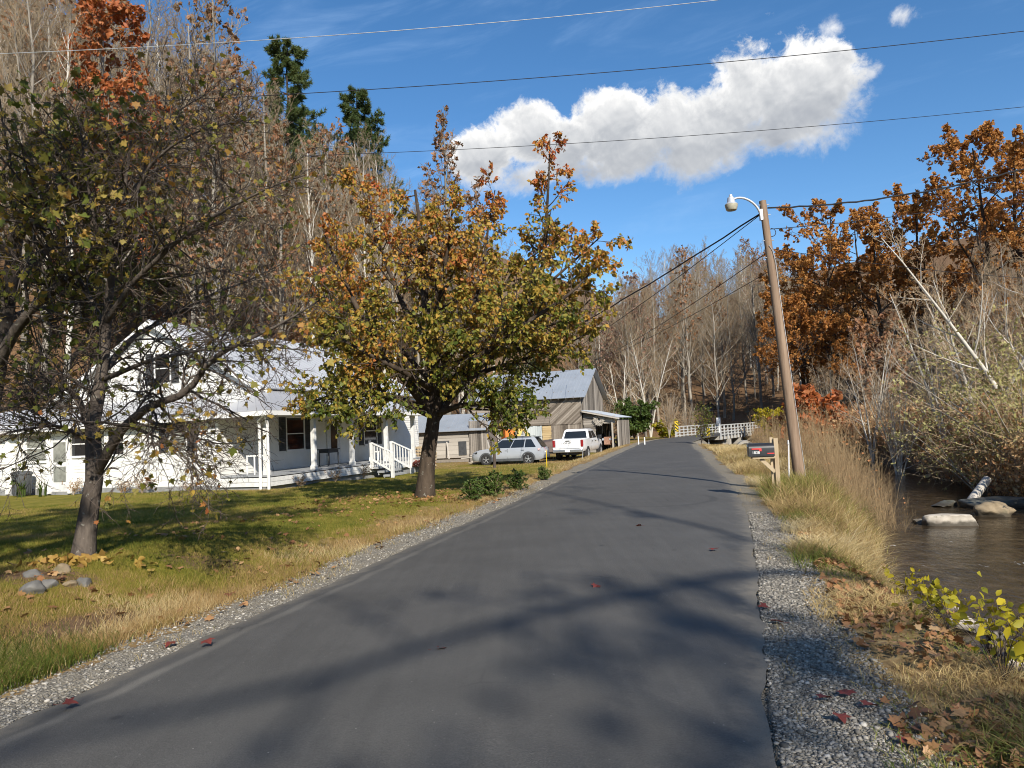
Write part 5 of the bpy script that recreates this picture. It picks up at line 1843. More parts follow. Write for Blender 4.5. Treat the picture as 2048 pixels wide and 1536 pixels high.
r = MB()
seam_roof(r, (.25, 2.15, 3.93), (.25, L_H+.3, 3.93), (pk, L_H+.3, 7.2), (pk, 2.15, 7.2))
seam_roof(r, (-11.9, 2.15, 3.55), (-11.9, L_H+.3, 3.55), (pk, L_H+.3, 7.2), (pk, 2.15, 7.2))
r.build('roof', M['roof_white'], house)
r = MB()
seam_roof(r, (2.55, -.42, 2.90), (2.55, L_P+.3, 2.90), (.05, L_P+.3, 3.86), (.05, 2.5, 3.86))
r.build('porch_roof', M['roof_white'], house)
r = MB()
seam_roof(r, (2.55, -.42, 2.90), (-14.6, -.42, 2.62), (-14.6, 2.5, 3.66), (.05, 2.5, 3.86))
r.build('side_roof', M['roof_white'], house)
t = MB()
t.bar((2.58, -.45, 2.79), (-14.6, -.45, 2.51), .03, .17)
t.bar((2.58, -.45, 2.79), (2.58, L_P+.3, 2.79), .03, .17)
t.bar((.28, 2.13, 3.82), (pk, 2.13, 7.08), .03, .18)
t.bar((-11.9, 2.13, 3.44), (pk, 2.13, 7.08), .03, .18)
t.build('fascia', M['trim'], house)
t = MB()
t.raw([(2.5, -.4, 2.72), (-14.5, -.4, 2.46), (-14.5, 0, 2.48), (2.5, 0, 2.74)], [(0, 1, 2, 3)])
t.raw([(2.5, 0, 2.74), (0, 0, 2.74), (0, L_P+.2, 2.74), (2.5, L_P+.2, 2.74)], [(0, 1, 2, 3)])
t.build('soffit', M['frame_tan'], house)
# side wall windows and door
window(house, (-1.86, -.0, 1.55), ex_, -ey_, .78, 1.12, .42, 2, 1, 'curtain_glass', 'trim')
for k, g_ in ((-4.95, 'glass'), (-5.95, 'curtain_glass'), (-6.9, 'glass')):
    window(house, (k, 0, 1.5), ex_, -ey_, .80, .95, 0, 2, 1, g_, 'trim')
window(house, (-9.3, 0, 1.35), ex_, -ey_, 1.1, 1.05, 0, 2, 1, 'curtain_glass', 'trim')
d_ = MB()
d_.box((-7.95, -.03, 1.12), (.98, .05, 2.1))
dr_ = d_.build('door', M['porch_white'], house, label='side door with glass in its upper half')
g_ = MB()
g_.box((-7.95, -.065, 1.68), (.66, .02, .80))
g_.box((-7.95, -.065, .78), (.66, .02, .62))
g_.build('door_glass', M['curtain_glass'], dr_)
g_ = MB()
g_.lathe([(0, 0), (.03, .01), (.03, .05), (0, .06)], (-7.58, -.06, 1.05), 10, 'Y')
g_.build('handle', M['galv'], dr_)
for x in (-7.38, -8.52, -10.15, -10.9):
    t = MB()
    t.box((x, -.06, 1.25), (.16, .14, 2.5))
    t.build('pilaster', M['trim'], house)
# gable windows
window(house, (-5.05, 2.5, 4.45), ex_, -ey_, .80, 1.25, .40, 2, 1, 'glass', 'trim')
window(house, (-8.6, 2.5, 3.95), ex_, -ey_, .62, .6, 0, 2, 1, 'glass', 'trim')
# porch front
window(house, (0, 4.7, 1.35), ey_, ex_, 1.2, 1.35, .42, 2, 1, 'glass', 'trim')
window(house, (0, 11.0, 1.35), ey_, ex_, 1.2, 1.35, .42, 2, 1, 'glass', 'trim')
d_ = MB()
d_.box((.03, 7.6, FL+1.04), (.06, .95, 2.06))
d_.box((.03, 7.08, FL+1.05), (.09, .10, 2.15))
d_.box((.03, 8.12, FL+1.05), (.09, .10, 2.15))
dr_ = d_.build('door', M['porch_white'], house, label='front door with an oval dark pane')
g_ = MB()
g_.box((.07, 7.6, FL+1.30), (.02, .5, 1.15))
g_.build('door_glass', M['glass'], dr_)
d_ = MB()
n_ = 14
for i in range(n_):
    y0, y1 = .06+(L_P-.1)*i/n_, .06+(L_P-.1)*(i+1)/n_-.008
    d_.box((1.12, (y0+y1)/2, FL-.03), (2.16, y1-y0, .06))
d_.build('porch_deck', M['deck_grey'], house)
d_ = MB()
for k in range(2):
    d_.box((2.21, L_P/2, FL-.10-.165*k-.07), (.03, L_P+.04, .155))
    d_.box((1.1, .03, FL-.10-.165*k-.07), (2.18, .03, .155))
d_.build('deck_skirt', M['porch_white'], house)
for y in (.17, 3.1, 5.95, 9.0, 11.8):
    p_ = MB()
    p_.box((2.05, y, (FL+2.74)/2), (.17, .17, 2.74-FL))
    p_.box((2.05, y, FL+.08), (.22, .22, .16))
    p_.box((2.05, y, 2.64), (.22, .22, .12))
    p_.build('porch_post', M['porch_white'], house, bevel=.008)
for x in (1.97, 2.33):
    p_ = MB()
    p_.tube([(2.45, -.40, 2.74), (x+.05, -.22, 2.55), (x, -.10, 2.40), (x, -.10, .05), (x+.02, -.20, -.05), (x+.08, -.34, -.08)], .055, 8)
    p_.build('downspout', M['trim'], house, True)
p_ = MB()
p_.bar((.85, .55, FL+.70), (1.9, .55, FL+.70), .05, .05)
for x in (.87, 1.2, 1.62, 1.88):
    p_.box((x, .55, FL+.34), (.04, .04, .68))
p_.build('porch_railing', M['white'], house)
# steps and their railings
p_ = MB()
for i in range(3):
    p_.box((2.38+.30*i, 8.13, FL-.18*(i+1)-.05), (.32, 1.7, .09))
    p_.box((2.26+.30*i, 8.13, FL-.18*(i+1)-.12), (.03, 1.68, .16))
p_.build('porch_steps', M['deck_grey'], house)
for y in (7.2, 9.06):
    p_ = MB()
    p_.box((2.3, y, .42+.45), (.13, .13, 1.2))
    p_.box((3.35, y, .42), (.13, .13, 1.12))
    p_.bar((2.3, y, FL+.92), (3.4, y, .98), .10, .05)
    p_.bar((2.3, y, FL+.16), (3.35, y, .14), .05, .08)
    for i in range(1, 7):
        t_ = i/7
        xx = 2.3+1.05*t_
        zt = (FL+.92)*(1-t_)+.98*t_
        zb_ = (FL+.16)*(1-t_)+.14*t_
        p_.box((xx, y, (zt+zb_)/2), (.045, .045, zt-zb_))
    p_.build('stair_railing', M['porch_white'], house)

HM = Matrix.Translation(house.location) @ Matrix.Rotation(RZ, 4, 'Z')
hw_ = lambda x, y, z: HM @ Vector((x, y, z))

# yellow annex at the left end
an = empty('outbuilding', hw_(-14.4, 1.0, 0), RZ, 'yellow tan board outbuilding at the end of the white house', 'outbuilding')
rnd = random.Random(5)
w = MB()
boards(w, (-3.2, 0, -.2), ez_, ex_, 2.6, 4.6, .16, -ey_, rnd)
w.build('wall', M['board_yellow'], an)
window(an, (.3, -.03, 1.25), ex_, -ey_, .95, .85, 0, 2, 2, 'glass', 'trim')
w = MB()
w.box((-.9, 2.0, 1.1), (4.5, 3.8, 2.5))
w.build('core_wall', M['board_yellow'], an)

# rubbish bin by the side door
tb = empty('rubbish_bin', hw_(-9.35, -.62, -.02), RZ, 'dark grey rubbish bin standing against the white side wall', 'bin')
p_ = MB()
p_.lathe([(0, 0.02), (.30, .02), (.315, .06), (.36, .84), (.385, .86), (.385, .90), (.345, .90)], (0, 0, 0), 20)
for i in range(20):
    a = 6.283*i/20
    p_.box((.335*math.cos(a), .335*math.sin(a), .45), (.02, .02, .72), 0, Matrix.Rotation(a, 3, 'Z'))
p_.build('body', M['dark_grey'], tb, True)
p_ = MB()
p_.lathe([(.39, .88), (.39, .93), (.34, .97), (.12, 1.0), (0, 1.0)], (0, 0, 0), 20)
p_.build('lid', M['dark_grey'], tb, True)

# porch furniture and pots
tb = empty('porch_table', hw_(.75, 6.1, FL), RZ, 'small dark wooden table on the porch beside the front door', 'table')
p_ = MB()
p_.box((0, 0, .72), (.6, .9, .05))
p_.box((0, 0, .63), (.5, .8, .12))
p_.build('table_top', M['shutter'], tb)
for sx in (-1, 1):
    for sy in (-1, 1):
        p_ = MB()
        p_.tube([(sx*.24, sy*.38, 0), (sx*.24, sy*.38, .3), (sx*.24, sy*.38, .58)], [.022, .03, .028], 8)
        p_.build('leg', M['shutter'], tb)
ch = empty('porch_chair', hw_(.9, 9.9, FL), RZ+.3, 'white plastic chair on the porch past the front door', 'chair')
p_ = MB()
p_.box((0, 0, .43), (.5, .5, .05))
p_.build('seat', M['white'], ch)
p_ = MB()
for i in range(5):
    p_.box((-.25, -.2+.1*i, .72), (.03, .06, .5))
p_.box((-.25, 0, .97), (.035, .52, .06))
p_.build('backrest', M['white'], ch)
for sx in (-.22, .22):
    for sy in (-.22, .22):
        p_ = MB()
        p_.box((sx, sy, .205), (.045, .045, .41))
        p_.build('leg', M['white'], ch)
for (x, y, lab) in ((3.85, 8.8, 'pot of red mums at the foot of the porch steps'), (3.65, 10.3, 'dark red mums in a pot beyond the stair railing')):
    ft = empty('flower_pot', hw_(x, y, -.02), 0, lab, 'flower pot')
    p_ = MB()
    p_.lathe([(0, 0), (.14, 0), (.19, .24), (.20, .26), (.17, .26), (.15, .22), (0, .22)], (0, 0, 0), 14)
    p_.build('pot', M['dark_grey'], ft, True)
    g = np.random.default_rng(int(x*100))
    u3 = nrm(g.normal(0, 1, (320, 3)))
    u3[:, 2] = np.abs(u3[:, 2])
    P_ = (u3*np.array([.26, .26, .24])*g.uniform(.8, 1.05, (320, 1))+np.array([0, 0, .28]))
    P2 = np.stack([P_, P_+u3*.03], 1)
    V_, F_, r_ = leafset(g, P2, 1, .06, 'cluster', .0, .5)
    link('mum_flowers', npmesh('mums', V_, [(F_, 0)], [M['red_leaf']], {'rnd': r_}), ft)
# firewood stack at the porch end
fw = empty('firewood_stack', hw_(1.7, 13.7, -.1), RZ, 'stack of split firewood at the far end of the porch', 'firewood')
p_ = MB()
rnd = random.Random(9)
for i in range(8):
    for j in range(7):
        p_.lathe([(0, -.2), (.085*rnd.uniform(.8, 1.1), -.2), (.085*rnd.uniform(.8, 1.1), .2), (0, .2)], (-.6+.17*i+rnd.uniform(-.01, .01), rnd.uniform(-.05, .05), .1+.165*j), 7, 'Y')
p_.build('split_log', M['new_wood'], fw)
fw.children[0].name = 'log_pile'
sh_ = empty('sawhorse', tuple(at(876, 917, 43.0)), 0.3, 'pale wooden sawhorse on the grass beside the big trunk', 'sawhorse')
p_ = MB()
p_.bar((-.7, 0, .95), (.7, 0, .95), .09, .14)
p_.build('beam', M['shutter'], sh_)
for sx in (-.55, .55):
    for sy in (-1, 1):
        p_ = MB()
        p_.bar((sx+.06*sx, sy*.38, -.05), (sx, sy*.04, .95), .08, .04)
        p_.build('leg', M['board_pale'], sh_)
# low plants along the wall
PROTO['iris'] = None
for (x, y, lab) in ((-8.9, -1.0, 'clump of green iris leaves beside the rubbish bin'), (-7.9, -.9, 'smaller clump of green iris leaves before the side door')):
    g = np.random.default_rng(int(-x*10))
    n_ = 26
    a = g.uniform(0, 6.28, n_)
    h_ = g.uniform(.35, .75, n_)
    mb = MB()
    for i in range(n_):
        wv = Vector((math.cos(a[i]+1.57), math.sin(a[i]+1.57), 0))*.022
        o_ = Vector((g.normal(0, .07), g.normal(0, .07), -.03))
        d1 = Vector((math.cos(a[i]), math.sin(a[i]), 0))
        p0, p1, p2 = o_, o_+d1*.06*h_[i]+Vector((0, 0, h_[i]*.6)), o_+d1*.32*h_[i]+Vector((0, 0, h_[i]))
        mb.raw([p0-wv, p0+wv, p1+wv, p1-wv, p2], [(0, 1, 2, 3), (3, 2, 4)])
    ir = empty('iris_plant', hw_(x, y, -.02), 0, lab, 'plant')
    mb.build('leaves', M['blade'], ir)
PROTO['wallshrub'] = bush(340, .7, 'leaf_brown', 1, .06, 10, 'twig_tan', 'twig_tan', 'simple', spread=.7, c2=6, c3=4)
for (x, y, s, lab) in ((-6.6, -.55, .9, 'brown leaved shrub by the side door of the white house'), (-4.2, -.5, .8, 'thin twiggy shrub under the row of side windows'), (-3.1, -.55, 1.0, 'twiggy shrub left of the shuttered side window'), (-.9, -.5, .6, 'small dry shrub at the corner of the white house'), (2.7, 1.2, .7, 'green brown shrub under the porch edge near the downspouts'), (2.7, 3.6, .8, 'shrub along the porch edge between the first two posts'), (2.8, 5.6, .8, 'shrub along the porch edge next to the steps')):
    place_tree('shrub', PROTO['wallshrub'], hw_(x, y, -.04), rng.uniform(0, 6), s, lab, 'low shrubs along the farmhouse', 'shrub')

# ------------------------------------------------------------------ barn and tractor shed
rnd = random.Random(31)
bw_ = at(1167, 905, 58)
barn = empty('barn', (bw_.x, bw_.y, -.52), RZ, 'weathered grey barn with a galvanised roof and diagonal boards', 'barn')
BE, BR, BD, BL = 4.6, 7.0, 8.0, 9.5
w = MB()
boards(w, (-BL, 0, 2.35), ez_, ex_, BE-2.30, BL-2.7, .19, -ey_, rnd)
w.build('wall', M['board_tan'], barn, label='upper wall of horizontal boards')
w = MB()
# diagonal boards, clipped to the rectangle x -2.7..0, z 2.35..BE
x0_, x1_, z0_, z1_ = -2.68, 0.0, 2.35, BE+.02
sl_ = math.tan(rad(40))
k = x0_-(z1_-z0_)/sl_
while k < x1_:
    bwid = .22*rnd.uniform(.8, 1.15)

    def seg(kk):
        pts = []
        for zz in (z0_, z1_):
            xx = kk+(zz-z0_)/sl_
            pts.append((xx, zz))
        (xa, za), (xb, zb_) = pts
        if xa < x0_:
            za += (x0_-xa)*sl_
            xa = x0_
        if xb > x1_:
            zb_ -= (xb-x1_)*sl_
            xb = x1_
        return (xa, za, xb, zb_) if xb-xa > .02 else None
    s0, s1 = seg(k), seg(k+bwid-.015)
    if s0 and s1:
        t_ = .02+rnd.uniform(0, .02)
        w.raw([(s0[0], 0, s0[1]), (s1[0], 0, s1[1]), (s1[2], 0, s1[3]), (s0[2], 0, s0[3])]+[(s0[0], -t_, s0[1]), (s1[0], -t_, s1[1]), (s1[2], -t_, s1[3]), (s0[2], -t_, s0[3])],
              [(4, 5, 6, 7), (0, 1, 5, 4), (1, 2, 6, 5), (2, 3, 7, 6), (3, 0, 4, 7)])
    k += bwid
w.build('wall', M['board_tan'], barn, label='upper wall of diagonal boards')
w = MB()
boards(w, (-2.6, .05, -.1), ex_, ez_, 2.6, 2.45, .2, -ey_, rnd)
w.build('wall', M['board_tan'], barn, label='lower wall of vertical boards')
w = MB()
boards(w, (-3.35, .03, -.1), ez_, ex_, 2.4, .75, .15, -ey_, rnd)
w.build('wall', M['board_yellow'], barn, label='yellow tan panel between the doors')
w = MB()
boards(w, (-4.75, .02, -.1), ex_, ez_, 1.38, 2.4, .23, -ey_, rnd)
w.build('barn_door', M['board_blue'], barn, label='pale blue grey plank door')
w = MB()
boards(w, (-BL, .05, -.1), ex_, ez_, BL-4.75, 2.45, .22, -ey_, rnd)
w.build('wall', M['board_grey'], barn)
window(barn, (-5.3, .02, 1.15), ex_, -ey_, .7, .9, 0, 2, 2, 'curtain_glass', 'porch_white')
w = MB()
w.box((-BL/2, BD/2+.1, BE/2-.1), (BL-.1, BD-.1, BE))
w.build('core_wall', M['board_grey'], barn)
w = MB()
x = 0.0
while x < BD-.02:
    b__ = min(.22*rnd.uniform(.8, 1.2), BD-x)
    zt = BE+(BR-BE)*(1-abs((x+b__/2)-BD/2)/(BD/2))-.08
    if x > .3:
        w.box((.02, x+b__/2, zt/2), (.03, b__-.012, zt))
    x += b__
w.build('gable_wall', M['board_grey'], barn)
r = MB()
seam_roof(r, (-BL-.3, -.45, BE-.15), (.45, -.45, BE-.15), (.45, BD/2, BR), (-BL-.3, BD/2, BR), .03, .30, .022)
seam_roof(r, (-BL-.3, BD+.45, BE-.15), (.45, BD+.45, BE-.15), (.45, BD/2, BR), (-BL-.3, BD/2, BR), .03, .30, .022)
r.build('roof', M['roof_tin'], barn)
r = MB()
for i in range(16):
    x = -BL+.3+i*.62
    r.bar((x, -.42, BE-.23), (x, .6, BE+.40), .06, .10)
for i in range(7):
    y = -.1+i*.62
    r.box((.24, y, BE-.02+(BR-BE)*(y+.45)/(BD/2+.45)-.18), (.42, .06, .09))
r.build('rafter', M['board_grey'], barn)
barn.children[-1].name = 'rafters'

shed = empty('tractor_shed', barn.matrix_world @ Vector((0, 0, 0)) if False else (barn.location + Matrix.Rotation(RZ, 3, 'Z') @ Vector((.06, .25, 0))), RZ, 'open lean to shed with a tractor inside, built against the barn', 'shed')
w = MB()
boards(w, (0, 0, -.1), ez_, ex_, 3.2, 1.28, .17, -ey_, rnd)
w.build('wall', M['board_grey'], shed)
w = MB()
boards(w, (1.28, 0, 2.28), ez_, ex_, .62, 2.1, .2, -ey_, rnd)
w.build('wall', M['board_pale'], shed, label='pale header boards over the opening')
w = MB()
boards(w, (3.68, 0.1, -.1), ey_, ez_, 4.6, 2.65, .2, ex_, rnd, miss=.05)
w.build('wall', M['board_grey'], shed)
w = MB()
boards(w, (0, 4.8, -.1), ex_, ez_, 1.7, 3.1, .2, -ey_, rnd)
w.build('wall', M['board_grey'], shed)
for x, zt in ((3.06, 2.85), (3.66, 2.72)):
    w = MB()
    w.box((x, -.06, zt/2-.1), (.15, .13, zt))
    w.build('post', M['board_pale'], shed)
r = MB()
seam_roof(r, (3.95, -.5, 2.72), (3.95, 5.0, 2.72), (-.02, 5.0, 3.42), (-.02, -.5, 3.42), .03, .5, .02)
r.build('roof', M['roof_tin'], shed)
r = MB()
r.bar((3.95, -.48, 2.62), (0, -.48, 3.31), .03, .12)
r.build('fascia', M['board_pale'], shed)
shed.scale = (.76, 1, 1)
SMX = Matrix.Translation(shed.location) @ Matrix.Rotation(RZ, 4, 'Z')
wr = empty('wreath', SMX @ Vector((1.32, -.14, 2.62)), RZ, 'round bleached twig wreath over the tractor shed opening', 'wreath')
mb = MB()
rnd2 = random.Random(4)
for i in range(150):
    a = rnd2.uniform(0, 6.28)
    r0 = rnd2.uniform(.1, .42)
    a2 = a+rnd2.uniform(.4, 1.3)
    r1 = rnd2.uniform(.25, .55)
    mb.tube([(r0*math.cos(a), rnd2.uniform(-.08, .02), r0*math.sin(a)), (r1*math.cos(a2), rnd2.uniform(-.1, .02), r1*math.sin(a2))], .022, 5)
mb.build('twigs', M['board_pale'], wr)


def wheel(parent, x, y, z, r, wd, side, rim='rim', spokes=5, name='wheel'):
    """axle along Y; side=+1 outer face towards +Y"""
    e = MB()
    prof = [(r*.62, -wd/2), (r*.93, -wd/2), (r, -wd*.32), (r, wd*.32), (r*.93, wd/2), (r*.62, wd/2)]
    e.lathe(prof, (x, y, z), 26, 'Y')
    t = e.build(name, M['rubber'], parent, True)
    k = MB()
    ys_ = side*wd*.40
    k.lathe([(r*.66, ys_-side*wd*.5), (r*.66, ys_), (r*.60, ys_+side*.01), (r*.58, ys_-side*.03)], (x, y, z), 26, 'Y')
    for i in range(spokes):
        a = 6.283*i/spokes+.3
        for da in (-.12, .12):
            p0 = (x+math.cos(a)*r*.1, y+ys_, z+math.sin(a)*r*.1)
            p1 = (x+math.cos(a+da)*r*.6, y+ys_, z+math.sin(a+da)*r*.6)
            k.bar(p0, p1, r*.10, .02)
    k.lathe([(0, ys_+side*.015), (r*.15, ys_+side*.012), (r*.16, ys_-side*.02)], (x, y, z), 12, 'Y')
    k.build('rim', M[rim], t, True)
    d_ = MB()
    d_.lathe([(0, ys_-side*.05), (r*.64, ys_-side*.05)], (x, y, z), 20, 'Y')
    d_.build('spoke_gap_shade', M['black'], t)  # plain black backing, painted as the shade in the gaps between spokes
    return t


# tractor in the shed, nose outwards
tr = empty('tractor', SMX @ Vector((1.78, 1.6, 0.0)), RZ+rad(-90), 'old faded red tractor parked in the shed opening', 'tractor')
p_ = MB()
p_.box((.75, 0, .95), (1.3, .46, .5), 0, None, .92)
p_.box((.1, 0, .7), (2.4, .34, .32))
p_.box((1.42, 0, .9), (.06, .48, .62))
p_.build('hood', M['rust'], tr, bevel=.03)
for sx, sy, r0_, wd_ in ((-.55, .66, .66, .36), (-.55, -.66, .66, .36), (1.1, .55, .36, .2), (1.1, -.55, .36, .2)):
    wheel(tr, sx, sy, r0_, r0_, wd_, 1 if sy > 0 else -1, 'rust', 4)
p_ = MB()
p_.box((-.55, 0, 1.12), (.42, .46, .07))
p_.box((-.76, 0, 1.3), (.06, .44, .34))
p_.build('seat', M['black'], tr)
p_ = MB()
p_.tube([(0, 0, 1.2), (-.18, 0, 1.48)], .02, 6)
p_.lathe([(.17, -.012), (.19, 0), (.17, .012)], (-.19, 0, 1.5), 14)
p_.tube([(.9, .12, 1.2), (.9, .12, 1.75)], .03, 8)
p_.build('steering_wheel', M['black'], tr)
p_ = MB()
for sy in (-1, 1):
    p_.lathe([(0, .0), (.09, .0), (.10, -.06), (.05, -.1)], (1.48, sy*.30, 1.02), 12, 'X')
p_.build('headlamps', M['galv'], tr)

# old shed left of the barn
o_ = at(975, 893, 50)
old = empty('old_shed', (o_.x, o_.y, hz1(o_.x, o_.y)-.05), RZ*.5, 'long low grey shed with a rough vertical board end, left of the silver car', 'shed')
w = MB()
boards(w, (-5.2, 0, .35), ez_, ex_, 1.75, 3.9, .26, -ey_, rnd)
w.build('wall', M['board_pale'], old, label='pale horizontal board wall')
w = MB()
boards(w, (-1.25, -.05, -.05), ex_, ez_, 1.35, 2.9, .12, -ey_, rnd, .016, .04)
w.build('wall', M['board_grey'], old, label='dark vertical board end')
w = MB()
w.box((-2.6, 2.0, 1.1), (5.1, 3.8, 2.1))
w.build('core_wall', M['board_grey'], old)
w = MB()
w.box((-1.75, -.05, 1.0), (.55, .06, .95))
w.build('shed_door', M['shutter'], old)
r = MB()
seam_roof(r, (-5.6, -.4, 2.2), (.3, -.4, 2.2), (.3, 2.2, 3.4), (-5.6, 2.2, 3.4), .03, .4, .02)
seam_roof(r, (-5.6, 4.6, 2.2), (.3, 4.6, 2.2), (.3, 2.2, 3.4), (-5.6, 2.2, 3.4), .03, .4, .02)
r.build('roof', M['roof_tin'], old)

# odds and ends of the yard
for (u, v, Yd, dx, h, lab) in ((985, 893, 48.5, -.35, 1.5, 'grey plank leaning on the old shed, nearest its end'), (1003, 890, 49.5, -.3, 2.2, 'tall pale plank leaning beside the old shed')):
    p = at(u, v, Yd)
    z_ = hz1(p.x, p.y)
    mb = MB()
    mb.bar((0, 0, 0), (dx, .25, h), .14, .03)
    o_ = mb.build('plank', M['board_pale'])
    o_.location = (p.x, p.y, z_-.02)
    tag(o_, lab, 'plank', 'loose planks by the old shed')
p = at(990, 897, 47.2)
mb = MB()
rnd3 = random.Random(8)
for i in range(26):
    a = rnd3.uniform(-.5, .5)
    L_ = rnd3.uniform(.8, 2.2)
    c_ = Vector((rnd3.uniform(-1.2, 1.2), rnd3.uniform(-.4, .4), .06+i*.018))
    mb.box(c_, (L_, .14, .05), 0, Matrix.Rotation(a, 3, 'Z') @ Matrix.Rotation(rnd3.uniform(-.12, .12), 3, 'Y'))
o_ = mb.build('lumber_heap', M['board_pale'])
o_.location = (p.x, p.y, hz1(p.x, p.y))
tag(o_, 'low heap of scrap boards in front of the old shed', 'lumber heap')


for k_ in ('rock_pale', 'rock_brown', 'rock_dark'):
    nb = NB(M[k_].node_tree)
    bs = [n_ for n_ in nb.nt.nodes if n_.type == 'BSDF_PRINCIPLED'][0]
    src = bs.inputs['Base Color'].links[0].from_socket
    sep = nb.n('ShaderNodeSeparateXYZ')
    nb.put(sep.inputs[0], nb.pos())
    wet = nb.sstep(nb.m('ADD', sep.outputs[2], nb.m('MULTIPLY', nb.m('SUBTRACT', nb.noise(nb.pos(), 5.0, 3, .6), .5), .16)), WZ+.16, WZ+.06)
    moss = nb.sstep(nb.noise(nb.pos(), 3.0, 5, .65), .56, .68)
    c_ = nb.mix(nb.m('MULTIPLY', moss, .55), src, (0.10, 0.095, 0.05))
    c_ = nb.mix(nb.m('MULTIPLY', wet, .85), c_, (0.045, 0.037, 0.026))
    nb.put(bs.inputs['Base Color'], c_)


def rock(name, loc, size, seed, mat, label=None, cat=None, group=None, rz=0.0, sub=3, rough=.16, kind=None, flat=0.0):
    bm_ = __import__('bmesh').new()
    __import__('bmesh').ops.create_icosphere(bm_, subdivisions=sub, radius=.5)
    g = random.Random(seed)
    cuts = [(Vector((g.gauss(0, 1), g.gauss(0, 1), g.gauss(0, 1))).normalized(), g.uniform(.26, .42)) for _ in range(12)]
    from mathutils import noise as mn
    off = Vector((seed*3.1, seed*1.7, 0))
    for v in bm_.verts:
        p = v.co.copy()
        for n_, d_ in cuts:
            k_ = p.dot(n_)
            if k_ > d_:
                p -= n_*(k_-d_)*.97
        p *= 1+rough*mn.noise(p*3.5+off)+rough*.5*mn.noise(p*9+off)
        if flat and p.z > flat:
            p.z = flat+(p.z-flat)*.2
        v.co = p
    me = bpy.data.meshes.new(name)
    bm_.to_mesh(me)
    bm_.free()
    me.materials.append(M[mat])
    me.polygons.foreach_set('use_smooth', [True]*len(me.polygons))
    try:
        me.set_sharp_from_angle(angle=rad(38))
    except Exception:
        pass
    for v in me.vertices:
        v.co = (v.co.x*size[0], v.co.y*size[1], v.co.z*size[2])
    o = link(name, me)
    o.location = loc
    o.rotation_euler = (0, 0, rz)
    return tag(o, label, cat, group, kind)


p = at(1050, 893, 52)
rock('tarp_pile', (p.x, p.y, hz1(p.x, p.y)+.55), (3.4, 2.2, 2.4), 71, 'tarp', 'brown tarp covered pile behind the silver car', 'tarp pile', None, .3, 3, .10)
p = at(1104, 905, 50)
tl = empty('covered_trailer', (p.x, p.y, hz1(p.x, p.y)), .2, 'brown tarp covered trailer between silver car and white pickup', 'trailer')
mb = MB()
mb.raw([(-1.1, -1.5, .45), (1.1, -1.5, .45), (1.1, 1.5, .45), (-1.1, 1.5, .45), (-.75, -1.0, 1.15), (.4, -.9, 1.35), (.4, 1.0, 1.3), (-.75, 1.1, 1.2)], [(0, 1, 5, 4), (1, 2, 6, 5), (2, 3, 7, 6), (3, 0, 4, 7), (4, 5, 6, 7), (3, 2, 1, 0)])
mb.build('tarp_cover', M['tarp'], tl, bevel=.12)
mb = MB()
mb.box((0, 0, .40), (2.1, 2.9, .08))
mb.bar((0, -1.5, .4), (0, -2.6, .4), .08, .08)
mb.build('trailer_frame', M['black'], tl)
for s_ in (-1, 1):
    t_ = MB()
    t_.lathe([(0, -.1), (.3, -.1), (.33, -.06), (.33, .06), (.3, .1), (0, .1)], (s_*1.15, .2, .33), 18, 'X')
    t_.build('wheel', M['rubber'], tl, True)
p = at(1022, 885, 54)
mc = empty('farm_machine', (p.x, p.y, hz1(p.x, p.y)), .4, 'orange and yellow farm machine half hidden behind the silver car', 'machine')
mb = MB()
mb.box((0, 0, .75), (1.5, 1.1, .7))
mb.box((-.2, 0, 1.6), (.8, .9, 1.0))
mb.build('machine_body', M['orange'], mc, bevel=.05)
mb = MB()
mb.bar((.4, 0, 1.1), (.95, 0, 2.3), .2, .26)
mb.bar((.95, 0, 2.3), (1.6, 0, 1.2), .16, .2)
mb.build('boom', M['machine_yellow'], mc)
for s_ in (-1, 1):
    mb = MB()
    mb.box((0, s_*.55, .25), (1.8, .3, .5))
    mb.build('crawler_track', M['rubber'], mc, bevel=.12)
# posts and stakes
p = at(989, 931, 38.5)
mb = MB()
mb.tube([(0, 0, -.1), (.01, 0, .5), (0, 0, 1.06)], [.085, .08, .085], 9)
mb.box((0, 0, 1.08), (.2, .18, .05))
o_ = mb.build('fence_post', M['twig_dark'])
o_.location = (p.x, p.y, hz1(p.x, p.y))
tag(o_, 'short dark wooden post before the front door of the silver car', 'post')
for (u, v0, v1, Yd, lean, mt, lab) in ((1094, 940, 905, 34, .0, 'yellow', 'thin yellowish stake in the grass by the silver car bumper'), (1165, 927, 900, 41, .13, 'galv', 'thin metal rod leaning before the white pickup bumper'), (1289, 880, 863, 55, 0, 'white', 'small white reflector post on the outside of the bend'), (1277, 884, 868, 58, 0, 'white', 'second small white post just before the bend')):
    p = at(u, v0, Yd)
    z_ = hz1(p.x, p.y)
    h = (v0-v1)/FPX*Yd
    mb = MB()
    mb.tube([(0, 0, -.05), (lean*h, 0, h)], .018 if mt != 'white' else .05, 6)
    o_ = mb.build('stake', M[mt])
    o_.location = (p.x, p.y, z_)
    tag(o_, lab, 'stake')
# ------------------------------------------------------------------ vehicles (X forward, Y left)
def loft(mb, secs, cap=True, m=0):
    n = len(secs[0])
    vs = [p for s in secs for p in s]
    fs = []
    for i in range(len(secs)-1):
        for j in range(n):
            a, b_ = i*n+j, i*n+(j+1) % n
            fs.append((a, b_, b_+n, a+n))
    if cap:
        fs.append(tuple(range(n))[::-1])
        fs.append(tuple(range((len(secs)-1)*n, len(secs)*n)))
    mb.raw(vs, fs, m)


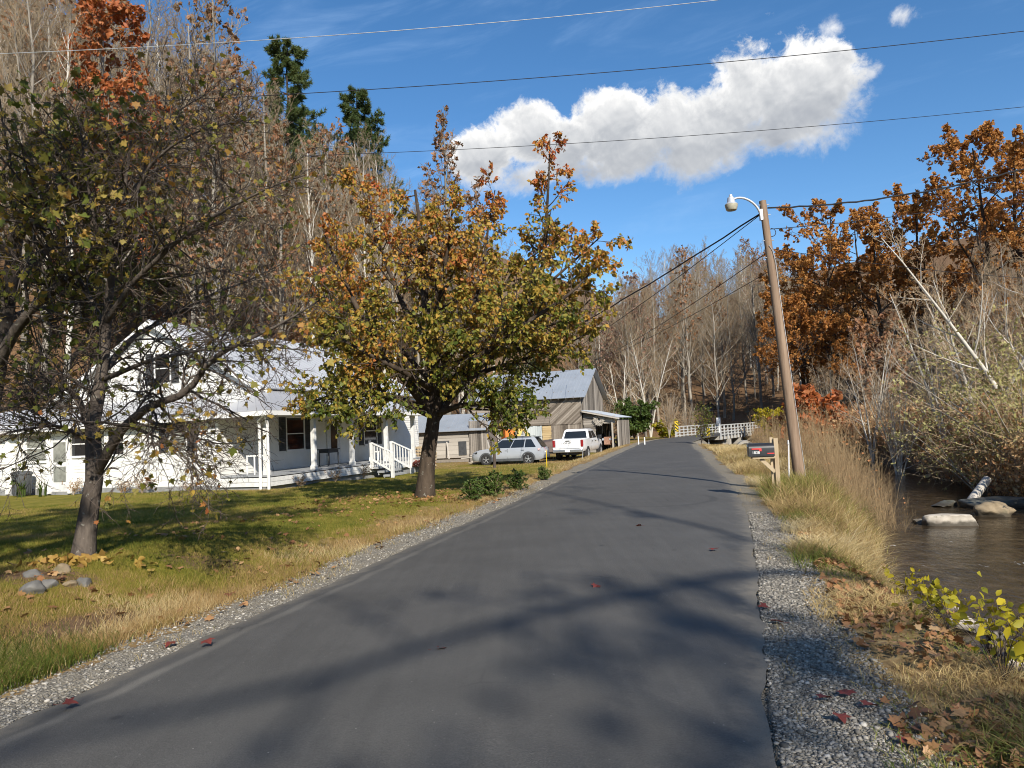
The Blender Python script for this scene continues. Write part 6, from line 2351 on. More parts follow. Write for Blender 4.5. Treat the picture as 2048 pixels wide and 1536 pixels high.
def body_sec(x, zb, zt, hw, zm=.62, top=.96):
    return [(x, -hw*.90, zb), (x, -hw, zb+.14), (x, -hw*1.01, zm), (x, -hw*top, zt-.05), (x, -hw*(top-.07), zt),
            (x, hw*(top-.07), zt), (x, hw*top, zt-.05), (x, hw*1.01, zm), (x, hw, zb+.14), (x, hw*.90, zb)]


class Cabin:
    """greenhouse lofted from belt line to roof line; G gives a point on its side skin"""

    def __init__(s, x0b, x1b, x0t, x1t, zb, zt, wb, wt):
        s.a = (x0b, x1b, x0t, x1t, zb, zt, wb, wt)

    def G(s, u, t, side, off=.0):
        x0b, x1b, x0t, x1t, zb, zt, wb, wt = s.a
        x0, x1 = x0b+(x0t-x0b)*t, x1b+(x1t-x1b)*t
        return Vector((x0+(x1-x0)*u, side*(wb+(wt-wb)*t+off), zb+(zt-zb)*t))

    def shell(s, mb):
        x0b, x1b, x0t, x1t, zb, zt, wb, wt = s.a
        secs = []
        for t in (0, .5, .88, 1.0):
            x0, x1 = x0b+(x0t-x0b)*t+(.05 if t == 1 else 0), x1b+(x1t-x1b)*t-(.08 if t == 1 else 0)
            w_ = wb+(wt-wb)*t-(.09 if t == 1 else 0)
            z_ = zb+(zt-zb)*min(t, 1)
            secs.append([(x0, -w_, z_), (x1-.10, -w_, z_), (x1, -w_*.8, z_), (x1+.02, 0, z_), (x1, w_*.8, z_), (x1-.10, w_, z_), (x0, w_, z_)])
        loft(mb, secs)


def quad(mb, a, b_, c, d, m=0):
    mb.poly([a, b_, c, d], m)


# silver estate car seen from its left side
p = at(1022, 926, 45.5)
CZ = hz1(p.x, p.y)
car = empty('silver_car', (p.x, p.y, CZ+.01), math.atan2(.24, -.97), 'silver estate car parked sideways on the grass beside the white pickup', 'car')
mb = MB()
loft(mb, [body_sec(*a) for a in ((-2.32, .48, .92, .74), (-2.24, .36, 1.0, .85), (-2.0, .27, 1.03, .895), (-1.0, .24, 1.02, .905), (.4, .24, 1.0, .905), (1.05, .24, .99, .90), (1.3, .24, 1.01, .885), (1.8, .25, .95, .87), (2.1, .28, .87, .82), (2.27, .33, .76, .74), (2.33, .40, .66, .66))])
mb.build('body', M['car_silver'], car, True)
cb = Cabin(-2.18, 1.22, -1.72, .30, .99, 1.66, .835, .64)
mb = MB()
cb.shell(mb)
mb.build('roof_shell', M['car_silver'], car, True)
for s in (1, -1):
    for (u0, u1, t0u, t1u, nm) in ((.60, .965, .60, .93, 0), (.335, .585, .30, .585, 0), (.10, .315, .13, .28, 0)):
        g_ = MB()
        pts = [cb.G(u0, .08, s, .008), cb.G(u1, .08, s, .008), cb.G(t1u, .80, s, .008), cb.G(t0u, .80, s, .008)]
        g_.poly(pts if s < 0 else pts[::-1])
        g_.build('side_window', M['glass'], car)
    # dark arches, sill and lower cladding
    g_ = MB()
    for wx in (-1.33, 1.34):
        vs, n_ = [], 15
        for i in range(n_):
            a = math.pi*(i/(n_-1))*1.12-.19
            for r_ in (.36, .45):
                vs.append((wx+r_*math.cos(a), s*.918, .345+r_*math.sin(a)))
        g_.raw(vs, [(2*i, 2*i+1, 2*i+3, 2*i+2) for i in range(n_-1)])
    g_.raw([(-1.0, s*.915, .24), (1.0, s*.915, .24), (1.0, s*.918, .40), (-1.0, s*.918, .40)], [(0, 1, 2, 3)])
    g_.build('wheel_arch_trim', M['dark_grey'], car)
    g_ = MB()
    for wx in (-1.33, 1.34):
        g_.lathe([(0, s*.912), (.37, s*.912)], (wx, 0, .345), 22, 'Y')
    g_.build('wheel_well_shade', M['black'], car)  # flat black discs on the body side, painted as the shade of the wheel recess
    for wx in (-1.33, 1.34):
        wheel(car, wx, s*.83, .345, .345, .23, s, 'rim', 5)
    g_ = MB()
    g_.box((.93, s*1.0, 1.07), (.12, .22, .15), 0, None)
    g_.build('wing_mirror', M['black'], car, bevel=.03)
    g_ = MB()
    g_.bar((-1.5, s*.63, 1.70), (.1, s*.63, 1.70), .04, .04)
    g_.build('roof_rail', M['dark_grey'], car)
    g_ = MB()
    g_.raw([(-2.33, s*.55, .98), (-2.18, s*.80, 1.0), (-1.93, s*.885, .97), (-1.95, s*.915, .84), (-2.25, s*.83, .80), (-2.345, s*.60, .83)], [(0, 1, 2, 3, 4, 5)])
    g_.build('tail_lamp', M['tail'], car)
    g_ = MB()
    g_.raw([(2.30, s*.52, .74), (2.13, s*.81, .80), (1.90, s*.875, .86), (1.93, s*.88, .76), (2.2, s*.80, .66), (2.33, s*.55, .65)], [(0, 1, 2, 3, 4, 5)])
    g_.build('headlight', M['glass'], car)
    g_ = MB()
    for xx in (.02, -1.0):
        g_.box((xx, s*.915, .90), (.16, .03, .035))
    g_.build('door_handle', M['car_silver'], car)
    g_ = MB()
    for xx in (1.02, -.05, -1.02):
        g_.raw([(xx, s*.9165, .36), (xx+.012, s*.9165, .36), (xx+.012, s*.885, .99), (xx, s*.885, .99)], [(0, 1, 2, 3)])
    g_.build('door_seam', M['black'], car)
g_ = MB()
quad(g_, Vector((1.20, -.72, 1.02)), Vector((1.20, .72, 1.02)), Vector((.46, .58, 1.57)), Vector((.46, -.58, 1.57)))
g_.build('windscreen', M['glass'], car)
g_ = MB()
quad(g_, Vector((-2.20, -.70, 1.03)), Vector((-1.80, -.56, 1.58)), Vector((-1.80, .56, 1.58)), Vector((-2.20, .70, 1.03)))
g_.build('rear_window', M['glass'], car)
g_ = MB()
g_.box((-2.22, 0, .46), (.30, 1.5, .22))
g_.box((2.22, 0, .42), (.22, 1.3, .20))
g_.build('bumper', M['dark_grey'], car, bevel=.05)
g_ = MB()
g_.box((-1.78, 0, 1.66), (.25, 1.1, .04))
g_.build('roof_spoiler', M['dark_grey'], car)

# white pickup seen from behind
p = at(1147, 926, 46.3)
TZ = hz1(p.x, p.y)
trk = empty('white_pickup', (p.x, p.y, TZ+.01), rad(90-19), 'white crew cab pickup truck parked nose away beside the road', 'pickup')
mb = MB()
ts = lambda x, zb, zt, hw: body_sec(x, zb, zt, hw, .86, .985)
# origin at the middle of the rear axle line, tail at x=-1.15
loft(mb, [ts(*a) for a in ((-1.20, .62, 1.33, .97), (-1.10, .56, 1.35, .995), (.0, .55, 1.35, 1.0), (.85, .52, 1.35, 1.0), (1.0, .50, 1.24, 1.0), (2.9, .50, 1.22, 1.0), (3.2, .50, 1.24, .99), (4.1, .52, 1.18, .97), (4.5, .55, 1.08, .93), (4.62, .62, .95, .86))])
mb.build('body', M['truck_white'], trk, True)
tc = Cabin(.78, 3.28, 1.08, 2.45, 1.22, 1.92, .93, .76)
mb = MB()
tc.shell(mb)
mb.build('cab', M['truck_white'], trk, True)
g_ = MB()
quad(g_, Vector((.80, -.76, 1.33)), Vector((.80, .76, 1.33)), Vector((1.0, .66, 1.78)), Vector((1.0, -.66, 1.78)))
rw = g_.build('rear_window', M['glass'], trk)
rw.location.x = -.035
for s in (1, -1):
    for (u0, u1, v0_, v1_) in ((.04, .42, .05, .44), (.46, .90, .47, .86)):
        g_ = MB()
        pts = [tc.G(u0, .12, s, .008), tc.G(u1, .12, s, .008), tc.G(v1_, .80, s, .008), tc.G(v0_, .80, s, .008)]
        g_.poly(pts if s < 0 else pts[::-1])
        g_.build('side_window', M['glass'], trk)
    g_ = MB()
    g_.box((-1.18, s*.90, 1.06), (.10, .17, .44))
    g_.build('tail_lamp', M['tail'], trk, bevel=.03)
    g_ = MB()
    g_.box((3.0, s*1.12, 1.34), (.12, .26, .26))
    g_.build('wing_mirror', M['black'], trk, bevel=.04)
    g_ = MB()
    for wx in (0, 3.7):
        g_.lathe([(0, s*1.008), (.44, s*1.008)], (wx, 0, .44), 22, 'Y')
    g_.build('wheel_well_shade', M['black'], trk)  # black discs again stand in for the shade inside the arches
    for wx in (0, 3.7):
        wheel(trk, wx, s*.90, .41, .41, .27, s, 'rim', 6)
    g_ = MB()
    for xx in (1.25, 2.25):
        g_.box((xx, s*1.01, 1.12), (.18, .03, .045))
    g_.build('door_handle', M['black'], trk)
    g_ = MB()
    for xx in (.92, 1.95, 3.05):
        g_.raw([(xx, s*1.0135, .58), (xx+.014, s*1.0135, .58), (xx+.014, s*1.0, 1.2), (xx, s*1.0, 1.2)], [(0, 1, 2, 3)])
    g_.build('door_seam', M['black'], trk)
g_ = MB()
g_.box((-1.215, 0, 1.03), (.05, 1.56, .56))
tg = g_.build('tailgate', M['truck_white'], trk, bevel=.02)
g_ = MB()
g_.box((-1.25, 0, 1.22), (.03, .26, .05))
g_.build('handle', M['black'], tg)


def text(name, body, size, mat, parent, loc, rot, ext=.004, al='CENTER', sx=1.0):
    cu = bpy.data.curves.new(name, 'FONT')
    cu.body = body
    cu.size = size
    cu.align_x = al
    cu.align_y = 'CENTER'
    cu.extrude = ext
    cu.materials.append(M[mat])
    tmp = bpy.data.objects.new(name, cu)
    COL.objects.link(tmp)
    bpy.context.view_layer.update()
    me = bpy.data.meshes.new_from_object(tmp.evaluated_get(bpy.context.evaluated_depsgraph_get()))
    bpy.data.objects.remove(tmp)
    o = link(name, me, parent)
    o.location = loc
    o.rotation_euler = rot
    o.scale = (sx, 1, 1)
    return o


text('emblem_lettering', 'GMC', .15, 'dark_grey', tg, (-1.246, .02, 1.08), (rad(90), 0, rad(-90)), sx=1.5)
g_ = MB()
g_.box((-1.27, 0, .60), (.20, 1.86, .17))
g_.box((-1.31, .38, .585), (.10, .30, .05))
g_.box((-1.31, -.38, .585), (.10, .30, .05))
bp_ = g_.build('bumper', M['chrome'], trk, bevel=.035)
g_ = MB()
g_.box((-1.385, 0, .62), (.012, .31, .155))
g_.build('number_plate', M['white'], bp_)
g_ = MB()
g_.box((.1, 0, .42), (2.2, 1.1, .16))
g_.tube([(-1.2, 0, .42), (-1.45, 0, .42)], .04, 8)
g_.build('chassis', M['black'], trk)

# ------------------------------------------------------------------ bridge, chevrons, cabin
M['rail_grey'] = simple('grey_white_rail', (0.36, 0.37, 0.36), (0.56, 0.56, 0.54), 3, .7)
NB_ = [(20.9, 73.6), (29.3, 87.2)]       # near railing line
FB_ = [(16.9, 76.2), (25.2, 89.6)]       # far railing line
br = empty('road_bridge', (23.2, 81.5, 0), 0, 'concrete road bridge with white wooden railings over the stream', 'bridge')
O_ = Vector(br.location)


def L3(a, b_, t, z):
    return Vector((a[0]+(b_[0]-a[0])*t, a[1]+(b_[1]-a[1])*t, z))-O_


def railing(a, b_, n, h, name):
    mb = MB()
    for z in (.12, .42, .72, h-.05):
        mb.bar(L3(a, b_, 0, z), L3(a, b_, 1, z), .06, .10)
    ro = mb.build(name, M['rail_grey'], br)
    for i in range(n+1):
        p_ = MB()
        q_ = L3(a, b_, i/n, 0)
        p_.box((q_.x, q_.y, h/2-.2), (.12, .12, h+.40), 0, Matrix.Rotation(-.552, 3, 'Z'))
        p_.build('railing_post', M['rail_grey'], ro)
    q_ = L3(a, b_, 1.012, 0)
    p_ = MB()
    p_.box((q_.x, q_.y, .85), (.42, .42, 2.0), 0, Matrix.Rotation(-.552, 3, 'Z'))
    p_.build('end_post', M['white'], ro)


railing(NB_[0], NB_[1], 12, 1.12, 'railing')
railing(FB_[0], FB_[1], 12, 1.12, 'railing')
mb = MB()
a, c = (20.75, 73.7), (29.2, 87.4)
a2, c2 = (17.05, 76.1), (25.3, 89.5)
top = [L3(a, c, 0, -.01), L3(a, c, 1, -.01), L3(a2, c2, 1, -.01), L3(a2, c2, 0, -.01)]
bot = [Vector((q_.x, q_.y, -.42)) for q_ in top]
mb.raw(top+bot, [(0, 1, 2, 3), (7, 6, 5, 4), (0, 4, 5, 1), (1, 5, 6, 2), (2, 6, 7, 3), (3, 7, 4, 0)])
mb.build('deck', M['concrete'], br)
for t, w_, nm in ((.22, 1.0, 'abutment'), (.88, 1.6, 'abutment'), (.52, .75, 'pier')):
    q_ = (L3(a, c, t, 0)+L3(a2, c2, t, 0))/2
    mb = MB()
    mb.box((q_.x, q_.y, -1.25), (4.6, w_, 1.62), 0, Matrix.Rotation(-.552, 3, 'Z'))
    mb.build(nm, M['concrete'], br)
# half buried drain pipe under the bridge end
p = at(1492, 903, 58)
cp = empty('drain_pipe', (p.x, p.y, WZ+.15), rad(-15), 'round concrete drain pipe opening at the water below the bridge', 'pipe')
mb = MB()
mb.lathe([(.55, 1.6), (.55, -.1), (.75, -.12), (.75, 1.6)], (0, 0, .1), 24, 'Y')
mb.build('pipe_ring', M['concrete'], cp, True)
mb = MB()
mb.lathe([(0, .9), (.56, .9)], (0, 0, .1), 20, 'Y')
mb.build('pipe_bore_shade', M['black'], cp)  # black disc across the pipe, painted as the darkness inside it


def chevron(u, v0, Yd, sgn, lab):
    p = at(u, v0, Yd)
    z_ = hz1(p.x, p.y)
    e = empty('chevron_sign', (p.x, p.y, z_), rad(-14), lab, 'sign', 'yellow black chevron boards at the bridge')
    mb = MB()
    mb.box((0, .03, .6), (.07, .05, 1.2))
    mb.build('post', M['galv'], e)
    mb = MB()
    mb.box((0, 0, 1.15), (.34, .02, 1.05))
    pl = mb.build('board', M['yellow'], e)
    mb = MB()
    for k in range(-1, 4):
        zz = .70+.34*k
        pts = [(-.165, zz+(0 if sgn > 0 else .30)), (.165, zz+(.30 if sgn > 0 else 0)), (.165, zz+(.46 if sgn > 0 else .16)), (-.165, zz+(.16 if sgn > 0 else .46))]
        cl = [(x_, min(max(q_, .635), 1.665)) for x_, q_ in pts]
        if max(q_ for _, q_ in cl)-min(q_ for _, q_ in cl) > .05:
            mb.poly([(x_, -.013, q_) for x_, q_ in cl])
    mb.build('stripes', M['black'], pl)


chevron(1354, 870, 75.5, -1, 'yellow and black striped board at the far railing where the bridge begins')
chevron(1417, 872, 72.8, 1, 'yellow and black striped board half hidden by the young roadside tree')
# little brown cabin beyond the bridge
p = at(1423, 846, 118)
cz_ = p.z
cab = empty('small_cabin', (p.x, p.y, cz_), rad(-20), 'little dark brown cabin with a white porch post beyond the bridge', 'cabin')
mb = MB()
mb.box((0, 0, 1.0), (2.6, 3.0, 2.6))
mb.build('wall', M['shutter'], cab, label='dark brown board walls')
mb = MB()
mb.raw([(-1.3, -1.52, 1.9), (1.3, -1.52, 1.9), (0, -1.52, 2.75)], [(0, 1, 2)])
mb.build('gable', M['board_tan'], cab)
mb = MB()
cab.scale = (1.15, 1.15, 1.15)
seam_roof(mb, (1.75, -2.0, 1.75), (1.75, 1.8, 1.75), (0, 1.8, 2.9), (0, -2.0, 2.9), .05, 9, .01)
seam_roof(mb, (-1.75, -2.0, 1.75), (-1.75, 1.8, 1.75), (0, 1.8, 2.9), (0, -2.0, 2.9), .05, 9, .01)
mb.build('roof', M['tarp'], cab)
mb = MB()
mb.box((.75, -1.9, .75), (.12, .12, 2.1))
mb.box((.35, -1.9, 1.75), (.9, .1, .12))
mb.build('porch_post', M['white'], cab)
bpy.context.view_layer.update()

# ------------------------------------------------------------------ utility pole, lamp, wires
pb = gnd(1602, 980)
pt = at(1525, 402, pb.y)
pole = empty('utility_pole', (pb.x, pb.y, 0), 0, 'leaning brown wooden utility pole beside the mailbox', 'pole')
ax = (pt-pb)
PP = lambda t, dx=0, dy=0: ax*t+Vector((dx, dy, 0))
mb = MB()
mb.tube([PP(-.03)]+[PP(i/14) for i in range(15)], [.135-.052*i/15 for i in range(16)], 16)
mb.build('shaft', M['pole_wood'], pole, True)
mb = MB()
for t in (.985, .95, .86, .80, .70):
    mb.tube([PP(t, -.12, -.02), PP(t, .14, -.02)], .012, 6)
mb.build('through_bolts', M['galv'], pole)
mb = MB()
mb.tube([PP(.84, -.02, -.10), PP(.82, .05, -.10), PP(.78, .09, -.08), PP(.70, .10, -.05)], .012, 6)
mb.tube([PP(.70, .10, -.05), PP(.35, .115, -.06), PP(0, .135, -.06)], .007, 5)
mb.build('ground_wire', M['cable_grey'], pole)
topw = pb+ax
# lamp bracket and head
lt = empty('street_lamp', pb+ax*.955, 0, 'bucket shaped grey area lamp on a curved arm at the pole top', 'lamp')
hd = at(1462, 402, pb.y-.15)-lt.location
mb = MB()
P0 = Vector((-.10, -.02, -.05))
ctl = [P0, P0+Vector((-.02, -.01, .30)), Vector((hd.x*.62, hd.y*.5, hd.z+.20)), Vector((hd.x+.04, hd.y, hd.z+.03))]
pts = [ctl[0]*(1-t)**3+ctl[1]*3*t*(1-t)**2+ctl[2]*3*t*t*(1-t)+ctl[3]*t**3 for t in [i/14 for i in range(15)]]
mb.tube(pts, .028, 10)
mb.box(P0+Vector((.015, 0, .02)), (.06, .10, .26))
mb.build('lamp_arm', M['galv'], lt, True)
mb = MB()
mb.lathe([(0, .10), (.05, .10), (.08, .08), (.09, .01), (.10, -.04), (.14, -.07), (.15, -.09), (.0, -.09)], hd, 20)
mb.lathe([(0, .165), (.03, .16), (.042, .14), (.04, .10), (.05, .09)], hd, 14)
mb.build('lamp_housing', M['galv'], lt, True)
mb = MB()
mb.lathe([(.153, -.09), (.148, -.13), (.13, -.21), (.115, -.23), (0, -.235)], hd, 22)
mb.build('lamp_bowl', M['lens'], lt, True)


def wire(name, a, c, sag, r, mat, lab, group=None, n=28, wig=0.0, seed=0):
    g = random.Random(seed)
    a, c = Vector(a), Vector(c)
    pts = []
    for i in range(n+1):
        t = i/n
        q_ = a.lerp(c, t)
        q_.z -= sag*4*t*(1-t)
        if wig and 0 < i < n:
            q_ += Vector((g.uniform(-wig, wig), 0, g.uniform(-wig, wig)))
        pts.append(q_-a)
    mb = MB()
    mb.tube(pts, r, 6)
    o = mb.build(name, M[mat], None, True)
    o.location = a
    return tag(o, lab, 'wire', group)


PW = lambda t, dx=0, dy=0: pb+ax*t+Vector((dx, dy, 0))
wire('power_cable', PW(.955, -.10), at(835, 800, 41), .5, .020, 'cable', 'thick black cable from the pole top down towards the white house', None, 40, .01, 1)
wire('power_cable', PW(.95, -.12), at(1010, 770, 55), .5, .011, 'cable', 'thin upper wire running from the pole top behind the green leaved tree', None, 36, .008, 2)
wire('power_cable', PW(.815, -.1), at(1150, 735, 58), .4, .010, 'cable', 'thin wire from below the lamp to the barn roof', None)
wire('power_cable', PW(.75, -.1), at(1120, 745, 58), .4, .008, 'cable', 'lowest thin wire from the pole to the barn', None)
wire('power_cable', PW(.975, .10), at(2200, 290, 16.5), .32, .020, 'cable', 'thick twisted cable from the pole top to beyond the orange oaks', None, 40, .012, 3)
wire('power_cable', PW(.90, .10), at(2150, 365, 24), .2, .009, 'cable', 'thin wire from under the thick cable towards the oaks', None)
wire('power_cable', PW(.83, .10), at(2150, 560, 26), .15, .008, 'cable', 'lower thin wire from the pole into the orange oaks', None)
wire('power_line', at(-120, 112, 15), at(1700, -32, 17), .25, .008, 'cable_grey', 'pale bare wire crossing the top of the blue sky', None, 40)
wire('power_line', at(250, 205, 24), at(2250, 38, 24), .35, .012, 'cable', 'dark wire crossing the sky just above the white cloud', None, 40)
wire('power_line', at(600, 312, 30), at(2250, 192, 30), .35, .011, 'cable', 'dark wire crossing the sky over the lower white cloud', None, 40)
wire('telephone_wire', at(-100, 560, 12), at(560, 330, 22), .2, .006, 'cable', 'faint low wire strung among the trees by the white house', None, 30) if False else None
# leafy coil of slack wire on the pole
mb = MB()
mb.tube([PP(.90, .10, -.02)]+[PP(.90, .12+.10*math.sin(i*.5), -.02)+Vector((0, 0, -.09+.10*math.cos(i*.5))) for i in range(8)], .009, 6)
mb.build('slack_loop', M['cable'], pole)

# marker stake with a white cap
sb = gnd(1590, 975)
mk = empty('marker_stake', (sb.x-.05, sb.y+.25, hz1(sb.x, sb.y)), 0, 'white capped thin marker stake leaning along the utility pole', 'stake')
mtop = at(1577, 880, sb.y+.25)-Vector(mk.location)
mb = MB()
mb.tube([(0, 0, -.05), mtop*.9], .018, 8)
mb.build('stake_shaft', M['white'], mk)
mb = MB()
mb.tube([mtop*.9, mtop], .032, 10)
mb.build('stake_cap', M['white'], mk)

# ------------------------------------------------------------------ mailbox
YM = 16.3
mp_ = at(1556, 965, YM)
mz = hz1(mp_.x, mp_.y)
mx_ = empty('mailbox', (mp_.x, mp_.y, mz), rad(-9), 'black mailbox with red flag on a wooden post by the road', 'mailbox')
zt_ = at(1556, 876, YM).z-mz
mb = MB()
mb.box((0, 0, zt_/2-.05), (.09, .09, zt_+.1))
mb.box((-.085, .045, zt_/2-.04), (.07, .06, zt_+.12))
mb.build('post', M['new_wood'], mx_, label='doubled wooden post')
zb_ = at(1530, 912, YM).z-mz
mb = MB()
mb.box((-.28, 0, zb_-.03), (.50, .20, .05))
mb.bar((-.05, 0, zb_-.36), (-.34, 0, zb_-.06), .07, .08)
mb.build('support_arm', M['new_wood'], mx_)
mb = MB()
secs = []
bw2, bh = .135, .17
prof = [(-bw2, 0), (-bw2, bh)]+[(-bw2*math.cos(a), bh+bw2*.9*math.sin(a)) for a in [math.pi*k/10 for k in range(1, 10)]]+[(bw2, bh), (bw2, 0)]
for x in (-.575, -.055):
    secs.append([(x, y, zb_+z) for y, z in prof])
loft(mb, secs)
bx_ = mb.build('mailbox_body', M['black'], mx_, True)
mb = MB()
loft(mb, [[(x, y*1.03, zb_-.004+z*1.02) for y, z in prof] for x in (-.60, -.576)])
mb.build('mailbox_door', M['black'], mx_, True)
mb = MB()
mb.box((-.61, 0, zb_+.24), (.03, .03, .05))
mb.build('latch', M['galv'], mx_)
mb = MB()
mb.box((-.445, -bw2-.008, zb_+.168), (.20, .008, .028))
mb.box((-.36, -bw2-.008, zb_+.145), (.055, .0085, .06))
mb.build('flag', M['red'], mx_)
mb = MB()
mb.box((-.14, -bw2-.006, zb_+.06), (.15, .006, .024))
mb.build('reflector', M['red'], mx_)
text('house_number', '1838', .085, 'white', mx_, (-.455, -bw2-.004, zb_+.085), (rad(90), 0, 0), .003, sx=1.0)

# ------------------------------------------------------------------ stream rocks, log, bank boulders
for (u, v, wpx, sy, sz, mt, seed, lab, rz_, fl) in [
        (1905, 1050, 96, .55, .62, 'rock_pale', 1, 'large pale flat topped rock standing in the stream', -.25, .25),
        (1985, 1030, 78, .8, .55, 'rock_brown', 2, 'brown rock with a pale peak beside the dark slab', .2, 0),
        (2010, 1012, 150, .8, .28, 'rock_dark', 3, 'broad dark flat slab at the far water edge', .1, .2),
        (1890, 1012, 60, .6, .3, 'rock_dark', 4, 'low dark rock under the overhanging brush', .3, 0),
        (1843, 1046, 34, .8, .5, 'rock_pale', 5, 'small pale rock just upstream of the large flat rock', .1, 0)]:
    p = gnd(u, v, WZ)
    s = wpx/FPX*p.y*1.1
    rock('stream_rock', (p.x, p.y, WZ+.03*s), (s, s*sy, s*sz), seed, mt, lab, 'rock', 'rocks in the stream', rz_, 4, .14, None, fl)
lg_a, lg_b = gnd(1936, 1012, WZ), at(1972, 962, gnd(1936, 1012, WZ).y+1.3)
lgo = empty('cut_log', lg_a, 0, 'pale cut log leaning from the water onto the dark bank', 'log')
mb = MB()
d_ = lg_b-lg_a
mb.tube([d_*-.1, d_*.3, d_*.7, d_*1.05], [.14, .135, .13, .125], 14)
mb.build('log_trunk', M['board_pale'], lgo, True)
for (u, v, wpx, sy, sz, mt, seed, lab) in [
        (1890, 1178, 62, .8, .7, 'rock_pale', 11, 'pale boulder at the foot of the bank below the yellow leaves'),
        (1928, 1205, 66, .9, .55, 'rock_pale', 12, 'pale boulder beside the water, next after the first bank boulder'),
        (1962, 1200, 40, .8, .6, 'rock_pale', 13, 'small rounded pale stone at the water edge'),
        (1990, 1222, 52, .8, .45, 'rock_pale', 14, 'flat pale stone at the water edge above the big corner boulder'),
        (2035, 1275, 100, .8, .7, 'rock_pale', 15, 'largest whitish boulder cut by the picture edge'),
        (2000, 1245, 60, .8, .6, 'rock_brown', 16, 'brownish rock with leaves on it beside the whitish boulder')]:
    p = gnd(u, v, -.75)
    s = wpx/FPX*p.y*1.15
    rock('bank_boulder', (p.x, p.y, max(hz1(p.x, p.y), WZ)+.10*s), (s, s*sy, s*sz), seed, mt, lab, 'boulder', 'boulders along the near bank', seed, 4)
for i, (u, v, wpx, mt) in enumerate([(1425, 880, 12, 'rock_pale'), (1440, 886, 18, 'rock_pale'), (1433, 893, 14, 'rock_grey'), (1450, 897, 14, 'rock_pale'), (1462, 903, 14, 'rock_pale'), (1446, 905, 12, 'rock_grey'), (1472, 908, 13, 'rock_pale'), (1420, 890, 10, 'rock_grey')]):
    p = at(u, v, 67-i*1.3)
    s = wpx/FPX*p.y*1.2
    rock('riprap_rock', (p.x, p.y, hz1(p.x, p.y)+.1*s), (s, s*.8, s*.75), 30+i, mt, 'pale broken rock in the rubble slope below the bridge railing', 'rock', 'riprap rocks below the bridge', i, 2)
# rock ring round the slim tree
for i, (u, v, wpx, mt, lab) in enumerate([
        (62, 1178, 46, 'rock_grey', 'dark grey rock, outermost of the tree bed ring'), (98, 1168, 40, 'rock_grey', 'grey rock tilted against the tree bed'),
        (125, 1150, 34, 'rock_brown', 'palest rock in the tree bed, among yellow leaves'), (170, 1158, 34, 'rock_grey', 'grey rock right in front of the slim trunk'),
        (68, 1160, 34, 'rock_grey', 'bluish grey rock on top of the outermost one'), (140, 1163, 26, 'rock_brown', 'brown rock between pale and grey bed rocks')]):
    p = gnd(u, v, .30)
    s = wpx/FPX*p.y*1.15
    rock('bed_rock', (p.x, p.y, hz1(p.x, p.y)+.09*s), (s, s*.75, s*.68), 50+i, mt, lab, 'rock', 'rocks round the slim tree', i*.8)


# ------------------------------------------------------------------ leaves on the ground
def flat_leaves(name, rg, X, Y, size, kind, mat, tilt=.35, stuff=True, lift=.012):
    n = len(X)
    Z = hz(X, Y)+lift+np.abs(rg.normal(0, .008, n))
    a = rg.uniform(0, 6.28, n)
    D = nrm(np.stack([np.cos(a), np.sin(a), rg.normal(0, tilt, n)], 1))
    U = nrm(np.cross(np.array([0, 0, 1.])+rg.normal(0, tilt, (n, 3)), D))
    N = np.cross(D, U)
    tv, tf = LEAF_T[kind]
    sc = size*np.clip(rg.normal(1, .25, n), .5, 1.6)
    cz = rg.uniform(-1.2, 2.0, n)
    V = np.stack([X, Y, Z], 1)[:, None]+sc[:, None, None]*(tv[None, :, 0:1]*U[:, None]+(tv[None, :, 1:2]-.5)*D[:, None]+(tv[None, :, 2:3]*cz[:, None, None]+.10*(np.abs(tv[None, :, 0:1])**1.5)*cz[:, None, None])*N[:, None])
    F = (np.arange(n)*len(tv))[:, None, None]+tf[None]
    me = npmesh(name, V.reshape(-1, 3), [(F.reshape(-1, tf.shape[1]), 0)], [mat], {'rnd': np.repeat(rg.uniform(0, 1, n), len(tv))})
    o = link(name, me)
    if stuff:
        o['kind'] = 'stuff'
    return o


rng = np.random.default_rng(77)
X, Yy = scatter(rng, 6500, 2.6, 14, lambda y: xr(y)+.7, lambda y: sn(y)-.2, 1.4)
k_ = vnoise(X, Yy, .6, 61) > rng.uniform(.2, .75, len(X))
flat_leaves('leaf_litter', rng, X[k_], Yy[k_], .068, 'maple', M['dead_leaf'], .5, True, .03)
X, Yy = scatter(rng, 1500, 4.4, 22, lambda y: xl(y)-5.5, lambda y: xl(y)-.4, 1.4)
k_ = vnoise(X, Yy, .7, 62) > .5
flat_leaves('lawn_leaf_litter', rng, X[k_], Yy[k_], .075, 'maple', M['dead_leaf'], .35, True, .025)
X = rng.normal(base.x*0-2.3, 1.4, 420)
Yy = rng.normal(19.2, .9, 420)
k_ = xl(Yy)-X > .5
flat_leaves('trunk_leaf_litter', rng, X[k_], Yy[k_], .10, 'simple', M['dead_leaf'], .3, True, .03)
# big yellow leaves in the rock bed
X = rng.normal(-5.55, .32, 75)
Yy = rng.normal(9.12, .16, 75)
M['leaf_gold'] = leafmat('leaf_gold', [(0, (.28, .15, .05)), (.5, (.46, .29, .07)), (1, (.58, .46, .13))], 2, .3)
flat_leaves('hosta_leaves', rng, X, Yy, .12, 'oval', M['leaf_gold'], .9, True, .05)
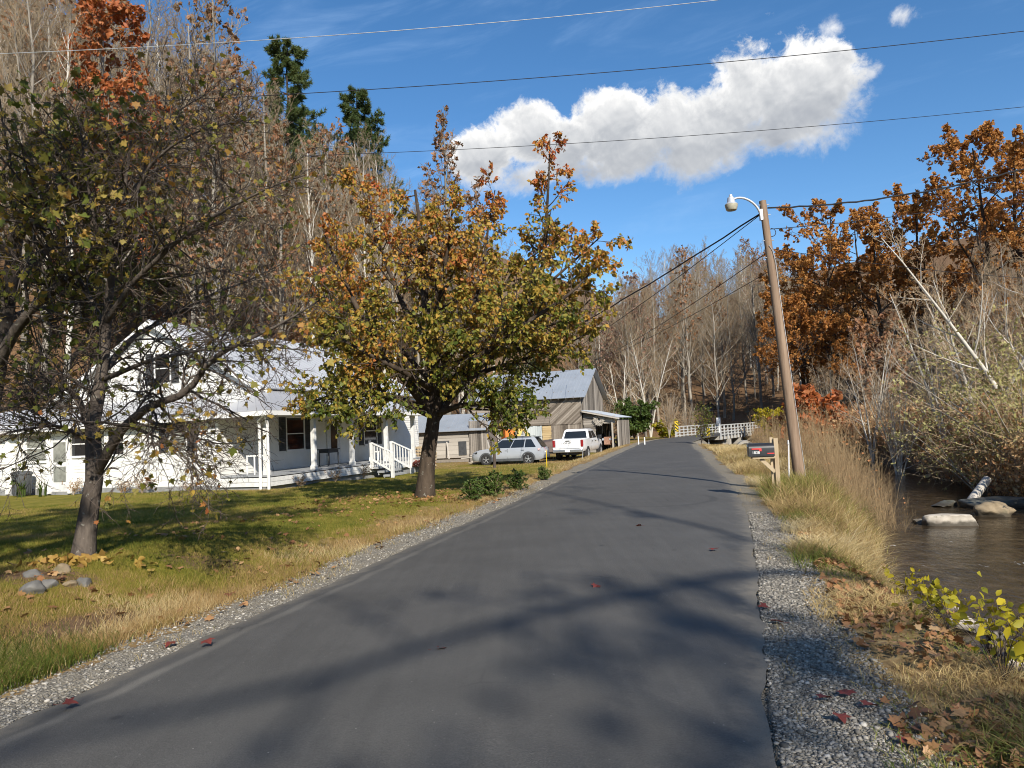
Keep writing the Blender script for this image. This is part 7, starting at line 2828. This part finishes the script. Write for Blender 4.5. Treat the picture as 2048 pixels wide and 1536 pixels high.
# red leaves lying on the asphalt and verge, one by one
spots = [(884, 1303, 'on the asphalt, the largest near the road middle'), (1192, 1179, 'on the asphalt beside the forked branch shadow'), (1277, 1055, 'on the far asphalt'), (1428, 1102, 'on the asphalt close to the verge shadow tip'), (1527, 1207, 'at the edge of the asphalt and gravel'), (1553, 1235, 'on the gravel next to the asphalt edge'),
         (1690, 1375, 'large on the stream side gravel'), (1650, 1385, 'smaller on the stream side gravel by the large one'), (1740, 1400, 'where gravel meets the dry grass'), (1680, 1425, 'orange toned on the gravel nearest the viewer'), (1810, 1470, 'curled at the grass edge near the corner'),
         (460, 1182, 'on the brown lawn edge'), (340, 1280, 'on the house side gravel'), (415, 1290, 'on the house side gravel nearer the road'), (140, 1415, 'on the nearest house side gravel')]
rl = np.random.default_rng(5)
for u, v, lab in spots:
    p = gnd(u, v, .03)
    mb = MB()
    tv, tf = LEAF_T['maple']
    s = rl.uniform(.085, .13)
    tl_ = Matrix.Rotation(rl.uniform(0, 6.28), 3, 'Z') @ Matrix.Rotation(rl.uniform(-.25, .25), 3, 'X') @ Matrix.Rotation(rl.uniform(-.25, .25), 3, 'Y')
    cu_ = rl.uniform(.3, 1.0)
    mb.raw([tl_ @ Vector((q_[0]*s, (q_[1]-.5)*s, (abs(q_[0])**1.6*cu_*.6+q_[2])*s)) for q_ in tv], [tuple(f_) for f_ in tf])
    mb.tube([tl_ @ Vector((0, -.5*s, 0)), tl_ @ Vector((.1*s, -.95*s, .05*s))], .0012, 4)
    o = mb.build('fallen_leaf', M['red_leaf'])
    on_road = xl(p.y) < p.x < xr(p.y)
    o.location = (p.x, p.y, .058 if on_road else hz1(p.x, p.y)+.03)
    tag(o, 'red fallen maple leaf lying '+lab, 'leaf', 'red leaves on road and gravel')

# ------------------------------------------------------------------ broad leaved yellow plants on the near bank
for i, (u, v, hgt, n_, lab) in enumerate([
        (1990, 1310, .55, 9, 'yellow leaved vine plant beside the largest whitish boulder'), (2030, 1350, .6, 10, 'yellow leaved plant in the corner at the picture edge'),
        (1850, 1175, .5, 8, 'yellow green leaved plant on the bank above the first boulders'), (1800, 1125, .5, 7, 'yellow green plant among pale grass farther up the bank'),
        (1900, 1260, .45, 7, 'yellow leaved sprig below the pale boulders'), (2010, 1400, .5, 8, 'orange yellow leaved plant nearest the viewer on the bank'), (1870, 1220, .4, 6, 'short yellow leaved sprig between bank boulders and dry grass')]):
    p = gnd(u, v, -.15)
    z_ = hz1(p.x, p.y)
    g = np.random.default_rng(900+i)
    t = np.linspace(0, 1, 6)
    a = g.uniform(0, 6.28, n_)
    s = g.uniform(.3, 1, n_)*hgt*.9
    P_ = np.stack([np.cos(a)[:, None]*s[:, None]*t, np.sin(a)[:, None]*s[:, None]*t, hgt*np.sin(t*1.9)[None]*g.uniform(.6, 1, n_)[:, None]], -1)
    R_ = .004*(1-.6*t)[None]*np.ones((n_, 1))
    lv = grow(g, P_, R_, [dict(c=3, t0=.3, t1=1, len=.35, ang=45, n=3, wob=.1, up=.1, rr=.7, rmin=.002, tip=.6)])
    lf = [(*leafset(g, lv[0][0], 3, .085, 'oval', .25, .7), M['leaf_yellow']), (*leafset(g, lv[1][0], 1, .075, 'oval', .25, .6), M['leaf_yellow'])]
    d_ = tree_data('yellow_plant', lv, [4, 3], 1, M['twig_dark'], M['twig_dark'], lf)
    e = empty('yellow_plant', (p.x, p.y, z_-.02), 0, lab, 'plant', 'yellow leaved plants on the near bank')
    link('stems', d_[0], e)
    link('leaves', d_[1], e)
# green weedy clumps beside the lawn edge below the truck
PROTO['weedclump'] = bush(350, .75, 'leaf_green', 5, .09, 16, 'twig_tan', 'twig_tan', 'simple', spread=.7, c2=6, c3=4)
for (u, v, s, lab) in ((985, 992, .8, 'leafy green weed clump at the lawn edge beside the thick trunk'), (1035, 977, .7, 'green weed clump along the road edge behind the leafy one'), (1088, 958, .55, 'dry brown green weed clump before the thin yellowish stake'), (945, 1000, .7, 'small green weed clump nearest the thick trunk')):
    p = gnd(u, v, 0)
    place_tree('weed_clump', PROTO['weedclump'], (p.x, p.y, hz1(p.x, p.y)-.03), rng.uniform(0, 6), s, lab, 'weed clumps at the lawn edge', 'weeds')
# dark dry stalk plant at the water
PROTO['stalk'] = bush(351, .9, 'leaf_brown', 1, .06, 4, 'twig_dark', 'twig_dark', 'simple', spread=.18, c2=9, c3=3)
p = gnd(1915, 1190, -.75)
place_tree('dry_stalk', PROTO['stalk'], (p.x, p.y, hz1(p.x, p.y)), 1, 1.0, 'dark dry seed stalk standing before the water', None, 'plant')
